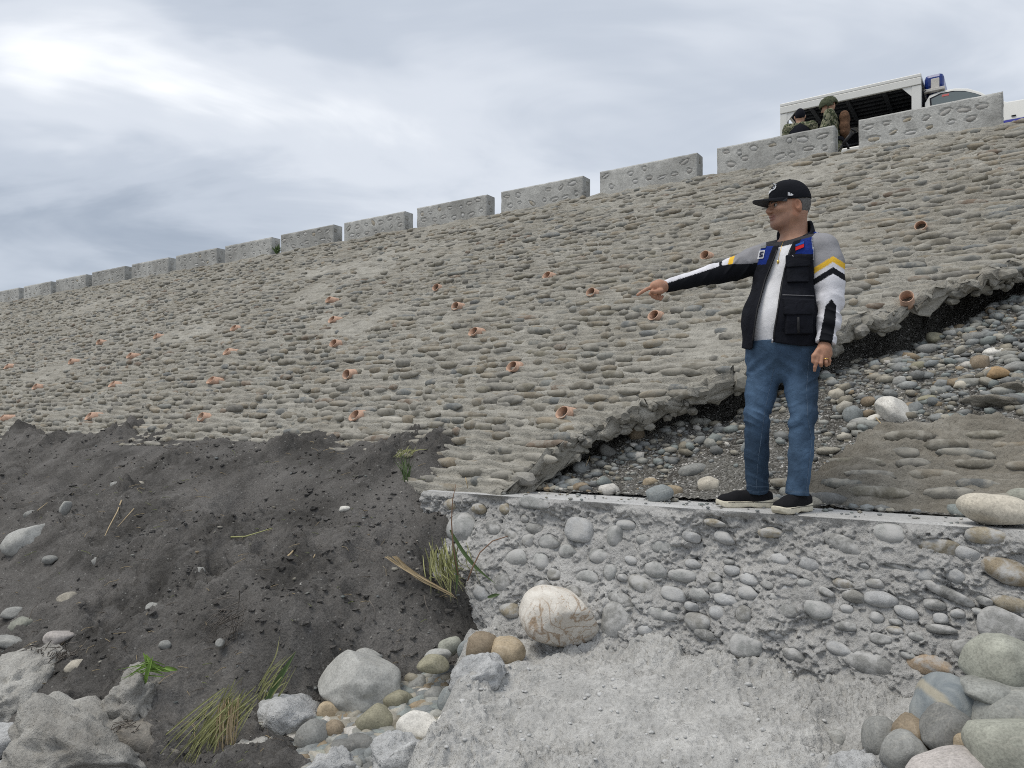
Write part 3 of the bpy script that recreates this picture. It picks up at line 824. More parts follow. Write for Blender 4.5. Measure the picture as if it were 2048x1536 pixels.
def apron_z(X, Y):
    z = apron_f(X, Y)
    h = crumbs(X, Y, 310, 1.0)
    smooth_p = sstep(0.05, 0.35, fbm(X * 1.6, Y * 1.6 + 3, seed=330, o=3))
    z = z + 0.05 * fbm(X * 1.7, Y * 1.7, seed=340, o=3) + 1.1 * h * (1 - 0.5 * smooth_p) + 0.03 * lumps(X, Y, 0.13, 341, .5) * (1 - smooth_p)
    d = X - apron_left(Y) + 0.06 * fbm(X * 5, Y * 5, seed=321, o=3)
    return z - 0.22 * sstep(0.05, -0.10, d) + 0.03 * np.exp(-((d - 0.09) / 0.07) ** 2)
def build_apron():
    x = np.arange(-1.0, 2.3, 0.0072); y = np.arange(2.75, 5.0, 0.0080)
    X, Y = np.meshgrid(x, y, indexing='ij')
    Z = apron_z(X, Y)
    s, p = SPof(X, Y)
    Z = np.where(p > 4.15, -1.6, Z)
    me = grid_mesh('concrete_apron', np.stack([X, Y, Z + CAMZ], -1))
    return obj('concrete_apron', me, M_APRON, kind='structure')
build_apron()

# ---------------------------------------------------------------- gravel bank under the broken slope, with the settled remnant of facing
M_GRAVEL = None
def mat_gravel():
    n = NT('wet_gravel').world_co()
    c = n.mix(n.ramp(n.noise(2.2, 5), [(0.35, 0), (0.65, 1)]), (.075, .070, .063), (.15, .145, .13))
    v = n.N.new('ShaderNodeTexVoronoi'); v.inputs['Scale'].default_value = 75; n.link(n.co, v.inputs['Vector'])
    g = n.N.new('ShaderNodeSeparateColor'); n.link(v.outputs['Color'], g.inputs[0])
    c = n.mix(n.ramp(g.outputs[0], [(0.55, 0), (0.9, 0.8)]), c, (.26, .255, .24))
    c = n.mix(n.ramp(g.outputs[1], [(0.93, 0), (0.98, 0.9)]), c, (.62, .6, .57))
    nr = n.bump(n.ramp(v.outputs['Distance'], [(0, 1), (0.6, 0)]), 0.9, 0.015)
    return n.done(c, 0.9, n.bump(n.noise(40, 4), 0.6, 0.02, nr), spec=0.15)
M_GRAVEL = mat_gravel()
def gravel_z(s, p):
    s = np.asarray(s, float); p = np.asarray(p, float)
    v = (p - P0) / CT                                   # nominal v of the facing above
    inside = sstep(-0.05, 0.55, v - edge_v(s))          # under the overhang
    z = (p - P0) * ST / CT - 0.34 + 0.07 * vnoise(s * 2.0, 4.4, seed=412) - (0.07 + 0.10 * vnoise(s * 2.3, 1.1, seed=410)) * inside + 0.05 * fbm(s * 3.1, p * 3.1, seed=411, o=2) + 0.38 * sstep(0.65, 1.1, v - edge_v(s))
    z = np.where(v - edge_v(s) > 0.25, np.minimum(z, (p - P0) * ST / CT - 0.27), z)
    z = 0.04 * np.logaddexp(z / 0.04, (WT + 0.012) / 0.04)        # fills level behind the wall
    z = z + 0.03 * fbm(s * 1.7, p * 1.7, seed=401, o=3) * sstep(4.45, 4.9, p) + 0.012 * fbm(s * 8, p * 8, seed=402, o=3)
    return z
def build_gravel():
    s = np.arange(-2.2, 3.7, 0.018); p = np.arange(4.42, 7.9, 0.020)
    S, Pp = np.meshgrid(s, p, indexing='ij')
    Z = gravel_z(S, Pp) + 0.012 * lumps(S, Pp, 0.05, 405, 0.7) + 0.007 * lumps(S, Pp, 0.03, 406)
    me = grid_mesh('gravel_bank', W(S, Pp, Z), flip=True)
    obj('gravel_bank', me, M_GRAVEL, kind='structure')
build_gravel()

M_SLAB = mat_cement('settled_mortar', (.20, .185, .155), (.29, .275, .24), (.15, .135, .11), 1.0, 0.8, 0.6)
slab = empty('fallen_facing_slab', tuple(W(-0.3, 4.8, -0.4)))
tag(slab, 'settled remnant of cobbled dike facing behind the wall, right of the jeans', 'slab')
SINV = Matrix.Translation(-slab.location)
SDROP = 0.19
def slab_z(s, p):
    k = (np.asarray(p, float) - P0) * ST / CT - SDROP - 0.08 * sstep(0.75, 1.15, s)
    return k
def build_slab():
    tg = np.linspace(0, 1, 78)
    s = np.arange(-2.6, 1.14, 0.014)
    left = sstep(1.14, 0.75, s)
    top_p = 5.28 - 0.10 * s + 0.10 * fbm(s * 3.2, .5, seed=421, o=3) - 0.38 * (1 - left)
    bot_p = 4.50 + 0.03 * vnoise(s * 3, .2, seed=422)
    Pp = bot_p + (top_p - bot_p)[:, None].T * 0 if False else bot_p[:, None] + (top_p - bot_p)[:, None] * tg[None]
    S = np.broadcast_to(s[:, None], Pp.shape)
    v = (Pp - P0) / CT
    H = mortar_h(S + 5, v) + 0.045 * fbm(S * 5, v * 8, seed=423, o=4) + 0.012 * lumps(S, v, .05, 424)
    Z = slab_z(S, Pp) + H
    Z = np.maximum(Z, WT + 0.01 + H * 0.5)
    main = W(S, Pp, Z)
    main = np.concatenate([(W(s, bot_p - .03, np.full(len(s), WT - .06)))[:, None], (W(s, bot_p - .02, np.minimum(Z[:, 0] - .02, WT + .03)))[:, None], main], 1)
    under = [W(s, top_p + 0.02 - 0.1 * k, Z[:, -1] - 0.13 * min(1, k * 4 + .3) - 0.03 * k) for k in (0.02, 0.2, 0.6, 1.5, 3.0)]
    P = np.concatenate([main, np.stack(under, 1)], 1)
    endc = [P[-1] + np.array(UVEC) * 0.02 - np.array([0, 0, 0.07]), P[-1] - np.array([0, 0, 0.16])]
    P = np.concatenate([P, np.stack(endc)], 0)
    o = obj('mortar', grid_mesh('mortar', P, flip=True), M_SLAB, slab); o.matrix_parent_inverse = SINV
    rg = random.Random(5)
    for k in range(-6, 4):
        s = -2.3 + rg.uniform(0, .2)
        while s < 1.0:
            L = rg.uniform(0.14, 0.33); sc = s + L / 2; s += L * 1.12 + rg.uniform(0, .08)
            v = (k + .3) * ROW + float(row_wob(np.array(sc + 5), np.array(k * ROW))) + 0.008 * rg.gauss(0, 1); p = P0 + v * CT
            if p > 5.18 - 0.1 * sc - 0.3 * (1 - float(sstep(1.14, .75, sc))) or p < 4.56: continue
            if rg.random() < 0.18: continue
            z = max(float(slab_z(sc, p)), WT + 0.01)
            ax = np.array(UVEC); tw = rg.gauss(0, .08)
            lean = rg.gauss(.25, .12)
            bx = np.array(VVEC) * math.cos(lean) - np.array(NVEC) * math.sin(lean); nx = np.array(NVEC) * math.cos(lean) + np.array(VVEC) * math.sin(lean)
            o = place_stone('stone', rg.choice(PROTO_ME), W(sc, p, z + 0.027), mat3(ax * math.cos(tw) + bx * math.sin(tw), bx * math.cos(tw) - ax * math.sin(tw), nx), (L / 2, rg.uniform(.026, .040), rg.uniform(.028, .042)), slab, np.array(pick(rg, PAL_DIKE, PAL_DIKE_W)) * 0.85)
            o.matrix_parent_inverse = SINV
build_slab()

# ---------------------------------------------------------------- dark soil heap on the left
def mat_soil():
    n = NT('dark_soil').world_co()
    c = n.mix(n.ramp(n.noise(1.6, 6, .6), [(0.38, 0), (0.62, 1)]), (.066, .063, .059), (.148, .141, .133))
    c = n.mix(n.ramp(n.noise(5, 5, .6, .5), [(0.52, 0), (0.7, .7)]), c, (.16, .154, .147))
    c = n.mix(1.0, c, n.ramp(n.noise(90, 3, .7), [(0.3, .68), (0.7, 1.3)]), 'MULTIPLY')
    v = n.N.new('ShaderNodeTexVoronoi'); v.inputs['Scale'].default_value = 60; n.link(n.co, v.inputs['Vector'])
    g = n.N.new('ShaderNodeSeparateColor'); n.link(v.outputs['Color'], g.inputs[0])
    spot = n.math('MULTIPLY', n.ramp(g.outputs[0], [(0.955, 0), (0.965, 1)]), n.ramp(v.outputs['Distance'], [(0.25, 1), (0.4, 0)]))
    c = n.mix(n.math('MULTIPLY', spot, .8), c, (.26, .255, .24))
    nr = n.bump(n.noise(45, 5, .7), 0.9, 0.016); nr = n.bump(n.noise(170, 3, .7), 0.7, 0.006, nr)
    return n.done(c, 0.95, nr, spec=0.12)
M_SOIL = mat_soil()
_mp = []
for x, y, z in [(0, 1100, -.90), (0, 1250, -1.2), (300, 1000, -.66), (300, 1150, -.95), (600, 1000, -.63), (600, 1150, -.95), (600, 1250, -1.15), (800, 1050, -.73), (800, 1150, -.95), (800, 1290, -1.3),
                (400, 1380, -1.42), (100, 1400, -1.40), (300, 1536, -1.62), (0, 1536, -1.62), (600, 1370, -1.46), (150, 1060, -.80), (450, 1100, -.86), (500, 1320, -1.30)]:
    X, Y = px_z(x, y, z); _mp.append(SPof(X, Y) + (z,))
for s_, p_, z_ in [(4.0, 4.60, -.20), (5, 4.60, -.13), (6.5, 4.60, -.12), (8, 4.62, -.12), (10, 4.62, -.12), (12, 4.62, -.14), (16, 4.62, -.14), (4.0, 4.9, -.20), (5.5, 4.9, -.2), (7.5, 4.9, -.2), (10, 4.9, -.2), (13, 4.9, -.2), (3.6, 4.52, -.31), (3.3, 4.36, -.44), (3.22, 4.2, -.52),
                   (4.0, 4.2, -.34), (5.2, 4.2, -.32), (6.5, 4.2, -.32), (8, 4.2, -.33), (10, 4.2, -.33), (13, 4.2, -.33), (4.1, 3.9, -.50), (5.2, 3.85, -.50), (6.5, 3.82, -.54), (8, 3.8, -.60), (10, 3.8, -.64), (12, 3.8, -.65), (16, 3.8, -.65), (2.93, 3.88, -1.0), (2.72, 3.78, -1.27), (2.5, 3.7, -1.5), (2.2, 3.5, -1.6),
                   (3.1, 3.98, -.72), (12, 2.5, -1.0), (16, 2.5, -1.05), (9, 2.5, -.95), (6, 1.0, -1.5), (9, 1, -1.4), (3, 1.5, -1.65), (2.2, 2.5, -1.65), (3, 2.4, -1.6), (2.6, 4.6, -1.0), (2.4, 4.2, -1.5)]:
    _mp.append((s_, p_, z_))
soil_f0 = tps(_mp)
soil_f = Samp(soil_f0, 1.8, 16.2, 320, 0.6, 5.2, 170)
SOIL_PITS = [(3.14, 3.84, .19, .24), (4.15, 3.86, .22, .15), (5.0, 3.8, .27, .16), (3.35, 3.35, .13, .09), (6.3, 3.85, .26, .14), (3.58, 3.6, .12, .09), (7.6, 3.9, .3, .14), (4.3, 3.1, .16, .08), (3.8, 2.75, .14, .09), (5.3, 2.9, .2, .07)]
def soil_z(s, p, fine=True):
    z = soil_f(s, p)
    z = np.minimum(z, (p - P0) * ST / CT + 0.22)
    z = z + sstep(3.5, 3.9, s) * (0.02 * np.exp(-((p - 4.42) / 0.16) ** 2) - 0.07 * np.exp(-((p - 3.88) / 0.14) ** 2) * (0.5 + 0.8 * vnoise(s * 1.6, 3.3, seed=520)))
    if not fine: return z
    ridge = sstep(3.9, 4.3, p)
    z = z + 0.05 * fbm(s * 1.1, p * 1.6, seed=501, o=3) + 0.035 * fbm(s * 3.2, p * 3.2, seed=502, o=3)
    z = z + ridge * (0.11 * fbm(s * 2.8, p * 2.2, seed=503, o=4) - 0.045)
    # gouges left by the digger
    f1, f2, r = worley(s * 1.4, p * 1.4, 511)
    z = z - 0.05 * sstep(0.35, 0.1, f1) * (r > 0.6)
    m = sstep(-0.3, 0.4, fbm(s * 1.9, p * 1.9, seed=512, o=2))
    rr_ = 1 - np.abs(fbm(s * 5.5, p * 5.5, seed=530, o=4)) * 2.0
    z = z + 0.030 * (rr_ - .6) * (.4 + .6 * m) + 0.016 * fbm(s * 16, p * 16, seed=531, o=3)
    tq = fbm(s * 2.6, p * 3.0, seed=540, o=5, g=.55)
    for c, w in ((-.2, .03), (.02, .034), (.22, .028)): z = z + w * (.35 + .65 * m) * sstep(c - .02, c + .02, tq)
    z = z - .045
    z = z + m * (0.030 * lumps(s, p, 0.11, 504, .6) + 0.020 * lumps(s, p, 0.055, 505)) + 0.013 * lumps(s, p, 0.03, 506) + 0.008 * fbm(s * 30, p * 30, seed=507, o=2)
    z = z + ridge * 0.05 * lumps(s, p, 0.23, 521) + 0.03 * ridge * lumps(s, p, 0.13, 522)
    for cs, cp, r, dp in SOIL_PITS: z = z - dp * sstep(r, r * 0.25, np.hypot(s - cs, p - cp))
    cov = (p - P0) * ST / CT + 0.06 + 0.045 * sstep(4.5, 4.3, p) + 0.03 * vnoise(s * 6, p * 6, seed=523)
    z = z + np.maximum(cov - z, 0) * sstep(3.35, 3.75, s) * sstep(3.72, 4.05, p) * sstep(4.62, 4.55, p)
    return z
def build_soil():
    s = [2.15]
    while s[-1] < 15.5: s.append(s[-1] + 0.0125 + 0.0042 * max(0, s[-1] - 4.2))
    s = np.array(s); p = np.r_[np.arange(1.2, 2.0, 0.03), np.arange(2.0, 4.9, 0.0120)]
    S, Pp = np.meshgrid(s, p, indexing='ij')
    Z = soil_z(S, Pp)
    me = grid_mesh('soil_mound', W(S, Pp, Z), flip=True)
    obj('soil_mound', me, M_SOIL, kind='structure')
build_soil()
# ---------------------------------------------------------------- loose boulders, cobbles and broken concrete
def surf_apron(X, Y): return apron_f(X, Y)
def surf_soil(X, Y): return soil_z(*SPof(X, Y), False)
gravel_s = Samp(gravel_z, -3.2, 3.8, 240, 4.3, 8.3, 160)
def surf_gravel(X, Y): return gravel_s(*SPof(X, Y))
def surf_cap(X, Y): return WT + 0 * X
def surf_bed(X, Y): return np.minimum(surf_apron(X, Y) - 0.16, -1.40)
_T = np.arange(2.0, 13.0, 0.012)
def hit(x, y, f):
    """distance (along Y) at which the eye's ray through a photo pixel meets a surface"""
    a = (x - 1024.0) / FPX; b = -(y - HZ) / FPX
    d = b * _T - f(a * _T, _T)
    k = np.nonzero(d < 0)[0]
    if not len(k): return 6.0
    k = k[0]
    if k == 0: return _T[0]
    return _T[k - 1] + (_T[k] - _T[k - 1]) * d[k - 1] / (d[k - 1] - d[k])
C_ = dict(grey=(.27, .272, .258), lgrey=(.37, .37, .35), dgrey=(.19, .19, .18), blue=(.245, .265, .265), olive=(.27, .255, .185), tan=(.38, .31, .215), brown=(.26, .21, .15), white=(.68, .66, .61), cream=(.52, .48, .40), orange=(.45, .31, .17), green=(.285, .29, .27), pink=(.47, .435, .41), sage=(.33, .335, .285))
ROCK_MES = []
def rock(x, y, w, h, rot, col, label, surf, name='cobble', cat='stone', group=None, sub=3, power=2.35, bump=0.16, facets=1, depth=None, sink=0.30, mat=None, seed=None, dy=0.0, yaw=None, Y=None):
    """a stone whose outline in the photo is w x h pixels around (x, y); it rests on surf"""
    seed = seed if seed is not None else int(x * 7 + y * 3)
    rg = random.Random(seed)
    yb = y + h * 0.5 * (1 - 2 * sink * 0.5)
    t = hit(x, yb, surf)
    k = t / FPX
    a, c = w * k / 2, h * k / 2
    d = depth if depth else (a + c) / 2 * rg.uniform(0.9, 1.1)
    Y = Y or t + d * 0.55 + dy
    k = Y / FPX; a, c = w * k / 2, h * k / 2
    loc = np.array(px_Y(x, y, Y))
    r = math.radians(-rot); yw = yaw if yaw is not None else rg.gauss(0, 0.25)
    fr = rotm((0, 0, 1), yw) @ rotm((0, 1, 0), -r)
    v, f = stone_shape(seed % 997, sub, power, bump, facets)
    v = (v * np.array([a * 1.02, d, c * 1.02])) @ fr.T
    me = mk_mesh(name, v, f)
    o = obj(name, me, mat or M_ROCK); o.location = loc
    cc = C_[col] if isinstance(col, str) else col
    o.color = (*cc, 1)
    return tag(o, label, cat, group)

def mat_white_boulder():
    n = NT('white_veined_stone')
    a = n.noise(5, 6, .65, .8)
    c = n.mix(n.ramp(a, [(0.35, 0), (0.6, 1)]), (.74, .71, .65), (.56, .52, .46))
    for sc, w, col in ((3.2, .03, (.27, .17, .09)), (6.5, .02, (.36, .25, .15))):
        v = n.ramp(n.noise(sc, 4, .5, 2.0), [(0.5 - w, 0.0), (0.5, 1.0), (0.5 + w, 0.0)])
        msk = n.ramp(n.noise(2.4, 2), [(0.42, 0), (0.56, 1)])
        c = n.mix(n.math('MULTIPLY', n.math('MULTIPLY', v, msk), 0.8), c, col)
    pits = n.ramp(n.noise(60, 3, .7), [(0.62, 0), (0.7, 1)])
    c = n.mix(n.math('MULTIPLY', pits, .5), c, (.22, .19, .16))
    return n.done(c, .8, n.bump(n.noise(24, 5, .65), .5, .02), spec=.2)
M_WHITE = mat_white_boulder()
def mat_split():
    n = NT('blue_split_stone')
    a = n.noise(6, 6, .65, .6)
    c = n.mix(n.ramp(a, [(.35, 0), (.65, 1)]), (.17, .195, .21), (.33, .35, .345))
    sp = n.N.new('ShaderNodeSeparateXYZ'); n.link(n.co, sp.inputs[0])
    d = n.math('ADD', n.math('ADD', sp.outputs[0], n.math('MULTIPLY', sp.outputs[2], .55)), n.math('MULTIPLY', n.noise(9, 3), .05))
    v = n.ramp(n.math('ADD', d, .5), [(.475, 0), (.49, 1), (.515, 1), (.53, 0)])
    c = n.mix(n.math('MULTIPLY', v, .6), c, (.46, .40, .28))
    return n.done(c, .7, n.bump(n.noise(30, 5, .65), .5, .012), spec=.25)
M_SPLIT = mat_split()
M_CHUNK = mat_cement('broken_concrete', (.40, .39, .36), (.60, .59, .55), (.17, .16, .145), 1.2, 1.0, 0.75)
M_CHUNK2 = mat_cement('fresh_lump', (.38, .385, .385), (.54, .545, .54), (.33, .33, .325), 0.9, 1.0, 0.4)

def chunk(x, y, w, h, rot, label, surf, mat=None, name='concrete_chunk', seed=1, depth=None, sink=.3, dy=0.0, rough=1.0, yaw=0.2, facets=7, power=4.5, sub=None):
    rg = random.Random(seed)
    t = hit(x, y + h * 0.5 * (1 - sink), surf); k = t / FPX
    d = depth if depth else (w + h) * k / 4
    Y = t + d * 0.5 + dy; k = Y / FPX
    sub = sub or (5 if w > 110 and name == 'concrete_chunk' and w * h > 13000 else 4)
    v, f = stone_shape(seed, sub, power, 0.12, facets)
    half = np.array([w * k / 2, d, h * k / 2])
    q = v * half
    nr = v / np.linalg.norm(v, axis=1)[:, None]
    o_ = seed * 3.3
    e = rough * (0.035 * fbm(q[:, 0] * 9 + o_, q[:, 1] * 9, q[:, 2] * 9 + .31, seed=7, o=4) + 0.02 * fbm(q[:, 0] * 30, q[:, 1] * 30 + o_, q[:, 2] * 30 + .3, seed=8, o=3))
    pit = fbm(q[:, 0] * 14 + o_, q[:, 1] * 14, q[:, 2] * 20 + .7, seed=12, o=2)
    e = e - rough * 0.022 * sstep(0.2, 0.42, pit)
    q = (q + nr * e[:, None]) @ (rotm((0, 0, 1), yaw) @ rotm((0, 1, 0), math.radians(rot))).T
    o = obj(name, mk_mesh(name, q, f), mat or M_CHUNK); o.location = px_Y(x, y, Y)
    return tag(o, label, 'concrete' if name == 'concrete_chunk' else 'cement lump')

A_, S_, G_, B_, K_ = surf_apron, surf_soil, surf_gravel, surf_bed, surf_cap
# landmark boulders
rock(1116, 1233, 156, 116, 8, 'white', 'large round white boulder with brown veins leaning on the wall', A_, 'boulder', 'boulder', sub=5, bump=.10, facets=2, mat=M_WHITE, sink=.15, depth=.19, Y=4.30)
rock(718, 1376, 158, 124, 12, 'lgrey', 'largest grey boulder on top of the cobble heap', B_, 'boulder', 'boulder', sub=5, bump=.20, facets=1, power=2.6, sink=.1, dy=.02, seed=4)
rock(1990, 1020, 140, 64, 10, 'cream', 'big pale smooth boulder lying behind the wall top at the right', K_, 'boulder', 'boulder', sub=4, bump=.12, Y=3.55, depth=.13)
rock(2046, 1000, 60, 46, 0, 'sage', 'grey boulder half hidden behind the big pale one on the wall', K_, 'boulder', 'boulder', Y=3.85, depth=.1)
rock(1785, 823, 66, 60, 30, 'white', 'pale grey boulder, largest stone on the gravel bank', G_, 'boulder', 'boulder', sub=4, facets=3, sink=.3)
rock(1660, 1008, 96, 46, 4, 'dgrey', 'long dark stone behind the heel of the black shoes', K_, 'boulder', 'boulder', Y=4.30, depth=.07, facets=3)
rock(66, 1082, 104, 60, -14, 'lgrey', 'pale boulder half buried in the dark soil near the left edge', S_, 'boulder', 'boulder', sub=4, sink=.75, facets=3)
# right-hand heap
RH = [(2002, 1325, 130, 112, 15, 'sage', 'smooth beige boulder topmost in the right heap', 2.98), (2002, 1382, 172, 60, -3, 'green', 'long flat green-grey stone lying across the right heap', 2.92),
      (2032, 1428, 176, 100, -8, 'green', 'smooth greenish boulder under the long flat stone', 2.84), (1893, 1425, 112, 150, 20, 'blue', 'split blue-grey boulder with a yellow vein', 2.98),
      (1764, 1474, 66, 76, 10, 'grey', 'upright grey cobble at the left end of the right heap', 3.06), (1838, 1484, 80, 116, -35, 'brown', 'long tan cobble leaning between two grey ones', 2.98),
      (1806, 1502, 92, 72, -6, 'grey', 'round grey cobble in front of the tan leaning one', 2.86), (1905, 1468, 100, 92, 30, 'dgrey', 'dark grey boulder at the foot of the split one', 2.84),
      (2030, 1506, 190, 160, 5, 'sage', 'biggest olive grey boulder in the lower right corner', 2.66), (1932, 1492, 44, 50, 0, 'tan', 'small yellow stone wedged against the corner boulder', 2.74),
      (1900, 1548, 176, 80, -12, 'pink', 'pinkish white flat boulder cut by the bottom edge', 2.66), (1670, 1478, 42, 34, 0, 'lgrey', 'small pale dome of stone alone on the apron', None),
      (1975, 1440, 44, 44, 0, 'dgrey', 'dark stone deep between the greenish and corner boulders', 2.86), (1962, 1350, 44, 30, 0, 'blue', 'small blue stone under the topmost boulder', 2.98), (1860, 1530, 80, 50, 0, 'dgrey', 'dark stone low between the round grey and pinkish ones', 2.84), (1960, 1410, 70, 50, 0, 'grey', 'grey cobble behind the dark boulder in the right heap', 2.95), (2040, 1470, 100, 70, 0, 'grey', 'grey stone packed under the greenish boulder', 2.8)]
for x, y, w, h, r, c, lab, Y_ in RH:
    rock(x, y, w, h, r, c, lab, A_, 'boulder' if w > 80 else 'cobble', 'boulder' if w > 80 else 'stone', group='stones heaped at the right of the apron', sub=4 if w > 80 else 3, sink=.5, Y=Y_, facets=2 if c != 'blue' else 4, power=2.5, mat=M_SPLIT if 'vein' in lab else None)
# middle cobble heap
MH = [(749, 1442, 74, 60, -12, 'olive', 'olive oval cobble below the largest grey boulder'), (838, 1458, 92, 58, 14, 'white', 'white and rust streaked stone right of the olive cobble'), (893, 1450, 40, 40, 0, 'white', 'small white stone against the edge of the cement'),
      (622, 1476, 66, 62, -32, 'grey', 'long grey egg-shaped cobble leaning left of the heap'), (668, 1463, 44, 48, 0, 'brown', 'rusty brown and grey cobble below the largest boulder'), (560, 1496, 56, 36, -8, 'dgrey', 'smooth dark cobble under the pale cement lump'),
      (722, 1490, 58, 40, 8, 'dgrey', 'dark flat cobble below the olive one'), (736, 1310, 62, 30, 5, 'lgrey', 'pale flat cobble behind the largest boulder'), (866, 1328, 66, 36, 0, 'olive', 'olive flat cobble at the back of the heap'),
      (824, 1347, 44, 24, -5, 'white', 'flat white pebble behind the largest boulder'), (900, 1293, 48, 36, -20, 'sage', 'pale oval cobble topmost at the soil edge'), (876, 1311, 54, 28, -8, 'lgrey', 'light grey cobble under the topmost oval one'),
      (790, 1402, 70, 44, -12, 'olive', 'greenish cobble tucked right of the largest boulder'), (818, 1408, 46, 20, 5, 'blue', 'thin blue-grey pebble in the heap'), (855, 1420, 56, 16, 4, 'dgrey', 'thin dark slate over the streaked stone'),
      (868, 1396, 40, 44, 0, 'grey', 'grey cobble in the middle of the heap'), (898, 1404, 46, 60, 20, 'blue', 'blue-green stone beside the cement edge'), (660, 1424, 48, 44, 10, 'tan', 'orange tan cobble under the left side of the largest boulder'),
      (636, 1382, 46, 46, 0, 'cream', 'cream cobble left of the largest boulder'), (612, 1384, 30, 30, 0, 'lgrey', 'small pale cobble at the left end of the heap'), (905, 1352, 56, 32, -10, 'lgrey', 'pale cobble beside the rough cement lump'),
      (835, 1376, 50, 36, -40, 'grey', 'leaning grey cobble behind the thin blue pebble'), (870, 1372, 60, 26, -35, 'brown', 'brown streaked long pebble in the heap'), (955, 1285, 36, 40, 0, 'tan', 'tan cobble at the corner where soil meets cement'),
      (930, 1300, 30, 36, 20, 'blue', 'dark blue stone standing at the cement corner'), (968, 1300, 70, 70, 10, 'brown', 'brown cobble set in the corner of the cement'), (1016, 1306, 70, 66, 0, 'tan', 'tan cobble half covered by cement at its corner'),
      (640, 1516, 46, 30, 0, 'sage', 'small olive cobble at the bottom of the heap'), (700, 1530, 50, 30, 0, 'lgrey', 'pale cobble cut by the bottom edge below the heap'), (590, 1372, 26, 24, 0, 'sage', 'tiny pale stone at the soil edge left of the heap'),
      (510, 1470, 40, 46, 0, 'sage', 'olive stone partly behind the pale cement lump'), (690, 1500, 60, 40, 0, 'dgrey', 'dark wedge of stone below the rusty cobble')]
for i, (x, y, w, h, r, c, lab) in enumerate(MH):
    rock(x, y, w, h, r, c, lab, B_ if y > 1330 and x < 920 else A_, 'cobble', 'stone', group='cobbles heaped between soil and cement', sub=3, sink=.15, dy=.02 if y < 1400 else -.01, facets=1 + i % 3)
chunk(570, 1440, 144, 96, -8, 'pale grey cement lump at the left of the cobble heap', B_, M_CHUNK2, 'cement_lump', 61, sink=.2, dy=.02)
chunk(795, 1512, 120, 84, 10, 'rough grey cement lump under the streaked white stone', B_, M_CHUNK2, 'cement_lump', 62, sink=.2, dy=-.05, power=3)
chunk(955, 1352, 108, 74, -10, 'rough dark cement lump at the upper edge of the apron', A_, M_CHUNK2, 'cement_lump', 63, sink=.3, power=3, rough=1.3)
chunk(665, 1530, 120, 60, 0, 'cement crust along the bottom edge below the cobbles', B_, M_CHUNK2, 'cement_lump', 64, sink=.2, dy=-.05)
chunk(510, 1520, 100, 70, 0, 'beige cement lump at the bottom, left of the cobbles', B_, M_CHUNK, 'cement_lump', 65, sink=.2, dy=-.05)
chunk(1720, 1545, 110, 70, 0, 'crumbly cement lump at the bottom right of the apron', A_, M_CHUNK2, 'cement_lump', 66, sink=.3, dy=-.1, power=3, rough=1.3)
# bottom-left broken concrete
chunk(165, 1500, 270, 150, 14, 'large pale broken concrete slab in the lower left', S_, M_CHUNK, seed=71, sink=.1, dy=.05, rough=1.4, depth=.28)
chunk(276, 1412, 120, 120, 38, 'tilted concrete fragment with a smooth rib, grass on top', S_, M_CHUNK, seed=72, sink=.3, dy=.1, depth=.18, rough=1.2)
chunk(34, 1385, 190, 150, -6, 'big weathered concrete slab cut by the left edge', S_, M_CHUNK, seed=73, sink=.2, dy=.15, depth=.3, rough=1.2)
chunk(172, 1392, 100, 92, 30, 'dark soil-stained rock between the two left slabs', S_, M_SOIL, 'concrete_chunk', 74, sink=.3, dy=.12, power=3)
chunk(300, 1490, 130, 80, 10, 'brownish rock under the tilted concrete fragment', S_, mat_cement('brown_rock', (.21, .19, .165), (.30, .28, .25), (.16, .15, .13), .8, .7, .5), 'concrete_chunk', 75, sink=.2, dy=.1, rough=.6)
chunk(20, 1478, 100, 60, 0, 'grey stone slab below the weathered one at the left edge', S_, M_CHUNK2, 'concrete_chunk', 76, sink=.3, rough=.6)
chunk(30, 1530, 90, 50, -20, 'small slab in the lower left corner', S_, M_CHUNK2, 'concrete_chunk', 77, sink=.3, dy=-.05, rough=.6)
rock(66, 1442, 28, 28, 0, 'tan', 'small round tan stone perched on the large pale slab', S_, 'cobble', 'stone', sink=.1, dy=-.02)
chunk(1995, 806, 116, 26, 5, 'flat broken piece of facing above the settled remnant', G_, M_SLAB, 'concrete_chunk', 78, sink=.5, rough=.6, depth=.16, power=5)
chunk(2025, 780, 60, 30, 5, 'dark flat fragment behind the flat piece of facing', G_, M_SLAB, 'concrete_chunk', 79, sink=.5, rough=.5, depth=.1, power=5)
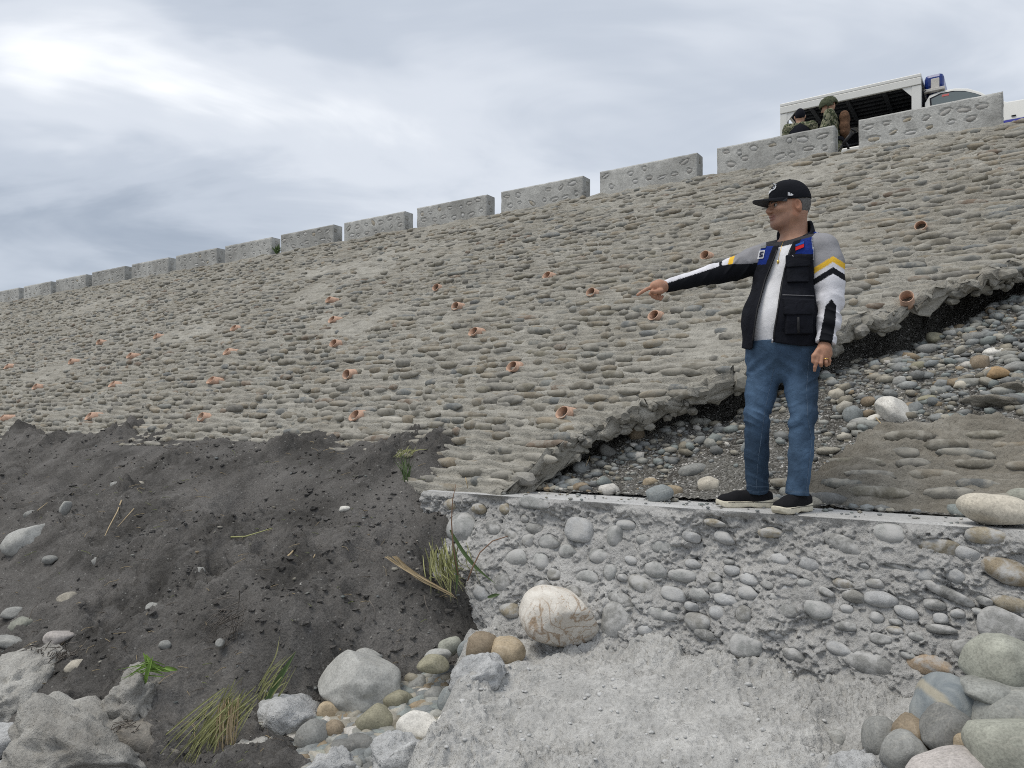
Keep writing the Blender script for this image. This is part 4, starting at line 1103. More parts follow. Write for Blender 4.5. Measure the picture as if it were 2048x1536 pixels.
# stones half sunk in the dark soil
SO = [(193, 1124, 32, 22, -10, 'lgrey', 'pale oval pebble on the soil below the dry stem'), (130, 1022, 18, 40, 5, 'lgrey', 'upright pale sliver of stone in the soil'), (135, 1200, 38, 30, -20, 'cream', 'cream angular stone in the lower soil'),
      (306, 1216, 28, 22, 0, 'lgrey', 'pale round pebble in the middle of the soil slope'), (24, 1226, 42, 24, -15, 'lgrey', 'grey oval stone on the soil at the left edge'), (45, 1250, 70, 34, -20, 'sage', 'flat olive stone sunk in the soil at the left'),
      (150, 1335, 44, 28, -10, 'cream', 'cream stone under the roots'), (365, 1145, 34, 18, -10, 'grey', 'grey flat pebble right of the cream ones'), (400, 1142, 20, 16, 0, 'lgrey', 'tiny pale pebble in mid slope'),
      (237, 972, 34, 18, 0, 'lgrey', 'pale stone under the soil ridge'), (330, 1290, 24, 18, 0, 'grey', 'small grey pebble above the bright grass'), (440, 1285, 18, 16, 0, 'lgrey', 'small pale pebble in the lower soil'), (120, 1275, 60, 30, -5, 'pink', 'pinkish flat stone above the roots'),
      (275, 970, 26, 16, 0, 'cream', 'cream pebble under the soil ridge'), (20, 1285, 60, 26, 8, 'lgrey', 'pale flat stone over the weathered slab'), (690, 1018, 22, 12, 0, 'white', 'white chip near the right of the soil'), (60, 1030, 24, 18, 0, 'grey', 'grey pebble above the half buried boulder'),
      (640, 965, 26, 16, 0, 'grey', 'grey stone below the ridge at mid soil'), (100, 1120, 30, 18, 0, 'grey', 'grey flat pebble right of the half buried boulder')]
for x, y, w, h, r, c, lab in SO:
    rock(x, y, w, h, r, np.array(C_[c]) * .8, lab, S_, 'pebble', 'stone', group='stones in the dark soil', sink=.7, facets=3)
# stones one can pick out on the gravel
GS = [(1706, 832, 40, 38, 0, 'blue', 'round blue-green cobble nearest the jeans'), (1320, 988, 54, 36, -15, 'blue', 'blue-grey slab-like stone left of the right shoe'), (1417, 970, 44, 34, -5, 'cream', 'pale oval cobble left of the jeans'),
      (1348, 982, 34, 24, 0, 'tan', 'tan cobble between the blue-grey and pale ones'), (1386, 941, 60, 28, -10, 'grey', 'long grey cobble on the gravel left of the jeans'), (1997, 748, 56, 30, 8, 'orange', 'orange tan cobble at the right edge of the gravel'),
      (1959, 727, 38, 34, 0, 'brown', 'brown round cobble beside the orange tan one'), (2032, 738, 48, 30, -8, 'grey', 'grey angular cobble right of the orange one'), (1872, 677, 40, 24, 5, 'olive', 'olive pointed cobble below the broken edge'),
      (1950, 677, 44, 26, -5, 'grey', 'grey cobble below the broken edge at right'), (1990, 705, 48, 20, -3, 'white', 'long white-grey cobble above the brown one'), (1857, 700, 48, 24, 0, 'grey', 'grey flat cobble in the upper gravel'),
      (1836, 732, 28, 18, -10, 'olive', 'small olive cobble in the upper gravel'), (1800, 763, 28, 22, 0, 'lgrey', 'pale bluish round cobble above the largest boulder'), (1923, 772, 28, 22, 0, 'cream', 'cream round cobble on the right gravel'),
      (1749, 730, 22, 20, 0, 'blue', 'blue round pebble in the dark gravel right of the hand'), (1673, 789, 32, 26, 0, 'cream', 'cream cracked cobble right of the knee'), (1650, 752, 22, 22, 0, 'lgrey', 'pale pebble just right of the jeans pocket'),
      (1740, 806, 34, 26, 0, 'brown', 'brown cobble left of the largest gravel boulder'), (1740, 828, 26, 18, 0, 'brown', 'small brown cobble under the brown one'), (1750, 838, 34, 18, -15, 'white', 'white rough stone before the largest boulder'),
      (1740, 852, 50, 24, 15, 'green', 'dark green cobble before the settled remnant'), (1720, 846, 46, 22, -5, 'lgrey', 'pale cobble next to the dark green one'), (1270, 868, 34, 36, 20, 'brown', 'brown cobble in the shade of the broken edge'),
      (1100, 955, 50, 42, 0, 'grey', 'grey stone wedged under the slab at its left end'), (1160, 975, 40, 20, -8, 'brown', 'brown pebble at the left end of the gravel'), (1495, 895, 30, 30, 0, 'blue', 'pale blue stone just left of the knee'), (1300, 965, 30, 20, 0, 'tan', 'small orange cobble above the blue-grey slab'), (1822, 814, 40, 20, 0, 'brown', 'brown flat cobble right behind the largest boulder'), (1855, 800, 36, 20, -10, 'olive', 'mottled cobble above the settled remnant'), (1875, 783, 34, 20, 0, 'green', 'green-grey cobble in the right gravel'), (1215, 905, 40, 26, 30, 'dgrey', 'dark cobble deep under the broken edge')]
for x, y, w, h, r, c, lab in GS:
    rock(x, y, w, h, r, C_[c], lab, G_, 'cobble', 'stone', group='stones on the gravel bank', sink=.45, facets=2)

# the gravel itself: the larger pebbles one by one, the rest as one mass
PEB = [mk_mesh('pebble', v, f) for v, f in PROTO2]
for me_ in PEB: me_.materials.append(M_ROCK)
GLAB = {0: 'grey pebble among the others on the gravel bank', 1: 'pale pebble among the others on the gravel bank', 2: 'brownish pebble among the others on the gravel bank', 3: 'dark pebble among the others on the gravel bank'}
def scatter_gravel():
    rg = random.Random(21); it = []
    R = np.random.default_rng(21); n = 11000
    s = R.uniform(-1.6, 3.2, n); p = R.uniform(4.44, 7.2, n)
    v = (p - P0) / CT; ev = edge_v(s)
    dens = 0.5 + 0.9 * fbm(s * 1.3, p * 1.3, seed=601, o=2) + 0.5 * sstep(0.9, 0.0, s) + 0.35 * sstep(1.6, 2.6, s) + 0.45 * sstep(-.25, .05, v - ev)
    ok = (v < ev + 0.35) & ~((s < 1.0) & (p > 4.5) & (p < 5.25 - 0.1 * s) & ~((s > 0.75) & (p > 5.0))) & (R.random(n) < dens)
    rr = np.clip(R.lognormal(-4.30, 0.62, n) * (1 + .35 * sstep(.9, 0, s)), 0.006, 0.052); rr = np.where(v > ev - 0.05, np.minimum(rr * 1.3, 0.045), rr)
    z = gravel_s(s, p)
    for i in np.nonzero(ok)[0]:
        r = float(rr[i]); loc = W(s[i], p[i], z[i] + r * 0.25)
        fr = rotm((0, 0, 1), rg.uniform(0, 6.3)) @ rotm((1, 0, 0), rg.gauss(0.35, .3))
        half = (r * rg.uniform(1, 1.6), r * rg.uniform(.75, 1.1), r * rg.uniform(.5, .85))
        it.append((r / loc[1], loc, fr, half, pick(rg, PAL_RIVER, PAL_RIVER_W)))
    it.sort(key=lambda a: -a[0])
    for r, loc, fr, half, c in it[:190]:
        o = place_stone('pebble', rg.choice(PEB), loc, fr, half, None, c)
        L = sum(c) / 3
        k = 1 if L > .36 else 3 if L < .235 else 2 if c[0] > c[2] * 1.3 else 0
        tag(o, GLAB[k], 'stone', GLAB[k].replace('pebble among the others', 'pebbles'))
    v, f, c = join_stones([(*rg.choice(PROTO1), loc, fr, half, c) for r, loc, fr, half, c in it[190:]])
    me = mk_mesh('loose_gravel', v, f); set_col(me, c); obj('loose_gravel', me, M_ROCK_J, kind='stuff')
scatter_gravel()

def scatter_soil():
    """clods and grit on the soil; uncountable"""
    rg = random.Random(31); it = []; it2 = []
    R = np.random.default_rng(31); n = 5500
    s = 2.6 + 7.5 * R.random(n) ** 1.7; p = R.uniform(1.6, 4.55, n)
    rr = np.clip(R.lognormal(-4.85, 0.5, n), 0.004, 0.024)
    X, Y = XY(s, p)
    ok = (Y > 2.6) & (X / Y > -.72) & ~((X > -.25) & (p < 3.6)) & (R.random(n) < 0.5 + 0.9 * vnoise(s * 2.1, p * 2.1, seed=611))
    z = soil_z(s, p)
    for i in np.nonzero(ok)[0]:
        r = float(rr[i])
        fr = rotm((0, 0, 1), rg.uniform(0, 6.3)) @ rotm((1, 0, 0), rg.gauss(0, .5))
        half = (r * rg.uniform(1, 1.6), r * rg.uniform(.7, 1.1), r * rg.uniform(.4, .8))
        e = (*rg.choice(PROTO1), W(s[i], p[i], z[i] + r * .25), fr, half)
        if rg.random() < 0.86: it.append((*e, (.08, .076, .072)))
        else: it2.append((*e[:4], tuple(h * .7 for h in half), pick(rg, PAL_RIVER, PAL_RIVER_W)))
    v, f, c = join_stones(it); obj('soil_clods', mk_mesh('soil_clods', v + .003 * np.random.default_rng(5).normal(size=v.shape), f, smooth=False), M_SOIL, kind='stuff')
    v, f, c = join_stones(it2); me = mk_mesh('soil_grit', v, f); set_col(me, c * .7); obj('soil_grit', me, M_ROCK_J, kind='stuff')
    it = []
    its = []
    for i in range(170):                                       # grit on the wall top
        s_ = rg.uniform(-.9, 3.2); p_ = 4.06 + .3 * rg.random() ** .6; r = min(.02, max(.003, rg.lognormvariate(-5.2, .5)))
        its.append((*rg.choice(PROTO1), W(s_, p_, WT + .004 + r * .3), rotm((0, 0, 1), rg.uniform(0, 6)), (r * 1.3, r, r * .7), pick(rg, PAL_RIVER, PAL_RIVER_W)))
    n = 6000                                                   # small stones and crumbs filling the cobble heap and the apron
    X = np.r_[R.uniform(-1.5, 2.4, n), R.uniform(-1.4, .05, 2600)]; Y = np.r_[R.uniform(2.7, 4.6, n), R.uniform(3.2, 4.6, 2600)]; n = len(X)
    s, p = SPof(X, Y)
    al = apron_left(Y); heap = X < al + 0.03
    zb = surf_bed(X, Y); zs = soil_z(s, p, False); za = apron_z(X, Y)
    xp = 1024 + X / Y * FPX; yp = HZ - zb / Y * FPX
    inheap = heap & (xp > 500) & (yp > 1290 + 0.6 * np.maximum(0, 860 - xp) * (xp > 760) + 60 * (xp <= 760) + 0.35 * np.maximum(0, 620 - xp)) & (zs < zb + 0.03)
    ok = (p < 3.8) & (inheap | (~heap & (R.random(n) < .10)))
    for i in np.nonzero(ok)[0]:
        hp = bool(inheap[i])
        z = max(zb[i], zs[i]) if hp else za[i]
        r = min(.05, max(.008, rg.lognormvariate(-3.5, .5))) if hp else min(.016, max(.004, rg.lognormvariate(-5.0, .4)))
        c = pick(rg, PAL_RIVER, PAL_RIVER_W) if hp else (.5, .5, .49)
        fr = rotm((0, 0, 1), rg.uniform(0, 6.3)) @ rotm((1, 0, 0), rg.gauss(0, .4))
        it_ = (*rg.choice(PROTO2 if r > .045 else PROTO1), np.array([X[i], Y[i], z + CAMZ + r * .3]), fr, (r * 1.3, r, r * .7), c)
        its.append(it_)
    it = its
    v, f, c = join_stones(it); me = mk_mesh('cement_and_cobble_crumbs', v, f); set_col(me, c); obj('cement_and_cobble_crumbs', me, M_ROCK_J, kind='stuff')
scatter_soil()

# ---------------------------------------------------------------- grass, stalks, roots
def mat_blade(name, c1, c2):
    n = NT(name)
    c = n.mix(n.noise(9, 3), c1, c2)
    m = n.done(c, .6, spec=.3)
    return m
M_GREEN = mat_blade('green_blade', (.10, .19, .035), (.22, .33, .07))
M_PALE = mat_blade('pale_grass', (.24, .27, .10), (.42, .40, .20))
M_DARKG = mat_blade('dark_blade', (.055, .10, .035), (.13, .18, .07))
M_DRY = mat_blade('dry_stalk', (.36, .27, .15), (.52, .42, .27))
M_RED = mat_blade('reddish_stem', (.16, .09, .06), (.26, .17, .11))
M_ROOT = mat_blade('root_fibre', (.09, .08, .07), (.18, .16, .14))
def blade(pts, w, fold=.35):
    """a folded, tapering leaf along a polyline"""
    pts = np.asarray(pts, float); m = 9
    t0 = np.linspace(0, 1, len(pts)); t = np.linspace(0, 1, m)
    # smooth
    P = np.stack([np.interp(t, t0, pts[:, i]) for i in range(3)], 1)
    for _ in range(2): P[1:-1] = (P[:-2] + 2 * P[1:-1] + P[2:]) / 4
    T = np.gradient(P, axis=0); T /= np.linalg.norm(T, axis=1)[:, None] + 1e-9
    sd = np.cross(T, [0.15, -1.0, 0.25]); sd /= np.linalg.norm(sd, axis=1)[:, None] + 1e-9
    nn = np.cross(sd, T)
    ww = w * np.clip(np.minimum(0.45 + t * 3, (1 - t) * 2.2 + 0.04), 0, 1)
    rows = np.stack([P - sd * ww[:, None] / 2 + nn * ww[:, None] * fold, P, P + sd * ww[:, None] / 2 + nn * ww[:, None] * fold], 1)
    return rows.reshape(-1, 3), grid_faces(m, 3)
def on(x, y, surf, lift=0.0):
    t = hit(x, y, surf); v = px_Y(x, y, t - 0.01); return np.array(v) + np.array([0, 0, lift])
def tuft(name, label, cat, mat, blades, group=None):
    v, f = merge(blades)
    return tag(obj(name, mk_mesh(name, v, f), mat), label, cat, group)
def px_blade(path, Y, w, rg=None, jy=.05):
    q = [np.array(px_Y(x, y, Y + (rg.gauss(0, jy) if rg else 0))) for x, y in path]
    return blade(q, w)
def build_plants():
    rg = random.Random(9)
    t = hit(300, 1365, S_) - .05
    bl = []
    for i in range(16):
        x0, y0 = rg.gauss(330, 8), rg.gauss(1340, 5); L = rg.uniform(60, 110)
        bl.append(px_blade([(x0, y0), (x0 - L * .45, y0 - rg.uniform(4, 16)), (x0 - L, y0 + rg.uniform(0, 30))], t, .006, rg, .02))
    for (a, b, c) in [((292, 1358), (298, 1335), (306, 1312)), ((300, 1340), (294, 1318), (286, 1305)), ((296, 1345), (290, 1365), (284, 1385)), ((330, 1335), (345, 1338), (356, 1340)), ((315, 1335), (300, 1322), (292, 1308))]:
        bl.append(px_blade([a, b, c], t - .02, .02, rg, .01))
    tuft('grass_tuft', 'bright green grass tuft on the tilted concrete fragment', 'grass', M_GREEN, bl)
    t = hit(430, 1470, S_) - .10
    bl = []
    for i in range(70):
        x0, y0 = rg.gauss(478, 22), rg.gauss(1392, 16); dx = rg.uniform(40, 160)
        bl.append(px_blade([(x0, y0), (x0 - dx * .35, y0 + 40), (x0 - dx * .75, y0 + 95), (x0 - dx, y0 + rg.uniform(120, 170))], t, rg.uniform(.003, .008), rg, .05))
    tuft('grass_tuft', 'pale long grass hanging down between the concrete and cobbles', 'grass', M_PALE, bl)
    bl = []
    for i in range(16):
        x0 = rg.gauss(462, 10)
        bl.append(px_blade([(x0, rg.gauss(1400, 8)), (x0 - rg.uniform(0, 14), 1450), (x0 - rg.uniform(-6, 22), 1536 + rg.uniform(-20, 20))], t - .05, .006, rg, .02))
    tuft('dry_stalk_bunch', 'brown dry stalks hanging beside the pale long grass', 'dry grass', M_DRY, bl)
    t = hit(550, 1400, S_) - .06
    tuft('broad_leaf', 'single broad dark green blade left of the cobble heap', 'leaf', M_DARKG, [px_blade([(520, 1428), (548, 1375), (572, 1335), (592, 1303)], t, .030), px_blade([(528, 1420), (550, 1372), (566, 1330)], t + .02, .012)])
    bl = []
    for i in range(14):
        x0, y0 = rg.gauss(520, 10), rg.gauss(1400, 12)
        bl.append(px_blade([(x0, y0), (x0 + rg.uniform(10, 40), y0 - rg.uniform(30, 60)), (x0 + rg.uniform(40, 70), y0 - rg.uniform(60, 100))], t + .02, .006, rg, .02))
    tuft('grass_tuft', 'yellowish grass behind the broad dark blade', 'grass', M_PALE, bl)
    # bundle at the hollow by the wall
    t = hit(850, 1150, S_) - .06
    bl = []
    for i in range(9):
        j = rg.gauss(0, 4)
        bl.append(px_blade([(770 + rg.uniform(0, 25), 1112 + j * .4), (820, 1142 + j), (868 + j, 1168 + j), (905 + j, 1188 + j)], t - .02, rg.uniform(.007, .014), rg, .01))
    tuft('dry_stalk_bunch', 'tan dry reed stalks lying across the hollow by the wall', 'dry grass', M_DRY, bl)
    bl = []
    for i in range(60):
        x0, y0 = rg.gauss(885, 20), rg.gauss(1098, 12)
        bl.append(px_blade([(x0, y0), (x0 + rg.uniform(-10, 14), y0 + 40), (x0 + rg.uniform(-10, 40), y0 + rg.uniform(40, 100))], t + .02, rg.uniform(.003, .008), rg, .05))
    tuft('grass_tuft', 'tangled grass hanging in the hollow beside the wall end', 'grass', M_PALE, bl)
    tuft('reed_leaf', 'dark green reed leaf reaching over the wall cobbles', 'leaf', M_DARKG, [px_blade([(900, 1060), (925, 1105), (955, 1140), (992, 1168)], t - .05, .022), px_blade([(905, 1085), (915, 1140), (912, 1190)], t - .04, .02), px_blade([(975, 1195), (990, 1190), (1000, 1188)], t - .05, .02)])
    v, f = tube([px_Y(x, y, t - .08) for x, y in [(912, 968), (905, 1000), (903, 1045), (906, 1090), (916, 1150)]], [.002, .003, .004, .005, .005], 6)
    tag(obj('tall_weed', mk_mesh('tall_weed', v, tidy(f)), M_RED), 'tall reddish weed stem standing before the wall end', 'stem')
    v, f = tube([px_Y(x, y, t - .08) for x, y in [(1016, 1072), (985, 1082), (960, 1105), (945, 1135), (935, 1162)]], [.003, .004, .004, .005, .005], 6)
    tag(obj('tall_weed', mk_mesh('tall_weed', v, tidy(f)), M_RED), 'reddish weed stem bent to the right over the wall', 'stem')
    t = hit(815, 960, S_) - .05
    bl = []
    for i in range(22):
        x0, y0 = rg.gauss(815, 6), rg.gauss(985, 6)
        bl.append(px_blade([(x0, y0), (x0 + rg.uniform(-8, 8), y0 - 35), (x0 + rg.uniform(-20, 18), y0 - rg.uniform(50, 90))], t, .007, rg, .05))
    bl.append(px_blade([(812, 1000), (816, 960), (822, 930)], t - .03, .022))
    tuft('grass_tuft', 'thin grass at the right end of the soil ridge', 'grass', M_DARKG, bl)
    bl = []
    for i in range(14):
        x0 = rg.gauss(806, 8); bl.append(px_blade([(x0, 915), (x0 + rg.uniform(5, 20), 900), (x0 + rg.uniform(10, 40), 893 + rg.uniform(-4, 10))], t + .2, .006, rg, .03))
    tuft('grass_tuft', 'dry wisps where the soil ridge meets the dike', 'grass', M_PALE, bl)
    s_, v_ = px_slope(548, 514)
    bl = []
    c0 = slope_pt(s_, V_TOP - .06, .02)
    for i in range(40):
        a = rg.uniform(0, 6.28); r = rg.uniform(.03, .12)
        bl.append(blade([c0, c0 + np.array([math.cos(a) * r * .5, math.sin(a) * r * .5, rg.uniform(.06, .16)]), c0 + np.array([math.cos(a) * r, math.sin(a) * r, rg.uniform(.05, .24)])], .02))
    tuft('weed', 'small green weed growing at the foot of a parapet block', 'weed', M_DARKG, bl)
    # twigs and stems lying on the soil
    TW = [([(243, 1008), (235, 1030), (218, 1062), (203, 1095)], .006, M_DRY, 'long dry stem lying on the upper soil'), ([(268, 1025), (250, 1045), (235, 1062)], .004, M_DRY, 'short dry stem beside the long one'), ([(462, 1083), (490, 1082), (520, 1073), (545, 1065)], .006, M_PALE, 'pale green stick lying across the soil'),
          ([(566, 1130), (580, 1118), (594, 1103)], .008, M_DRY, 'dry leaf strip in the middle of the soil'), ([(75, 1028), (95, 1012)], .004, M_DRY, 'short pale straw near the left of the soil'), ([(627, 1125), (634, 1110)], .004, M_DRY, 'short straw right of the dry leaf strip'),
          ([(738, 1210), (748, 1225), (752, 1250)], .003, M_ROOT, 'fine dark twig on the right soil face'), ([(712, 1104), (740, 1112), (770, 1116)], .003, M_ROOT, 'thin twig pointing to the reed bundle'), ([(848, 1200), (852, 1220), (866, 1250)], .003, M_ROOT, 'thin root curling by the wall foot'), ([(545, 1040), (530, 1075)], .003, M_ROOT, 'fine twig above the dry leaf strip'),
          ([(1752, 845), (1774, 870)], .005, M_DRY, 'thin dry twig in front of the pale gravel boulder'), ([(1180, 920), (1172, 940)], .004, M_DRY, 'short straw under the broken slab'), ([(931, 955), (936, 978)], .004, M_DRY, 'dry straw standing at the toe of the slope')]
    for path, r, m, lab in TW:
        sf = G_ if path[0][0] > 1000 else S_
        q = []
        for x, y in path:
            if path[0][1] == 955: q.append(np.array(px_Y(x, y, 5.0)))
            else: q.append(on(x, y, sf, .03))
        v, f = tube(q, np.linspace(r, r * .5, len(q)), 6)
        tag(obj('dry_twig', mk_mesh('dry_twig', v, tidy(f)), m), lab, 'twig')
    # root tangles
    for (cx, cy, n, lab, sx, sy) in [(115, 1305, 70, 'mat of dark roots above the weathered left slab', 60, 22), (470, 1235, 40, 'torn roots and stems in the gouge of the soil', 26, 40), (255, 1455, 26, 'hair roots hanging under the tilted concrete fragment', 30, 20)]:
        parts = []
        t0 = hit(cx, cy, S_) - .06
        for i in range(n):
            x0, y0 = rg.gauss(cx, sx * .5), rg.gauss(cy, sy * .5)
            ang = rg.gauss(2.45, .5); L = rg.uniform(30, 75)
            pts = [(x0, y0), (x0 + math.cos(ang) * L * .5 + rg.gauss(0, 5), y0 + math.sin(ang) * L * .5 + rg.gauss(0, 4)), (x0 + math.cos(ang) * L, y0 + math.sin(ang) * L + rg.uniform(0, 14))]
            v, f = tube([px_Y(a, b, t0 + rg.gauss(0, .03)) for a, b in pts], [.0028, .002, .001], 4, caps=False); parts.append((v, f))
        v, f = merge(parts)
        tag(obj('root_tangle', mk_mesh('root_tangle', v, f), M_ROOT), lab, 'roots')
build_plants()
def build_litter():
    """short straws and rootlets strewn over the soil; uncountable"""
    rg = random.Random(44); parts = []; cols = []
    for i in range(420):
        s = 2.9 + 5.5 * rg.random() ** 1.5; p = rg.uniform(2.0, 4.45)
        X, Y = XY(s, p)
        if X / Y < -.7 or (X > -.3 and p < 3.6): continue
        z = float(soil_z(np.array(s), np.array(p)))
        c = np.array(W(s, p, z + .012)); a = rg.uniform(0, 6.28); L = rg.lognormvariate(-2.9, .5)
        d = np.array([math.cos(a), math.sin(a), rg.gauss(0, .25)])
        v, f = tube([c - d * L / 2, c + np.array([rg.gauss(0, L * .08), rg.gauss(0, L * .08), L * .08]), c + d * L / 2], [.0022, .0018, .001], 4, caps=False)
        parts.append((v, f)); k = rg.random()
        cols.append(np.tile((.30, .24, .15) if k < .35 else (.10, .085, .07) if k < .8 else (.16, .18, .08), (len(v), 1)))
    v, f = merge(parts); me = mk_mesh('plant_litter', v, f); set_col(me, np.concatenate(cols)); obj('plant_litter', me, M_ROCK_J, kind='stuff')
build_litter()
# ---------------------------------------------------------------- solid modelling by distance fields (people)
def d_rc(P, a, b, ra, rb):
    a = np.asarray(a, float); b = np.asarray(b, float); ab = b - a
    t = np.clip((P - a) @ ab / max(ab @ ab, 1e-9), 0, 1)
    return np.linalg.norm(P - a - t[:, None] * ab, axis=1) - (ra + (rb - ra) * t)
def d_chain(P, pts, rad, k=0.02):
    d = d_rc(P, pts[0], pts[1], rad[0], rad[1])
    for i in range(1, len(pts) - 1): d = smin(d, d_rc(P, pts[i], pts[i + 1], rad[i], rad[i + 1]), k)
    return d
def d_el(P, c, r, R=None):
    q = P - np.asarray(c, float)
    if R is not None: q = q @ R
    r = np.asarray(r, float)
    k0 = np.linalg.norm(q / r, axis=1); k1 = np.linalg.norm(q / (r * r), axis=1)
    return k0 * (k0 - 1) / np.maximum(k1, 1e-9)
def d_box(P, c, half, rd=0.0, R=None):
    q = P - np.asarray(c, float)
    if R is not None: q = q @ R
    q = np.abs(q) - (np.asarray(half, float) - rd)
    return np.linalg.norm(np.maximum(q, 0), axis=1) + np.minimum(q.max(1), 0) - rd
def near(P, c, r, fn, far=.3):
    m = ((P - c) ** 2).sum(1) < r * r
    d = np.full(len(P), far)
    if m.any(): d[m] = fn(P[m])
    return d
def smin(a, b, k):
    h = np.maximum(k - np.abs(a - b), 0) / k
    return np.minimum(a, b) - h * h * k * 0.25
def smax(a, b, k): return -smin(-a, -b, k)
def frame(fwd, up=(0, 0, 1)):
    """columns: forward, left, up"""
    f = np.asarray(fwd, float); f = f / np.linalg.norm(f)
    l = np.cross(np.asarray(up, float), f); l /= np.linalg.norm(l)
    return np.stack([f, l, np.cross(f, l)], 1)
def sdf_mesh(name, fn, lo, hi, h, blk=8):
    """naive surface nets over a sparse band"""
    lo = np.asarray(lo, float); hi = np.asarray(hi, float)
    nb = np.maximum(1, np.ceil((hi - lo) / (h * blk)).astype(int)); n = nb * blk + 1
    bc = np.stack(np.meshgrid(*[np.arange(k) for k in nb], indexing='ij'), -1).reshape(-1, 3)
    cen = lo + (bc + 0.5) * blk * h
    dc = fn(cen)
    act = np.abs(dc) < blk * h * 0.87 * 1.3 + 0.007
    V = np.empty(tuple(n), np.float32)
    cs = dc.reshape(tuple(nb)).astype(np.float32)
    V[:-1, :-1, :-1] = np.repeat(np.repeat(np.repeat(cs, blk, 0), blk, 1), blk, 2)
    V[-1] = V[-2]; V[:, -1] = V[:, -2]; V[:, :, -1] = V[:, :, -2]
    g = np.stack(np.meshgrid(*[np.arange(blk + 1)] * 3, indexing='ij'), -1).reshape(-1, 3)
    ab = bc[act]
    for i in range(0, len(ab), 300):
        idx = (ab[i:i + 300, None] * blk + g[None]).reshape(-1, 3)
        V[idx[:, 0], idx[:, 1], idx[:, 2]] = fn(lo + idx * h)
    V[0] = V[-1] = 1; V[:, 0] = V[:, -1] = 1; V[:, :, 0] = V[:, :, -1] = 1
    S = V < 0
    c = S[:-1, :-1, :-1].astype(np.int8)
    for dx, dy, dz in ((1, 0, 0), (0, 1, 0), (0, 0, 1), (1, 1, 0), (1, 0, 1), (0, 1, 1), (1, 1, 1)):
        c = c + S[dx:n[0] - 1 + dx, dy:n[1] - 1 + dy, dz:n[2] - 1 + dz]
    A = np.argwhere((c > 0) & (c < 8))
    vid = np.full(c.shape, -1, np.int32); vid[A[:, 0], A[:, 1], A[:, 2]] = np.arange(len(A))
    acc = np.zeros((len(A), 3)); cnt = np.zeros(len(A))
    cor = [(x, y, z) for x in (0, 1) for y in (0, 1) for z in (0, 1)]
    val = {q: V[A[:, 0] + q[0], A[:, 1] + q[1], A[:, 2] + q[2]].astype(float) for q in cor}
    for q in cor:
        for ax in range(3):
            if q[ax]: continue
            r = list(q); r[ax] = 1; r = tuple(r)
            a, b = val[q], val[r]; m = (a < 0) != (b < 0)
            t = np.where(m, a / np.where(m, a - b, 1), 0)
            pt = np.tile(np.array(q, float), (len(A), 1)); pt[:, ax] = t
            acc += np.where(m[:, None], pt, 0); cnt += m
    verts = lo + (A + acc / cnt[:, None]) * h
    F = []
    for ax in range(3):
        sl0 = [slice(None)] * 3; sl1 = [slice(None)] * 3; sl0[ax] = slice(0, -1); sl1[ax] = slice(1, None)
        x = S[tuple(sl0)] != S[tuple(sl1)]
        E = np.argwhere(x); ins = S[tuple(sl0)][x]
        u, w = (ax + 1) % 3, (ax + 2) % 3
        E_ok = (E[:, u] > 0) & (E[:, w] > 0) & (E[:, u] < c.shape[u]) & (E[:, w] < c.shape[w]) & (E[:, ax] < c.shape[ax]); E = E[E_ok]; ins = ins[E_ok]
        qs = []
        for du, dw in ((-1, -1), (0, -1), (0, 0), (-1, 0)):
            k = E.copy(); k[:, u] += du; k[:, w] += dw; qs.append(vid[k[:, 0], k[:, 1], k[:, 2]])
        Q = np.stack(qs, 1); Q[~ins] = Q[~ins][:, ::-1]
        F.append(Q[(Q >= 0).all(1)])
    return mk_mesh(name, verts, np.concatenate(F))
def mverts(me):
    v = np.empty(len(me.vertices) * 3, np.float32); me.vertices.foreach_get('co', v); return v.reshape(-1, 3).astype(float)
def mat_cloth(name, weave=420.0, bump=0.25, rough=0.9, vary=0.12, scale=9.0, sheen=0.0):
    n = NT(name).world_co()
    base = n.attr('Col')
    c = n.mix(1.0, base, n.ramp(n.noise(scale, 4, .6), [(.3, 1 - vary), (.7, 1 + vary)]), 'MULTIPLY')
    c = n.mix(1.0, c, n.ramp(n.noise(weave, 2, .6), [(.3, .86), (.7, 1.12)]), 'MULTIPLY')
    nr = n.bump(n.noise(28, 3, .55, .8), bump, .012); nr = n.bump(n.noise(weave, 2), .2, .0015, nr)
    m = n.done(c, rough, nr, spec=.12)
    return m
M_CLOTH = mat_cloth('clothing_fabric')
def mat_skin():
    n = NT('skin').world_co()
    base = n.attr('Col')
    c = n.mix(1.0, base, n.ramp(n.noise(40, 4), [(.3, .9), (.7, 1.1)]), 'MULTIPLY')
    m = n.done(c, .55, n.bump(n.noise(300, 3), .15, .001), spec=.35)
    n.b.inputs['Subsurface Weight'].default_value = 0.08
    n.b.inputs['Subsurface Radius'].default_value = (.012, .005, .003)
    return m
M_SKIN = mat_skin()
def mat_camo():
    n = NT('camouflage').world_co()
    a = n.noise(15, 2, .5, .4); b = n.noise(24, 2, .5, .6); d = n.noise(33, 2, .5, .5)
    c = n.mix(n.ramp(a, [(.49, 0), (.51, 1)], 'LINEAR'), (.20, .20, .135), (.075, .09, .05))
    c = n.mix(n.ramp(b, [(.56, 0), (.58, 1)]), c, (.035, .04, .03))
    c = n.mix(n.ramp(d, [(.60, 0), (.62, 1)]), c, (.30, .285, .20))
    return n.done(c, .9, n.bump(n.noise(30, 3), .3, .015), spec=.1)
M_CAMO = mat_camo()
M_BLACK = plain('black_fabric', (.012, .013, .018), .9, spec=.1, var=.25)
M_HELM = plain('helmet_cover', (.075, .085, .055), .9, spec=.1, var=.5, scale=40, bump=.5)
M_PACK = plain('brown_pack', (.125, .072, .045), .9, spec=.1, var=.5, scale=45, bump=.4)
M_GUN = plain('gun_metal', (.012, .012, .013), .5, spec=.3)
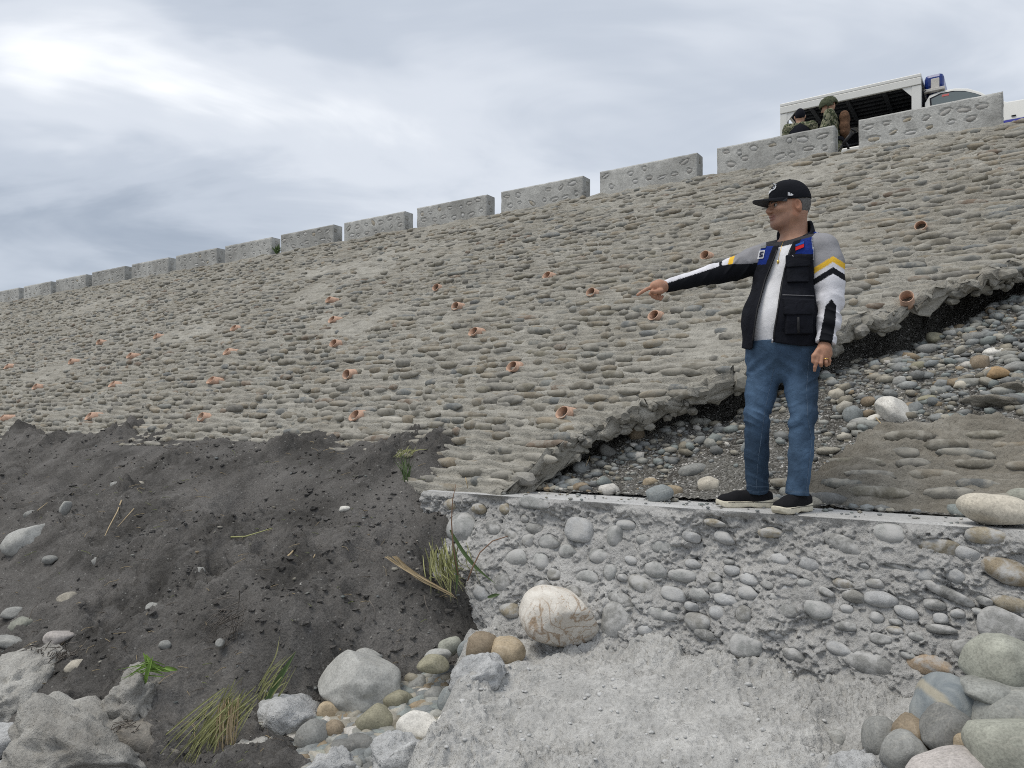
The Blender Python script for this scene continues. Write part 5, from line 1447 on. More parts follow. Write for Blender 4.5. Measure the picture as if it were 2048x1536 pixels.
ROADZ = 3.50

def soldier(px, p, pose, label):
    """a standing soldier on the dike road; feet at (s, p)"""
    a = (px - 1024.0) / FPX
    s = p * (CP - SP * a) / (SP + CP * a)
    base = np.array(W(s, p, ROADZ)); root = empty('person', tuple(base))
    tag(root, label, 'person', None)
    H = pose['h']; R = frame(pose['dir']); f, l, u = R[:, 0], R[:, 1], R[:, 2]
    def q(F, L_, U): return base + f * F + l * L_ + np.array([0, 0, U])
    lean = pose.get('lean', 0)
    hip, ch, nk = q(0, 0, .52 * H), q(.02 + lean * .5, 0, .70 * H), q(lean, 0, .825 * H)
    hd = q(lean + .03 + pose.get('nod', 0), 0, .915 * H)
    sh = [q(lean, sg * .185, .80 * H) for sg in (1, -1)]
    el = [q(lean + pose['arm'][i][0], sg * (.23 + pose['arm'][i][3]), pose['arm'][i][1] * H) for i, sg in enumerate((1, -1))]
    wr = [q(lean + pose['arm'][i][4], sg * pose['arm'][i][2], pose['arm'][i][5] * H) for i, sg in enumerate((1, -1))]
    Rh = frame(f + np.array([0, 0, -pose.get('tilt', 0.2)]))
    def uniform(P):
        d = smin(d_el(P, ch, (.125, .185, .24), R), d_el(P, hip, (.125, .175, .17), R), .10)
        d = smin(d, d_rc(P, sh[0], sh[1], .075, .075), .06)
        for i in (0, 1): d = smin(d, d_chain(P, [sh[i], el[i], wr[i]], [.075, .06, .045]), .04)
        for sg in (1, -1):
            d = smin(d, d_chain(P, [q(0, sg * .095, .50 * H), q(.03, sg * .11, .27 * H), q(-.01, sg * .12, .05 * H)], [.105, .075, .06]), .03)
        return d + .006 * np.sin(P[:, 2] * 60 + P[:, 0] * 35) * np.sin(P[:, 1] * 28)
    def skin(P):
        d = smin(d_el(P, hd + Rh @ np.array([-.005, 0, .015]), (.098, .076, .108), Rh), d_el(P, hd + Rh @ np.array([.045, 0, -.045]), (.055, .058, .075), Rh), .03)
        d = smin(d, d_rc(P, hd + Rh @ np.array([.098, 0, .0]), hd + Rh @ np.array([.118, 0, -.03]), .009, .014), .012)
        for sg in (1, -1): d = smin(d, d_el(P, hd + Rh @ np.array([-.01, sg * .079, -.01]), (.02, .011, .033), Rh), .008)
        d = smin(d, d_rc(P, hd + np.array([0, 0, -.05]), nk + np.array([0, 0, -.05]), .058, .065), .03)
        for i in (0, 1):
            dr = (wr[i] - el[i]) / np.linalg.norm(wr[i] - el[i])
            h0 = wr[i]; d = np.minimum(d, d_chain(P, [el[i], h0, h0 + dr * .07], [.04, .03, .035]))
            sd = np.cross(dr, [0, 0, 1.0]); sd /= np.linalg.norm(sd) + 1e-9
            for k in range(4):
                b0 = h0 + dr * .085 + sd * (k - 1.5) * .019
                d = smin(d, d_chain(P, [b0, b0 + dr * .035, b0 + dr * .055 - np.array([0, 0, .025])], [.0105, .0095, .008], .004), .006)
            d = smin(d, d_chain(P, [h0 + dr * .03 + sd * .035, h0 + dr * .07 + sd * .055], [.013, .010]), .01)
        return smin(d, d_el(P, ch, (.10, .15, .2), R), .03)
    lo, hi = base - np.array([.55, .55, .02]), base + np.array([.55, .55, H + .2])
    inv = Matrix.Translation(-root.location)
    def add(name, fn, mat, h=.013, lo_=lo, hi_=hi, col=None, parent=root):
        me = sdf_mesh(name, fn, lo_, hi_, h)
        if col is not None: set_col(me, col(mverts(me)) if callable(col) else col)
        o = obj(name, me, mat, parent); o.matrix_parent_inverse = inv; return o
    add('body', skin, M_SKIN, .010, lo + np.array([0, 0, .9]), hi, (.42, .25, .17))
    add('uniform', uniform, M_CAMO)
    def hair(P):
        return np.maximum(d_el(P, hd + Rh @ np.array([-.012, 0, .022]), (.103, .081, .112), Rh), -(P - hd) @ (Rh @ np.array([-.55, 0, 1.0])) - .03)
    if pose.get('hair'): add('hair', hair, M_BLACK, .009, hd - .2, hd + .2)
    if pose.get('vest'):
        def vest(P):
            d = d_el(P, ch + np.array([0, 0, -.02]), (.165, .20, .27), R)
            d = np.maximum(d, np.abs((P - ch) @ l) - .165)
            d = np.maximum(d, np.abs(P[:, 2] - ch[2] + .01) - .225)
            return np.maximum(d, -(smin(d_el(P, ch, (.125, .185, .24), R), d_el(P, hip, (.125, .175, .17), R), .10) - .004))
        add('vest', vest, M_BLACK, .010)
    if pose.get('helmet'):
        hc = hd + Rh @ np.array([-.01, 0, .035])
        def helm(P):
            loc = (P - hc) @ Rh
            d = np.maximum(d_el(P, hc, (.142, .122, .125), Rh), -d_el(P, hc, (.125, .105, .115), Rh))
            rim = -.035 + .03 * np.exp(-((np.abs(loc[:, 1]) - .0) / .09) ** 2) * (loc[:, 0] > 0) - .03 * (np.abs(loc[:, 0] + .02) < .05)
            return np.maximum(d, rim - loc[:, 2]) + .003 * np.sin(loc[:, 0] * 120) * np.sin(loc[:, 1] * 110)
        add('helmet', helm, M_HELM, .007, hc - .2, hc + .2)
        v, f_ = tube([hd + Rh @ np.array(k) for k in ((-.01, .095, .01), (.03, .075, -.07), (.06, .03, -.115), (.06, -.03, -.115), (.03, -.075, -.07), (-.01, -.095, .01))], .006, 6)
        o = obj('chin_strap', mk_mesh('chin_strap', v, tidy(f_)), M_GUN, root); o.matrix_parent_inverse = inv
    if pose.get('pack'):
        pc = ch + f * -.20 + np.array([0, 0, .02])
        def pack(P): return d_box(P, pc, (.07, .13, .19), .06, R) + .006 * np.sin(P[:, 2] * 45)
        add('backpack', pack, M_PACK, .010, pc - .3, pc + .3)
        add('belt', lambda P: np.maximum(np.abs(d_el(P, hip + np.array([0, 0, .03]), (.145, .195, .2), R)) - .012, np.abs(P[:, 2] - hip[2] - .05) - .03), M_BLACK, .010)
    for sg in (1, -1):
        bc = q(.05, sg * .12, .05)
        o = add('boot', lambda P: smin(d_el(P, bc, (.14, .05, .05), R), d_rc(P, q(-.01, sg * .12, .05), q(-.01, sg * .12, .25), .05, .055), .03), M_BLACK, .012, bc - .3, bc + .35)
    return root, q, R

def build_soldiers():
    sA = soldier(1600, 13.15, dict(h=1.61, dir=np.array(PVEC) * .97 + np.array(UVEC) * .20, arm=[(.05, .60, .26, .06, .24, .50), (.05, .60, .26, .06, .24, .50)], hair=True, vest=True, tilt=.25), 'soldier seen from behind in camouflage and black vest beside the truck')
    sB, q, R = soldier(1668, 12.9, dict(h=1.56, dir=np.array(UVEC) * .97 - np.array(PVEC) * .1, arm=[(.10, .60, .20, .03, .27, .56), (.08, .61, .22, .03, .22, .54)], helmet=True, pack=True, tilt=.35, lean=.05), 'soldier in green helmet and brown pack facing along the truck')
    # rifle hanging at his back side
    root = empty('rifle', tuple(q(-.22, -.2, .9))); tag(root, 'black rifle with open stock hanging behind the helmeted soldier', 'rifle')
    inv = Matrix.Translation(-root.location)
    Yb = q(-.2, .25, .9)[1]
    P_ = lambda x, y: np.array(px_Y(x, y, Yb))
    def part(name, parts):
        v, f = merge(parts); o = obj(name, mk_mesh(name, v, tidy(f)), M_GUN, root); o.matrix_parent_inverse = inv
    part('receiver', [tube([P_(1703, 266), P_(1697, 274), P_(1686, 288)], [.022, .03, .026], 6)])
    part('barrel', [tube([P_(1686, 288), P_(1679, 299), P_(1672, 312)], [.016, .012, .010], 6)])
    part('stock', [tube([P_(1698, 272), P_(1705, 258), P_(1711, 263), P_(1700, 274)], .011, 6), tube([P_(1702, 257), P_(1712, 264)], .014, 6)])
    part('magazine', [tube([P_(1690, 283), P_(1696, 292), P_(1697, 298)], .018, 6)])
build_soldiers()

# ---------------------------------------------------------------- white patrol truck on the dike
M_TW = plain('white_paint', (.70, .70, .67), .35, spec=.5, var=.04, scale=3)
M_TDARK = plain('dark_lining', (.022, .024, .030), .8, spec=.1, var=.2)
M_TRIB = plain('roof_rib', (.075, .08, .09), .7, spec=.2)
M_TBLUE = plain('blue_lens', (.012, .035, .20), .25, spec=.5, var=.2)
M_TSTRIPE = plain('blue_stripe', (.07, .075, .38), .4, var=.05)
M_TYRE = plain('tyre_rubber', (.02, .02, .02), .9, spec=.1)
M_RIM = plain('wheel_steel', (.40, .40, .42), .4, metal=.6)
M_GLASSD = NT('tinted_glass').done((.10, .125, .13), .05, spec=.8)
M_BRACK = plain('bracket_steel', (.55, .53, .50), .5)
M_REDL = plain('red_sticker', (.45, .10, .10), .5)
def build_truck():
    root = empty('patrol_truck', tuple(W(1.2, 14.9, ROADZ))); tag(root, 'white pickup patrol truck with open dark canopy and blue roof light', 'truck')
    inv = Matrix.Translation(-root.location)
    # truck axes: s decreases towards its nose; c = distance from the near side; z above road
    def T(s, c, z): return W(s, 14.0 + np.asarray(c, float), ROADZ + np.asarray(z, float))
    Rm = np.stack([np.array(UVEC), np.array(PVEC), [0, 0, 1.0]], 1)
    def box(name, s0, s1, c0, c1, z0, z1, mat, bev=.015, parent=root):
        bm = box_bm((abs(s1 - s0), abs(c1 - c0), abs(z1 - z0)), bev, 2)
        me = bm_mesh(name, bm)
        M = np.eye(4); M[:3, :3] = Rm; M[:3, 3] = T((s0 + s1) / 2, (c0 + c1) / 2, (z0 + z1) / 2)
        me.transform(Matrix(M.tolist()))
        o = obj(name, me, mat, parent)
        o.matrix_parent_inverse = inv if parent is root else Matrix.Identity(4)
        return o
    SB, SF = 3.60, 1.38                     # back and front of the canopy
    CW = 1.72
    # canopy: roof panel, corner posts, rails, dark lining, ribs
    roof = box('canopy_roof', SB, SF, -.02, CW + .02, 2.02, 2.08, M_TW, .012)
    box('roof_lining', SB - .06, SF + .06, .05, CW - .05, 2.006, 2.018, M_TDARK, .002)
    box('roof_edge', SB, SF, -.022, .03, 1.90, 2.018, M_TW, .008)
    box('roof_edge', SB, SF, CW - .03, CW + .022, 1.90, 2.018, M_TW, .008)
    box('post', SF, SF + .14, -.01, .12, 1.10, 1.898, M_TW, .01)
    box('post', SB - .12, SB, -.01, .12, 1.10, 1.898, M_TW, .01)
    box('post', SB - .12, SB, CW - .12, CW + .01, 1.10, 1.898, M_TW, .01)
    box('post', SF, SF + .14, CW - .12, CW + .01, 1.10, 1.898, M_TW, .01)
    for i in range(3): box('roof_rib', SB - .45 - i * .58, SB - .52 - i * .58, .06, CW - .06, 1.955, 2.004, M_TRIB, .004)
    for i in range(9): box('ceiling_slat', SB - .1, SF + .1, .12 + i * .18, .15 + i * .18, 1.975, 2.0055, M_TRIB, .003)
    # gussets in the corners
    for s0, sg in ((SB - .12, -1), (SF + .14, 1)):
        tri = [(s0, 1.90), (s0 + sg * .14, 1.90), (s0, 1.74)]
        v = np.array([T(a, c, z) for c in (.0, .03) for a, z in tri])
        f = [np.array([[0, 1, 2], [5, 4, 3]]), np.array([[0, 3, 4, 1], [1, 4, 5, 2], [2, 5, 3, 0]])]
        me = mk_mesh('gusset', v, f, smooth=False); o = obj('gusset', me, M_TW, root); o.matrix_parent_inverse = inv
    # far side of the canopy is closed by a dark tarpaulin with slats
    box('tarpaulin', SB - .12, SF + .14, CW - .045, CW - .03, 1.08, 1.898, M_TDARK, .003)
    for i in range(4): box('bench_slat', SB - .12, SF + .14, CW - .10, CW - .05, 1.18 + i * .16, 1.21 + i * .16, M_TRIB, .004)
    box('front_bulkhead', SF + .005, SF + .03, .12, CW - .12, 1.08, 1.898, M_TDARK, .003)
    # bed
    box('bed_side', SB, SF, .0, .05, .62, 1.10, M_TW, .02); box('bed_side', SB, SF, CW - .05, CW, .62, 1.10, M_TW, .02)
    box('tailgate', SB - .05, SB + .005, .055, CW - .055, .62, 1.10, M_TW, .02)
    box('bed_floor', SB - .06, SF, .055, CW - .055, .60, .66, M_TDARK, .004)
    box('chassis', SB, -1.5, .35, CW - .35, .36, .58, M_TDARK, .02)
    box('rear_bumper', SB + .01, SB + .16, .05, CW - .05, .45, .60, M_RIM, .02)
    # cab: side profile extruded across the width, with rounded roof line
    prof = [(1.34, .40), (1.34, 1.12), (1.34, 1.60), (1.28, 1.72), (1.12, 1.755), (.92, 1.75), (.74, 1.70), (.58, 1.60), (.38, 1.42), (.22, 1.335), (-.5, 1.31), (-1.15, 1.24), (-1.42, 1.10), (-1.50, .80), (-1.50, .40)]
    n = len(prof); cs = [.0, .03, .10, CW - .10, CW - .03, CW]
    V = []
    for c in cs:
        e = min(c, CW - c)
        for s_, z in prof:
            z = z + (.06 if z > 1.2 else 0)
            tum = .16 * max(0, z - 1.12) / .6
            cc = c + (tum if c < CW / 2 else -tum)
            zz = z - (.03 if e == 0 and z > .5 else .008 if e < .05 and z > .5 else 0)
            ss = s_ + (.02 if e == 0 and s_ < -1 else 0)
            V.append(T(ss, cc, zz))
    V = np.array(V); F = grid_faces(len(cs), n)
    capn = [tuple(range(n)), tuple(range((len(cs) - 1) * n, len(cs) * n))]
    me = bpy.data.meshes.new('cab_body'); me.from_pydata([tuple(a) for a in V], [], [tuple(int(k) for k in q) for q in F] + capn)
    bm = bmesh.new(); bm.from_mesh(me); bmesh.ops.recalc_face_normals(bm, faces=bm.faces); bm.to_mesh(me); bm.free()
    cab = obj('cab_body', me, M_TW, root); cab.matrix_parent_inverse = inv
    def side_panel(name, poly, mat, c=-.012, th=.02, par=root):
        v = []
        poly = [(a, z + (.06 if z > 1.2 else 0)) for a, z in poly]
        for k in (0, 1):
            for s_, z in poly:
                tum = .16 * max(0, z - 1.12) / .6
                v.append(T(s_, c + k * th + tum, z))
        m_ = len(poly)
        fs = [tuple(range(m_))[::-1], tuple(range(m_, 2 * m_))] + [(i, (i + 1) % m_, m_ + (i + 1) % m_, m_ + i) for i in range(m_)]
        me = bpy.data.meshes.new(name); me.from_pydata([tuple(a) for a in v], [], fs)
        o = obj(name, me, mat, par); o.matrix_parent_inverse = inv if par is root else Matrix.Identity(4)
        return o
    win = [(1.20, 1.13), (1.25, 1.62), (1.10, 1.672), (.92, 1.668), (.76, 1.625), (.62, 1.55), (.42, 1.37), (.30, 1.13)]
    side_panel('side_window', win, M_GLASSD)
    side_panel('window_seal', [(a + (.025 if a > .5 else -.03), z + (.022 if z > 1.2 else -.015)) for a, z in win], M_TDARK, c=-.006, th=.01)
    side_panel('window_sticker', [(1.10, 1.62), (1.10, 1.655), (1.0, 1.655), (1.0, 1.62)], M_REDL, c=-.016, th=.003)
    for z in (.985, 1.045): side_panel('stripe', [(1.33, z), (1.33, z + .034), (-1.45, z + .034 - .02), (-1.45, z - .02)], M_TSTRIPE, c=-.006, th=.012)
    side_panel('door_line', [(.30, .45), (.312, .45), (.312, 1.13), (.30, 1.13)], M_TDARK, c=-.004, th=.01)
    side_panel('door_handle', [(1.2, .93), (1.05, .93), (1.05, .96), (1.2, .96)], M_TW, c=-.03, th=.03)
    box('side_marker', .16, .10, -.012, .01, 1.115, 1.13, M_TDARK, .003)
    box('wing_mirror', .50, .40, -.20, -.03, 1.22, 1.40, M_TDARK, .03)
    # wheels
    for sx in (2.85, -.95):
        for c in (.10, CW - .10):
            cyl = bmesh.new(); bmesh.ops.create_cone(cyl, cap_ends=True, segments=28, radius1=.36, radius2=.36, depth=.22)
            bmesh.ops.bevel(cyl, geom=[e for e in cyl.edges if abs(e.verts[0].co.z - e.verts[1].co.z) < 1e-6], offset=.03, segments=2, affect='EDGES')
            me = bm_mesh('wheel', cyl, True); M = np.eye(4); M[:3, :3] = np.stack([Rm[:, 0], Rm[:, 2], -Rm[:, 1]], 1); M[:3, 3] = T(sx, c, .36); me.transform(Matrix(M.tolist()))
            w = obj('wheel', me, M_TYRE, root); w.matrix_parent_inverse = inv
            cyl = bmesh.new(); bmesh.ops.create_cone(cyl, cap_ends=True, segments=20, radius1=.21, radius2=.19, depth=.235)
            me = bm_mesh('rim', cyl, True); me.transform(Matrix(M.tolist())); r = obj('rim', me, M_RIM, w)
            r.matrix_parent_inverse = Matrix.Identity(4)
    # light bar across the roof on a bracket
    lb = box('light_bar', 1.36, 1.08, .22, CW - .22, 1.87, 2.12, M_TBLUE, .06)
    box('light_bar_bracket', 1.26, 1.14, .17, .212, 1.80, 2.02, M_BRACK, .008); box('light_bar_bracket', 1.26, 1.14, CW - .212, CW - .17, 1.80, 2.02, M_BRACK, .008)
    box('light_bar_foot', 1.36, 1.06, .15, .24, 1.81, 1.86, M_BRACK, .008)
    v, f = tube([T(1.38, .12, 1.78), T(1.34, .14, 1.84), T(1.28, .2, 1.82)], .008, 6); o = obj('cable', mk_mesh('cable', v, tidy(f)), M_TDARK, root); o.matrix_parent_inverse = inv
    box('rear_lamp', SB + .004, SB + .03, .06, .16, .80, 1.0, M_REDL, .01)
build_truck()
# ---------------------------------------------------------------- the pointing man on the wall
MY = 4.13
def MP(x, y, dy=0.0): return np.array(px_Y(x, y, MY + dy))
def PXY(P):
    """world points -> photo pixels (used to lay seams and prints on the cloth as they sit in the photo)"""
    return 1024 + P[:, 0] / P[:, 1] * FPX, HZ - (P[:, 2] - CAMZ) / P[:, 1] * FPX
def build_man():
    root = empty('person', tuple(MP(1560, 1020)))
    root.location.z = WT + CAMZ
    tag(root, 'man in black cap, vest and jeans standing on the wall and pointing', 'person')
    inv = Matrix.Translation(-root.location)
    def add(name, fn, mat, h, lo, hi, col=None, parent=None):
        me = sdf_mesh(name, fn, np.asarray(lo), np.asarray(hi), h)
        if col is not None: set_col(me, col(mverts(me)) if callable(col) else col)
        o = obj(name, me, mat, parent or root)
        o.matrix_parent_inverse = inv if parent is None else Matrix.Identity(4)
        return o
    def addm(name, v, f, mat, parent=None, col=None):
        me = mk_mesh(name, v, f)
        if col is not None: set_col(me, col)
        o = obj(name, me, mat, parent or root); o.matrix_parent_inverse = inv if parent is None else Matrix.Identity(4); return o
    fw = np.array([-.52, -.85, 0.0]); fw /= np.linalg.norm(fw)
    RB = frame(fw); LF = RB[:, 1]                              # LF: towards his left (right in the picture)
    # landmarks
    shR, shL = MP(1527, 515, .10), MP(1650, 495, -.10)
    elR, wrR = MP(1424, 549, .09), MP(1329, 573, .03)
    elL, wrL = MP(1661, 600, -.15), MP(1649, 690, -.20)
    belly, chest, nbase = MP(1562, 640, -.01), MP(1580, 545, .01), MP(1590, 474, .02)
    pelv = MP(1566, 712, .01)
    hipR, hipL = MP(1531, 735, .055), MP(1600, 735, -.045)
    knR, knL = MP(1514, 832, .055), MP(1606, 832, -.10)
    anR, anL = MP(1514, 985, .12), MP(1596, 990, -.095)
    hc = MP(1577, 413, .0)
    RH_ = frame(np.array([-1.0, -.16, -.045]))
    def hd(F, S, U): return hc + RH_ @ np.array([F, S, U])     # S > 0: towards his left = towards the camera
    # ------------------------------------------------ bare body: head, neck, trunk, arms and hands in one surface
    def hand_point(P):
        k0 = MP(1309, 573, .015)
        d = d_chain(P, [wrR, MP(1318, 573, .02), k0], [.028, .034, .027])
        d = smin(d, d_rc(P, MP(1318, 578, .02), MP(1312, 584, .02), .028, .022), .02)
        d = smin(d, d_chain(P, [k0, MP(1294, 578, .005), MP(1284, 584, .0), MP(1275, 590, -.005)], [.0115, .0098, .009, .0076], .004), .006)
        for i, (a, b, c, e) in enumerate([((1307, 579), (1301, 588), (1309, 593), (1316, 589)), ((1311, 584), (1306, 593), (1314, 597), (1320, 592)), ((1317, 588), (1314, 596), (1321, 598), (1325, 593))]):
            o = .005 + i * .014
            d = smin(d, d_chain(P, [MP(*a, o), MP(*b, o - .012), MP(*c, o - .010), MP(*e, o + .004)], [.0112, .0102, .0094, .008], .003), .0035)
        d = smin(d, d_chain(P, [MP(1322, 582, -.015), MP(1312, 584, -.03), MP(1303, 583, -.03)], [.015, .0115, .009], .008), .010)
        return d
    def hand_hang(P):
        d = d_chain(P, [wrL, MP(1648, 700, -.205), MP(1646, 711, -.21)], [.028, .033, .030])
        d = smin(d, d_rc(P, MP(1640, 709, -.215), MP(1656, 709, -.195), .022, .020), .02)
        fing = [[(1636, 712, -.235), (1633, 725, -.24), (1630, 734, -.235), (1629, 741, -.228)], [(1643, 714, -.235), (1642, 727, -.245), (1642, 731, -.225), (1644, 727, -.21)], [(1650, 713, -.225), (1652, 725, -.235), (1653, 730, -.215), (1652, 726, -.20)], [(1656, 711, -.21), (1659, 721, -.215), (1658, 728, -.20), (1656, 729, -.19)]]
        for k, q in enumerate(fing):
            r = [.0108, .0098, .009, .0078] if k < 3 else [.0098, .0088, .008, .007]
            d = smin(d, d_chain(P, [MP(*a) for a in q], r, .003), .0035)
        d = smin(d, d_chain(P, [MP(1637, 700, -.225), MP(1628, 712, -.235), MP(1626, 723, -.235)], [.015, .012, .0095], .008), .010)
        return d
    def head(P):
        d = d_el(P, hd(-.012, 0, .022), (.100, .077, .103), RH_)
        d = smin(d, d_el(P, hd(.040, 0, -.035), (.058, .060, .082), RH_), .035)
        d = smin(d, d_rc(P, hd(.0, .043, -.062), hd(.068, .018, -.092), .026, .024), .03)
        d = smin(d, d_rc(P, hd(.0, -.043, -.062), hd(.068, -.018, -.092), .026, .024), .03)
        d = smin(d, d_el(P, hd(.080, 0, -.095), (.021, .024, .019), RH_), .015)
        d = smin(d, d_rc(P, hd(.094, .028, .017), hd(.094, -.028, .017), .010, .010), .015)                   # brow
        d = smin(d, d_rc(P, hd(.098, 0, .004), hd(.119, 0, -.026), .0085, .0125), .010)                      # nose
        for sg in (1, -1):
            d = smin(d, d_el(P, hd(.108, sg * .012, -.032), (.012, .0085, .008), RH_), .006)
            d = smin(d, d_el(P, hd(.075, sg * .040, -.022), (.026, .022, .020), RH_), .02)                    # cheek
            d = smax(d, -d_el(P, hd(.102, sg * .032, -.002), (.016, .017, .011), RH_), .008)                  # eye socket
            e = d_el(P, hd(-.012, sg * .076, -.012), (.021, .011, .034), RH_ @ np.array(Matrix.Rotation(.25, 3, 'Y')))
            e = smax(e, -d_el(P, hd(-.004, sg * .087, -.008), (.012, .011, .022), RH_), .003)
            d = smin(d, e, .006)
        d = smin(d, d_el(P, hd(.100, 0, -.056), (.010, .024, .0065), RH_), .006)                              # lips
        d = smin(d, d_el(P, hd(.097, 0, -.070), (.010, .021, .007), RH_), .006)
        d = smax(d, -d_el(P, hd(.111, 0, -.0635), (.010, .020, .0022), RH_), .003)
        d = smin(d, d_rc(P, hd(-.035, 0, -.05), nbase + np.array([.005, .01, -.02]), .060, .066), .030)
        return smin(d, d_rc(P, hd(.015, 0, -.085), nbase + np.array([-.03, -.02, -.02]), .035, .045), .035)
    def trunk(P, g=0.0):
        """the torso under the shirt; g inflates"""
        d = d_el(P, belly, (.142, .178, .20), RB)
        d = smin(d, d_el(P, chest, (.122, .172, .17), RB), .10)
        d = smin(d, d_rc(P, shR * .8 + shL * .2, shL * .8 + shR * .2, .068, .068), .08)
        d = smin(d, d_rc(P, chest, nbase, .10, .055), .06)
        d = smin(d, d_el(P, pelv, (.135, .180, .13), RB), .07)
        return d - g
    def body(P):
        d = near(P, hc, .26, head)
        d = smin(d, trunk(P, -.012), .03)
        d = smin(d, d_chain(P, [shR, elR, wrR], [.050, .040, .026]), .03)
        d = smin(d, d_chain(P, [shL, elL, wrL], [.050, .040, .026]), .03)
        d = smin(d, near(P, MP(1305, 580, .01), .13, hand_point), .008); d = smin(d, near(P, MP(1642, 714, -.21), .13, hand_hang), .008)
        return np.maximum(d, MP(0, 760)[2] - P[:, 2])
    SKIN = np.array((.40, .222, .148))
    def skin_col(V):
        c = np.tile(SKIN, (len(V), 1)); loc = (V - hc) @ RH_
        F_, S_l, U_ = loc[:, 0], loc[:, 1], loc[:, 2]
        isf = (U_ > -.14)
        lip = isf & (F_ > .085) & (np.abs(S_l) < .026) & (U_ > -.078) & (U_ < -.050)
        c[lip] = (.31, .155, .12)
        beard = isf & (F_ > .03) & (U_ < -.045) & ~lip
        c[beard] *= np.array((.90, .92, .98))
        brow = isf & (F_ > .085) & (np.abs(np.abs(S_l) - .030) < .020) & (U_ > .012) & (U_ < .022)
        c[brow] = (.05, .045, .042)
        c[(np.abs(S_l) > .070) & (F_ < .02) & isf] *= np.array((1.05, .93, .88))
        hnd = V[:, 2] < hc[2] - .35
        c[hnd] *= np.array((1.06, 1.02, 1.0))
        return c
    lo = np.array([MP(1262, 1000, 0)[0], MY - .36, MP(0, 775)[2]]); hi = np.array([MP(1700, 1000, 0)[0], MY + .32, MP(1560, 352)[2]])
    add('body', body, M_SKIN, .0038, lo, hi, skin_col)
    # eyes
    for sg in (1, -1):
        v, f = ICO[3]
        c = np.where((v @ np.array([1, 0, 0]))[:, None] > .74, np.array((.02, .015, .012)), np.array((.36, .32, .29)))
        addm('eye', (v * .0115) @ RH_.T + hd(.0895, sg * .032, -.002), f, M_EYE, col=c)
    # ------------------------------------------------ hair
    def hair(P):
        d = d_el(P, hd(-.016, 0, .020), (.1045, .0825, .108), RH_)
        loc = (P - hc) @ RH_
        cut = np.maximum(loc[:, 0] - (.022 - .25 * np.maximum(0, -.0 - loc[:, 2])), -.068 - loc[:, 2])       # front line, nape
        ear = d_el(P, hd(-.006, .08, -.022), (.030, .03, .040), RH_); ear2 = d_el(P, hd(-.006, -.08, -.022), (.030, .03, .040), RH_)
        side = np.maximum(loc[:, 0] + .022 - np.maximum(0, loc[:, 2] - .012) * 3.0, -9)
        d = np.maximum(d, cut); d = np.maximum(d, side)
        d = np.maximum(np.maximum(d, -ear), -ear2)
        return d + .0022 * vnoise(P[:, 0] * 160, P[:, 1] * 160, P[:, 2] * 70, 3)
    M_HAIR = mat_cloth('grey_hair', 300, .8, .7, .3, 120)
    add('hair', hair, M_HAIR, .0040, hc - .16, hc + .16, (.15, .145, .14))
    # ------------------------------------------------ cap
    CAPC = (.011, .012, .016)
    def crown(P):
        d = d_el(P, hd(-.012, 0, .030), (.112, .090, .112), RH_)
        d = smin(d, d_el(P, hd(.035, 0, .075), (.058, .066, .052), RH_), .03)                                 # high front panel
        loc = (P - hc) @ RH_
        return np.maximum(np.maximum(d, -(d_el(P, hd(-.012, 0, .030), (.106, .084, .106), RH_))), .026 - .10 * (loc[:, 0]) * (loc[:, 0] < 0) - loc[:, 2] - .006) 
    cap = add('cap', crown, M_CLOTH, .0042, hc - .19, hc + .19, CAPC)
    # brim: a curved, slightly drooping plate
    u = np.linspace(-1, 1, 33); t = np.linspace(0, 1, 14)
    U, T = np.meshgrid(u, t, indexing='ij')
    def brim(off):
        F0 = .108 * np.sqrt(np.clip(1 - (U * .80) ** 2, 0, 1)) - .018; ln = .108 * (1 - np.abs(U) ** 3.0) + .002
        F_ = F0 + T * ln; S = U * .078 * (1 - .05 * T); Z = .037 - .020 * U ** 2 * (0.45 + .55 * T) - .008 * T + off
        return hc + F_[..., None] * RH_[:, 0] + S[..., None] * RH_[:, 1] + Z[..., None] * RH_[:, 2]
    a, b = brim(.0025), brim(-.0025)
    nu, nt = U.shape
    v = np.concatenate([a.reshape(-1, 3), b.reshape(-1, 3)]); g = grid_faces(nu, nt); n1 = nu * nt
    ring = np.r_[np.arange(nu) * nt + nt - 1]; ring = np.r_[np.arange(nt), ring[1:], ((nu - 1) * nt + np.arange(nt - 2, -1, -1))]
    e = np.stack([ring[:-1], ring[1:], ring[1:] + n1, ring[:-1] + n1], -1)
    col = np.tile(np.array(CAPC), (2 * n1, 1)); col[n1:] = (.075, .077, .082)                                   # grey underside
    addm('brim', v, [g, g[:, ::-1] + n1, e], M_CLOTH, parent=cap, col=col)
    v, f = ICO[2]; addm('button', v * np.array([.007, .007, .004]) + hd(-.012, 0, .1435), f, M_CLOTH, parent=cap, col=CAPC)
    # embroidered marks on the cap: white emblem in front, small flag mark at the side
    def decal(name, polys, surf_fn, mat, parent, lift=.0035, col=None):
        """thin raised embroidery: pixel polygons carried onto the cloth surface"""
        vs, fs, n = [], [], 0
        for poly in polys:
            q = []
            for x, y in poly:
                t = np.linspace(MY - .40, MY + .3, 700); pts = np.stack([(x - 1024) / FPX * t, t, -(y - HZ) / FPX * t + CAMZ], 1)
                dd = surf_fn(pts); k = np.nonzero(dd < lift)[0]; k = k[0] if len(k) else len(t) // 2
                q.append(pts[k])
            q = np.array(q); m = len(q); view = -np.array(q.mean(0)) + np.array([0, 0, CAMZ]); view /= np.linalg.norm(view)
            vs.append(np.concatenate([q + view * .0008, q - view * .004]))
            fs.append((m, n)); n += 2 * m
        V = np.concatenate(vs); me = bpy.data.meshes.new(name)
        faces = []
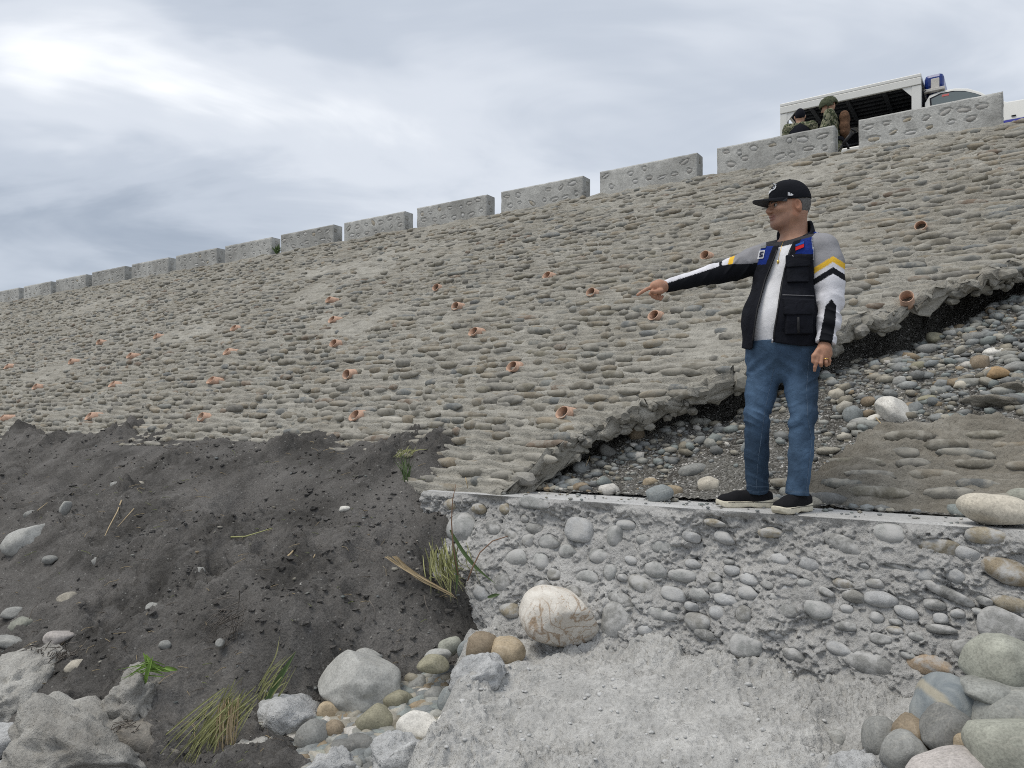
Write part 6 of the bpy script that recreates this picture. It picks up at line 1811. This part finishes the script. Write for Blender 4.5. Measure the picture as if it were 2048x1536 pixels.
        for m, n0 in fs:
            faces.append(tuple(range(n0, n0 + m))); faces += [(n0 + i, n0 + m + i, n0 + m + (i + 1) % m, n0 + (i + 1) % m) for i in range(m)]
        me.from_pydata([tuple(x) for x in V], [], faces)
        if col is not None: set_col(me, col)
        o = obj(name, me, mat, parent); o.matrix_parent_inverse = Matrix.Identity(4) if parent is not root else inv
        return o
    WHT = (.72, .73, .75)
    outer_crown = lambda P: smin(d_el(P, hd(-.012, 0, .030), (.112, .090, .112), RH_), d_el(P, hd(.035, 0, .075), (.058, .066, .052), RH_), .03)
    decal('emblem', [[(1541.5, 368), (1545, 365.5), (1553, 369), (1551, 372), (1546.5, 369.5)], [(1551, 371), (1552.8, 372), (1550, 378), (1545, 381), (1544, 379.4), (1548, 377)], [(1543, 378), (1545, 379.5), (1539, 386.5), (1537, 388), (1538, 383)], [(1547, 373), (1549.5, 373), (1547, 377), (1545, 376)]], outer_crown, M_CLOTH, cap, col=WHT)
    decal('flag_mark', [[(1575.8, 384.2), (1577.6, 384.4), (1577.4, 391.2), (1575.6, 391)], [(1578.2, 384.6), (1580, 384.9), (1581.6, 390), (1581.3, 391.4), (1578, 391.2)], [(1582, 386), (1586.5, 389), (1586.3, 390.4), (1582, 391.4)]], outer_crown, M_CLOTH, cap, col=WHT)
    # ------------------------------------------------ long-sleeved shirt
    sl_R = [MP(1536, 512, .10), MP(1505, 524, .10), MP(1462, 539, .095), MP(1424, 549, .09), MP(1372, 562, .06), MP(1331, 572.5, .03)]
    sl_L = [MP(1647, 497, -.10), MP(1656, 530, -.12), MP(1660, 565, -.14), MP(1661, 602, -.15), MP(1657, 645, -.175), MP(1650, 688, -.20)]
    rR = [.080, .076, .063, .051, .041, .033]; rL = [.078, .074, .066, .060, .051, .045]
    def sleeves(P):
        dR = d_chain(P, sl_R, rR, .012); dL = d_chain(P, sl_L, rL, .03)
        # gathers: slanting folds, deeper near the bends
        x, y = P[:, 0], P[:, 2]
        g_ = (P - sl_R[0]) @ np.array([-.80, 0, .60])
        dR = dR - .0060 * (1 - 2.4 * np.abs(vnoise(g_ * 26, P[:, 1] * 8, P[:, 2] * 6 + P[:, 0] * 4, 5))) * (dR < .03) * (.45 + .55 * sstep(sl_R[4][0], sl_R[2][0], P[:, 0]))
        g_ = (P - sl_L[0]) @ np.array([.30, 0, .95])
        dL = dL - .0065 * (1 - 2.4 * np.abs(vnoise(g_ * 26, P[:, 1] * 8, P[:, 0] * 9, 6))) * sstep(MP(0, 560)[2], MP(0, 640)[2], P[:, 2]) * (dL < .03)
        # cut the cuffs open
        dR = np.maximum(dR, (P - sl_R[-1]) @ ((sl_R[-1] - sl_R[-2]) / np.linalg.norm(sl_R[-1] - sl_R[-2])))
        dL = np.maximum(dL, (P - sl_L[-1]) @ ((sl_L[-1] - sl_L[-2]) / np.linalg.norm(sl_L[-1] - sl_L[-2])))
        return np.minimum(dR, dL)
    def shirt(P):
        d = smin(trunk(P, .004), sleeves(P), .035)
        d = d + .003 * vnoise(P[:, 0] * 16, P[:, 1] * 16, P[:, 2] * 8, 8)
        d = np.maximum(d, MP(0, 693)[2] - P[:, 2] - .012 * np.sin(P[:, 0] * 20))                              # hem
        nk = (P - nbase) @ np.array([-.30, -.28, .91])
        return np.maximum(d, nk - .008)
    def shirt_col(V):
        c = np.tile(np.array((.78, .78, .80)), (len(V), 1)); x, y = PXY(V)
        GREY, YEL, WH, BLK = np.array((.285, .285, .30)), np.array((.80, .50, .055)), np.array((.70, .70, .74)), np.array((.010, .011, .014))
        nk = (V - nbase) @ np.array([-.30, -.28, .91])
        c[nk > -.010] = (.045, .045, .05)
        R_ = d_chain(V, sl_R, rR, .03) < .012; L_ = d_chain(V, sl_L, rL, .03) < .012
        # right arm: along-arm position in pixels of x; top stripe white, underside black
        ax_y = np.interp(x, [1331, 1372, 1424, 1462, 1505, 1536], [572.5, 562, 549, 539, 524, 512])
        hw = np.interp(x, [1331, 1372, 1424, 1462, 1505, 1536], [13, 17, 21.5, 26, 30, 31])
        k = (y - ax_y) / hw                                                                           # -1 top ... 1 bottom
        R_ = R_ & (x < 1532)
        up = k < np.interp(x, [1331, 1400, 1438, 1462, 1500, 1525], [-.42, -.52, -.56, -.42, .06, .22])
        c[R_] = BLK
        c[R_ & up & (x < 1438)] = WH
        c[R_ & up & (x >= 1438) & (x < 1444)] = BLK
        c[R_ & up & (x >= 1444) & (x < 1451 + (ax_y - y) * .35)] = WH
        c[R_ & up & (x >= 1451 + (ax_y - y) * .35) & (x < 1462 + (ax_y - y) * .3)] = YEL
        c[R_ & up & (x >= 1462 + (ax_y - y) * .3)] = GREY
        # left arm: chevrons pointing up
        L_ = L_ & (x > 1612) & ~R_
        xc = 1666.0; w = np.abs(x - xc)
        chev = y - .62 * w                                                                            # constant along a chevron
        c[L_] = GREY
        c[L_ & (chev > 512)] = YEL
        c[L_ & (chev > 524)] = WH
        c[L_ & (chev > 534)] = BLK
        c[L_ & (chev > 547)] = WH
        xm = np.interp(y, [590, 640, 690], [1664, 1659, 1650])
        c[L_ & (np.abs(x - xm) < np.interp(y, [598, 612, 650, 690], [0, 11, 13, 14])) & (y > 599)] = BLK
        return c
    slo, shi = np.array([MP(1318, 1000)[0], MY - .36, MP(0, 705)[2]]), np.array([MP(1695, 1000)[0], MY + .30, MP(0, 440)[2]])
    shirt_o = add('shirt', shirt, M_CLOTH, .0045, slo, shi, shirt_col)
    # ------------------------------------------------ vest: open front, arm holes, pockets, collar
    def vbase(P): 
        d = trunk(P, .022)
        lowf = sstep(MP(0, 560)[2], MP(0, 690)[2], P[:, 2])
        return d - .012 * lowf
    eR = ([475, 500, 560, 620, 690, 710], [1566, 1556, 1532, 1516, 1506, 1505])     # left-hand edge of the opening in the photo
    eL = ([475, 500, 540, 600, 660, 690, 710], [1590, 1579, 1567, 1557, 1547, 1544, 1544])
    def vest(P):
        x, y = PXY(P); b = vbase(P)
        d = np.maximum(b, -(b + .011))
        front = P @ fw > (chest @ fw) - .02
        k = MY / FPX
        op = np.minimum(x - np.interp(y, *eR), np.interp(y, *eL) - x) * k
        d = np.where(front, np.maximum(d, op), d)
        d = np.maximum(d, -(d_chain(P, sl_R[:3], [r + .012 for r in rR[:3]], .03)))
        d = np.maximum(d, -(d_chain(P, sl_L[:4], [r + .012 for r in rL[:4]], .03)))
        hem = np.interp(x, [1480, 1500, 1510, 1540, 1600, 1645], [694, 700, 694, 684, 692, 690])
        d = np.maximum(d, (y - hem) * k)
        nk = (P - nbase) @ np.array([-.30, -.28, .91])
        d = np.maximum(d, nk - .004)
        return d + .003 * vnoise(P[:, 0] * 20, P[:, 1] * 20, P[:, 2] * 12, 9)
    BLKV, BLU = np.array((.011, .012, .017)), np.array((.013, .033, .20))
    def vest_col(V):
        x, y = PXY(V); c = np.tile(BLKV, (len(V), 1))
        opR = np.interp(y, *eR); opL = np.interp(y, *eL)
        yoke_r = (x > opL + 14) & (y < 508 - (x - 1600) * .02)
        yoke_l = (x < opR - 13) & (y < 529)
        c[yoke_r | yoke_l] = BLU
        dl = d_chain(V, sl_L[:4], [r + .012 for r in rL[:4]], .03); dr = d_chain(V, sl_R[:3], [r + .012 for r in rR[:3]], .03)
        c[((dl < .005) & (y < 520)) | ((dr < .006) & (y < 515))] = (.60, .61, .66)
        return c
    vlo, vhi = np.array([MP(1470, 1000)[0], MY - .30, MP(0, 712)[2]]), np.array([MP(1690, 1000)[0], MY + .30, MP(0, 440)[2]])
    M_VEST = mat_cloth('vest_canvas', 380, .5, .85, .25, 22)
    vest_o = add('vest', vest, M_VEST, .0048, vlo, vhi, vest_col)
    def panel(name, x0, x1, y0, y1, off, skew=0.0, rd=3.0, col=BLKV, lowround=0.0):
        """a patch of cloth lying on the vest, bounded as it is seen in the photo"""
        k = MY / FPX
        def fn(P):
            x, y = PXY(P); b = vbase(P)
            yy = y - (x - (x0 + x1) / 2) * skew
            y1_ = y1 - lowround * np.abs((x - (x0 + x1) / 2) / ((x1 - x0) / 2)) ** 3
            q = np.stack([np.abs(x - (x0 + x1) / 2) - (x1 - x0) / 2 + rd, np.maximum(y0 - yy, yy - y1_) + rd], 1)
            bx = (np.linalg.norm(np.maximum(q, 0), axis=1) + np.minimum(q.max(1), 0) - rd) * k
            return smax(np.maximum(b - off, -(b + .004)), bx, .006)
        a, b_ = MP(x0 - 6, y1 + 10), MP(x1 + 6, y0 - 10)
        return add(name, fn, M_VEST, .0048, (a[0] - .04, MY - .34, a[2]), (b_[0] + .01, MY - .02, b_[2]), col, vest_o)
    panel('chest_pocket', 1574, 1618, 512, 566, .013, -.02)
    panel('pocket_flap', 1571, 1621, 509, 537, .019, -.04, lowround=5)
    panel('lower_pocket', 1566, 1626, 600, 668, .024, -.03, rd=5)
    panel('pocket_flap', 1562, 1629, 597, 632, .031, .02, rd=3, lowround=6)
    vs = vbase
    decal('red_patch', [[(1591, 494), (1608, 487.5), (1608, 494), (1591, 501)]], lambda P: vs(P) - .002, M_CLOTH, vest_o, col=(.62, .03, .035))
    decal('blue_patch', [[(1591, 489), (1608, 482), (1608, 486.8), (1591, 493)]], lambda P: vs(P) - .002, M_CLOTH, vest_o, col=(.03, .10, .42))
    wp = decal('white_patch', [[(1518, 501.5), (1530, 500), (1526.5, 516.5), (1514.5, 518)]], lambda P: vs(P) - .002, M_CLOTH, vest_o, col=(.66, .67, .70))
    decal('patch_mark', [[(1519.5, 503.5), (1527, 502.6), (1526.6, 505), (1521, 506)], [(1519, 506), (1521, 506), (1521, 509), (1525.5, 508.5), (1525, 513), (1518, 514), (1518.3, 512), (1522.5, 511.4), (1522.8, 510.4), (1518.6, 510.8)]], lambda P: vs(P) - .0045, M_CLOTH, vest_o, col=(.02, .025, .06))
    decal('grey_patch', [[(1522, 491.5), (1533, 490.2), (1531, 495.5), (1520.5, 496.8)]], lambda P: vs(P) - .002, M_CLOTH, vest_o, col=(.20, .21, .21))
    # zip edge along both sides of the opening, with pulls
    def along(edge, ys, dx, off):
        q = []
        for y in ys:
            x = np.interp(y, *edge) + dx; t = np.linspace(MY - .40, MY + .2, 500)
            pts = np.stack([(x - 1024) / FPX * t, t, -(y - HZ) / FPX * t + CAMZ], 1); k = np.nonzero(vbase(pts) < off)[0]
            q.append(pts[k[0]] if len(k) else pts[250])
        return np.array(q)
    ys = np.linspace(500, 682, 24)
    for edge, dx in ((eL, 2.0), (eR, -2.0)):
        v, f = tube(along(edge, ys, dx, .001), .0042, 6); addm('zip_tape', v, tidy(f), M_ZIP, parent=vest_o)
    v, f = tube(along(eL, [678, 686], 0, .006), .005, 6); addm('zip_pull', v, tidy(f), M_RIM, parent=vest_o)
    zq = []
    for x in np.linspace(1565, 1628, 10): zq.append(along(([400, 800], [x, x]), [590 + (x - 1565) * .03], 0, .003)[0])
    v, f = tube(np.array(zq), .003, 6); addm('pocket_zip', v, tidy(f), M_ZIPM, parent=vest_o)
    v, f = tube(along(([400, 800], [1596, 1597]), [634, 645, 656, 666], 0, .026), [.006, .007, .007, .005], 6); addm('pocket_pleat', v, tidy(f), M_ZIP, parent=vest_o)
    th = np.linspace(0, np.pi, 12); c0 = along(([500, 520], [1590, 1590]), [511], 0, .012)[0]
    v, f = tube(np.stack([c0 + np.array([.013 * math.cos(a), -.004, -.013 * math.sin(a)]) for a in th]), .0022, 6); addm('d_ring', v, tidy(f), M_RIM, parent=vest_o)
    # turned-up collar
    def collar(P):
        ax = np.array([-.22, -.12, .97]); ax /= np.linalg.norm(ax); q = P - (nbase + np.array([.008, .0, -.012]))
        hgt = q @ ax; rad = np.linalg.norm(q - hgt[:, None] * ax, axis=1)
        rr = .092 + .12 * np.maximum(0, -hgt)
        ang = q @ fw / np.maximum(rad, 1e-6)                                       # 1 in front, -1 behind
        top = .082 - .072 * sstep(-.3, .75, ang)
        d = np.abs(rad - rr + .10 * np.maximum(hgt, 0)) - .0085
        d = smax(d, np.maximum(hgt - top, -.055 - hgt), .006)
        return np.maximum(d, ang - .86)
    add('collar', collar, M_VEST, .0048, nbase - .20, nbase + .17, BLKV, vest_o)
    # ------------------------------------------------ necklace
    q = []
    for x, y in [(1574, 478), (1566, 484), (1561, 500), (1557.5, 515), (1556, 522)]:
        t = np.linspace(MY - .4, MY + .2, 500); pts = np.stack([(x - 1024) / FPX * t, t, -(y - HZ) / FPX * t + CAMZ], 1); k = np.nonzero(shirt(pts) < .002)[0]; q.append(pts[k[0]] if len(k) else pts[200])
    v, f = tube(np.array(q), .0011, 5); nk_o = addm('necklace', v, tidy(f), M_GOLD)
    v, f = ICO[2]; addm('pendant', v * np.array([.0085, .003, .0105]) + q[-1] + np.array([0, -.003, -.006]), f, M_GOLD, parent=nk_o)
    # ring on the hanging hand
    c0 = (MP(1650, 713, -.225) + MP(1652, 725, -.235)) / 2; ax = MP(1652, 725, -.235) - MP(1650, 713, -.225); ax /= np.linalg.norm(ax)
    A = np.cross(ax, [0, 1.0, 0]); A /= np.linalg.norm(A); B = np.cross(ax, A); th = np.linspace(0, 2 * np.pi, 18)
    v, f = tube(np.stack([c0 + .0128 * (math.cos(a) * A + math.sin(a) * B) for a in th]), .0025, 6, caps=False); addm('ring', v, f, M_GOLD)
    # ------------------------------------------------ jeans
    def legs(P):
        d = None
        for a, b, c, s0 in ((hipR, knR, anR, 1), (hipL, knL, anL, 2)):
            e = d_chain(P, [a, a * .45 + b * .55, b, b * .5 + c * .5, c], [.097, .079, .065, .061, .058], .02)
            hgt = P[:, 2] - (WT + CAMZ)
            kn = np.exp(-((hgt - .50) / .07) ** 2) + .9 * np.exp(-((hgt - .14) / .06) ** 2) + .5 * np.exp(-((hgt - .70) / .06) ** 2)
            sl = (P[:, 0] - b[0]) * (1 if s0 == 1 else -1)
            fold = 1 - 2.4 * np.abs(vnoise(sl * 7 + s0 * 3.1, (P[:, 1] - b[1]) * 7, hgt * 26 + sl * 14, 20 + s0))
            e = e - .0058 * fold * (kn + .30) + .004 * vnoise(P[:, 0] * 18, P[:, 1] * 18, P[:, 2] * 10, 30 + s0)
            ax = (c - b) / np.linalg.norm(c - b)
            e = np.maximum(e, (P - c) @ ax)
            d = e if d is None else smin(d, e, .018)
        return d
    def jeans(P):
        d = smin(legs(P), d_el(P, pelv + np.array([0, 0, -.01]), (.135, .186, .115), RB), .05)
        d = smin(d, d_el(P, belly + np.array([0, 0, -.13]), (.138, .182, .12), RB), .05)
        d = d + .004 * np.sin((P[:, 2] * 80 + 60 * np.abs((P - pelv) @ LF))) * np.exp(-((P[:, 2] - pelv[2] + .06) / .05) ** 2)
        return np.maximum(d, P[:, 2] - MP(0, 683)[2])
    def jeans_col(V):
        c = np.tile(np.array((.052, .088, .142)), (len(V), 1)); hgt = V[:, 2] - (WT + CAMZ)
        n = fbm(V[:, 0] * 5, V[:, 1] * 5, V[:, 2] * 3, seed=77, o=3)
        fade = .62 + .8 * sstep(-.4, .5, n)
        front = np.zeros(len(V))
        for a, b, c_ in ((hipR, knR, anR), (hipL, knL, anL)):
            t = np.clip((V - a) @ (b - a) / ((b - a) @ (b - a)), 0, 1); ax = a + t[:, None] * (b - a)
            q = (V - ax); q /= np.linalg.norm(q, axis=1)[:, None] + 1e-9
            front = np.maximum(front, np.clip(q @ fw, 0, 1) ** 2 * (hgt > .42) * sstep(.14, .10, np.linalg.norm(V - ax, axis=1)))
        c = c * (fade + .35 * front)[:, None]
        hem = np.minimum(np.abs((V - anR) @ ((anR - knR) / np.linalg.norm(anR - knR)) + .02), np.abs((V - anL) @ ((anL - knL) / np.linalg.norm(anL - knL)) + .02))
        c[(hem < .0025) & (hgt < .2)] = (.075, .11, .16)
        return c
    M_DENIM = mat_cloth('denim', 520, .45, .9, .16, 30)
    jlo, jhi = np.array([MP(1470, 1000)[0], MY - .26, WT + CAMZ + .02]), np.array([MP(1660, 1000)[0], MY + .28, MP(0, 676)[2]])
    jeans_o = add('jeans', jeans, M_DENIM, .0050, jlo, jhi, jeans_col)
    def seam(path):
        q = []
        for x, y in path:
            t = np.linspace(MY - .40, MY + .3, 700); pts = np.stack([(x - 1024) / FPX * t, t, -(y - HZ) / FPX * t + CAMZ], 1); k = np.nonzero(jeans(pts) < .001)[0]
            if len(k): q.append(pts[k[0]])
        v, f = tube(np.array(q), .0010, 5); addm('seam', v, tidy(f), M_SEAM, parent=jeans_o)
    def dense(p, n=26):
        p = np.array(p, float); t = np.linspace(0, 1, n); t0 = np.linspace(0, 1, len(p)); return np.stack([np.interp(t, t0, p[:, 0]), np.interp(t, t0, p[:, 1])], 1)
    seam(dense([(1548, 735), (1540, 775), (1530, 820), (1522, 880), (1515, 930), (1513, 978)])); seam(dense([(1618, 715), (1613, 780), (1616, 840), (1624, 880), (1618, 930), (1612, 985)]))
    # ------------------------------------------------ shoes
    def shoe(toe, heel, an, name):
        ax = toe - heel; ax[2] = 0; L = np.linalg.norm(ax); ax /= L; R = frame(ax); z0 = WT + CAMZ + .002
        base = np.array([heel[0], heel[1], z0])
        def q(F, S, U): return base + R @ np.array([F * L, S, U])
        def outline(loc):
            f = loc[:, 0] / L
            hw = np.interp(f, [-.02, 0, .03, .08, .2, .4, .6, .75, .86, .93, .98, 1.0, 1.02], [-.02, .016, .027, .035, .038, .037, .045, .050, .046, .036, .022, .008, -.02])
            ctr = np.interp(f, [0, .5, .75, 1.0], [0, .0, .003, .0])
            return np.abs(loc[:, 1] - ctr) - hw
        def sole(P):
            loc = (P - base) @ R; f = loc[:, 0] / L
            bot = .022 * sstep(.80, 1.02, f) ** 1.5 + .012 * sstep(.06, -.02, f) + .006 * np.exp(-((f - .42) / .1) ** 2)
            top = .036 + .014 * sstep(.35, -.02, f) + .010 * sstep(.85, 1.02, f)
            return np.maximum(smax(outline(loc) - .003, np.maximum(bot - loc[:, 2], loc[:, 2] - top), .010), np.maximum(-.012 * L - loc[:, 0], loc[:, 0] - 1.012 * L))
        def upper(P):
            d = d_chain(P, [q(.10, 0, .055), q(.35, 0, .062), q(.62, .0, .050), q(.86, .0, .040)], [.036, .037, .036, .028], .03)
            d = smin(d, d_rc(P, q(.16, 0, .05), an + np.array([0, 0, -.035]), .038, .046), .035)
            d = smin(d, d_el(P, q(.75, 0, .040), (.22 * L, .046, .030), R), .02)
            d = np.maximum(d, P[:, 2] - (an[2] + .012))
            loc = (P - base) @ R
            return np.maximum(smax(d, outline(loc) - .001, .012), z0 + .03 - P[:, 2])
        lo_, hi_ = np.minimum(toe, heel) - .12, np.maximum(toe, heel) + .12; lo_[2] = z0 - .02; hi_[2] = an[2] + .05
        up = add(name, upper, M_KNIT, .0045, lo_, hi_, (.013, .013, .015))
        def solec(V):
            loc = (V - base) @ R; c = np.tile(np.array((.62, .58, .47)), (len(V), 1))
            c[(loc[:, 2] > .0285) & (loc[:, 2] < .0325) & (loc[:, 0] < .8 * L)] = (.03, .03, .03)
            return c
        add('sole', sole, M_RUBBER, .0038, lo_, hi_, solec, up)
    hR, tR = MP(1545, 1012, .11), MP(1432, 1010, .15); hL, tL = MP(1618, 1014, -.02), MP(1550, 1022, -.20)
    shoe(tR, hR, np.array([anR[0], anR[1], WT + CAMZ + .105]), 'shoe'); shoe(tL, hL, np.array([anL[0], anL[1], WT + CAMZ + .105]), 'shoe')
M_EYE = mat_cloth('eye', 100, 0, .2, 0)
M_GOLD = plain('gold', (.80, .55, .16), .25, metal=1.0)
M_ZIPM = plain('zip_metal', (.14, .14, .15), .5)
M_ZIP = plain('zip_black', (.02, .02, .022), .6)
M_SEAM = plain('seam_thread', (.13, .18, .25), .9)
M_KNIT = mat_cloth('shoe_knit', 700, .3, .85, .15, 60)
M_RUBBER = mat_cloth('sole_rubber', 90, .15, .7, .06, 40)
build_man()
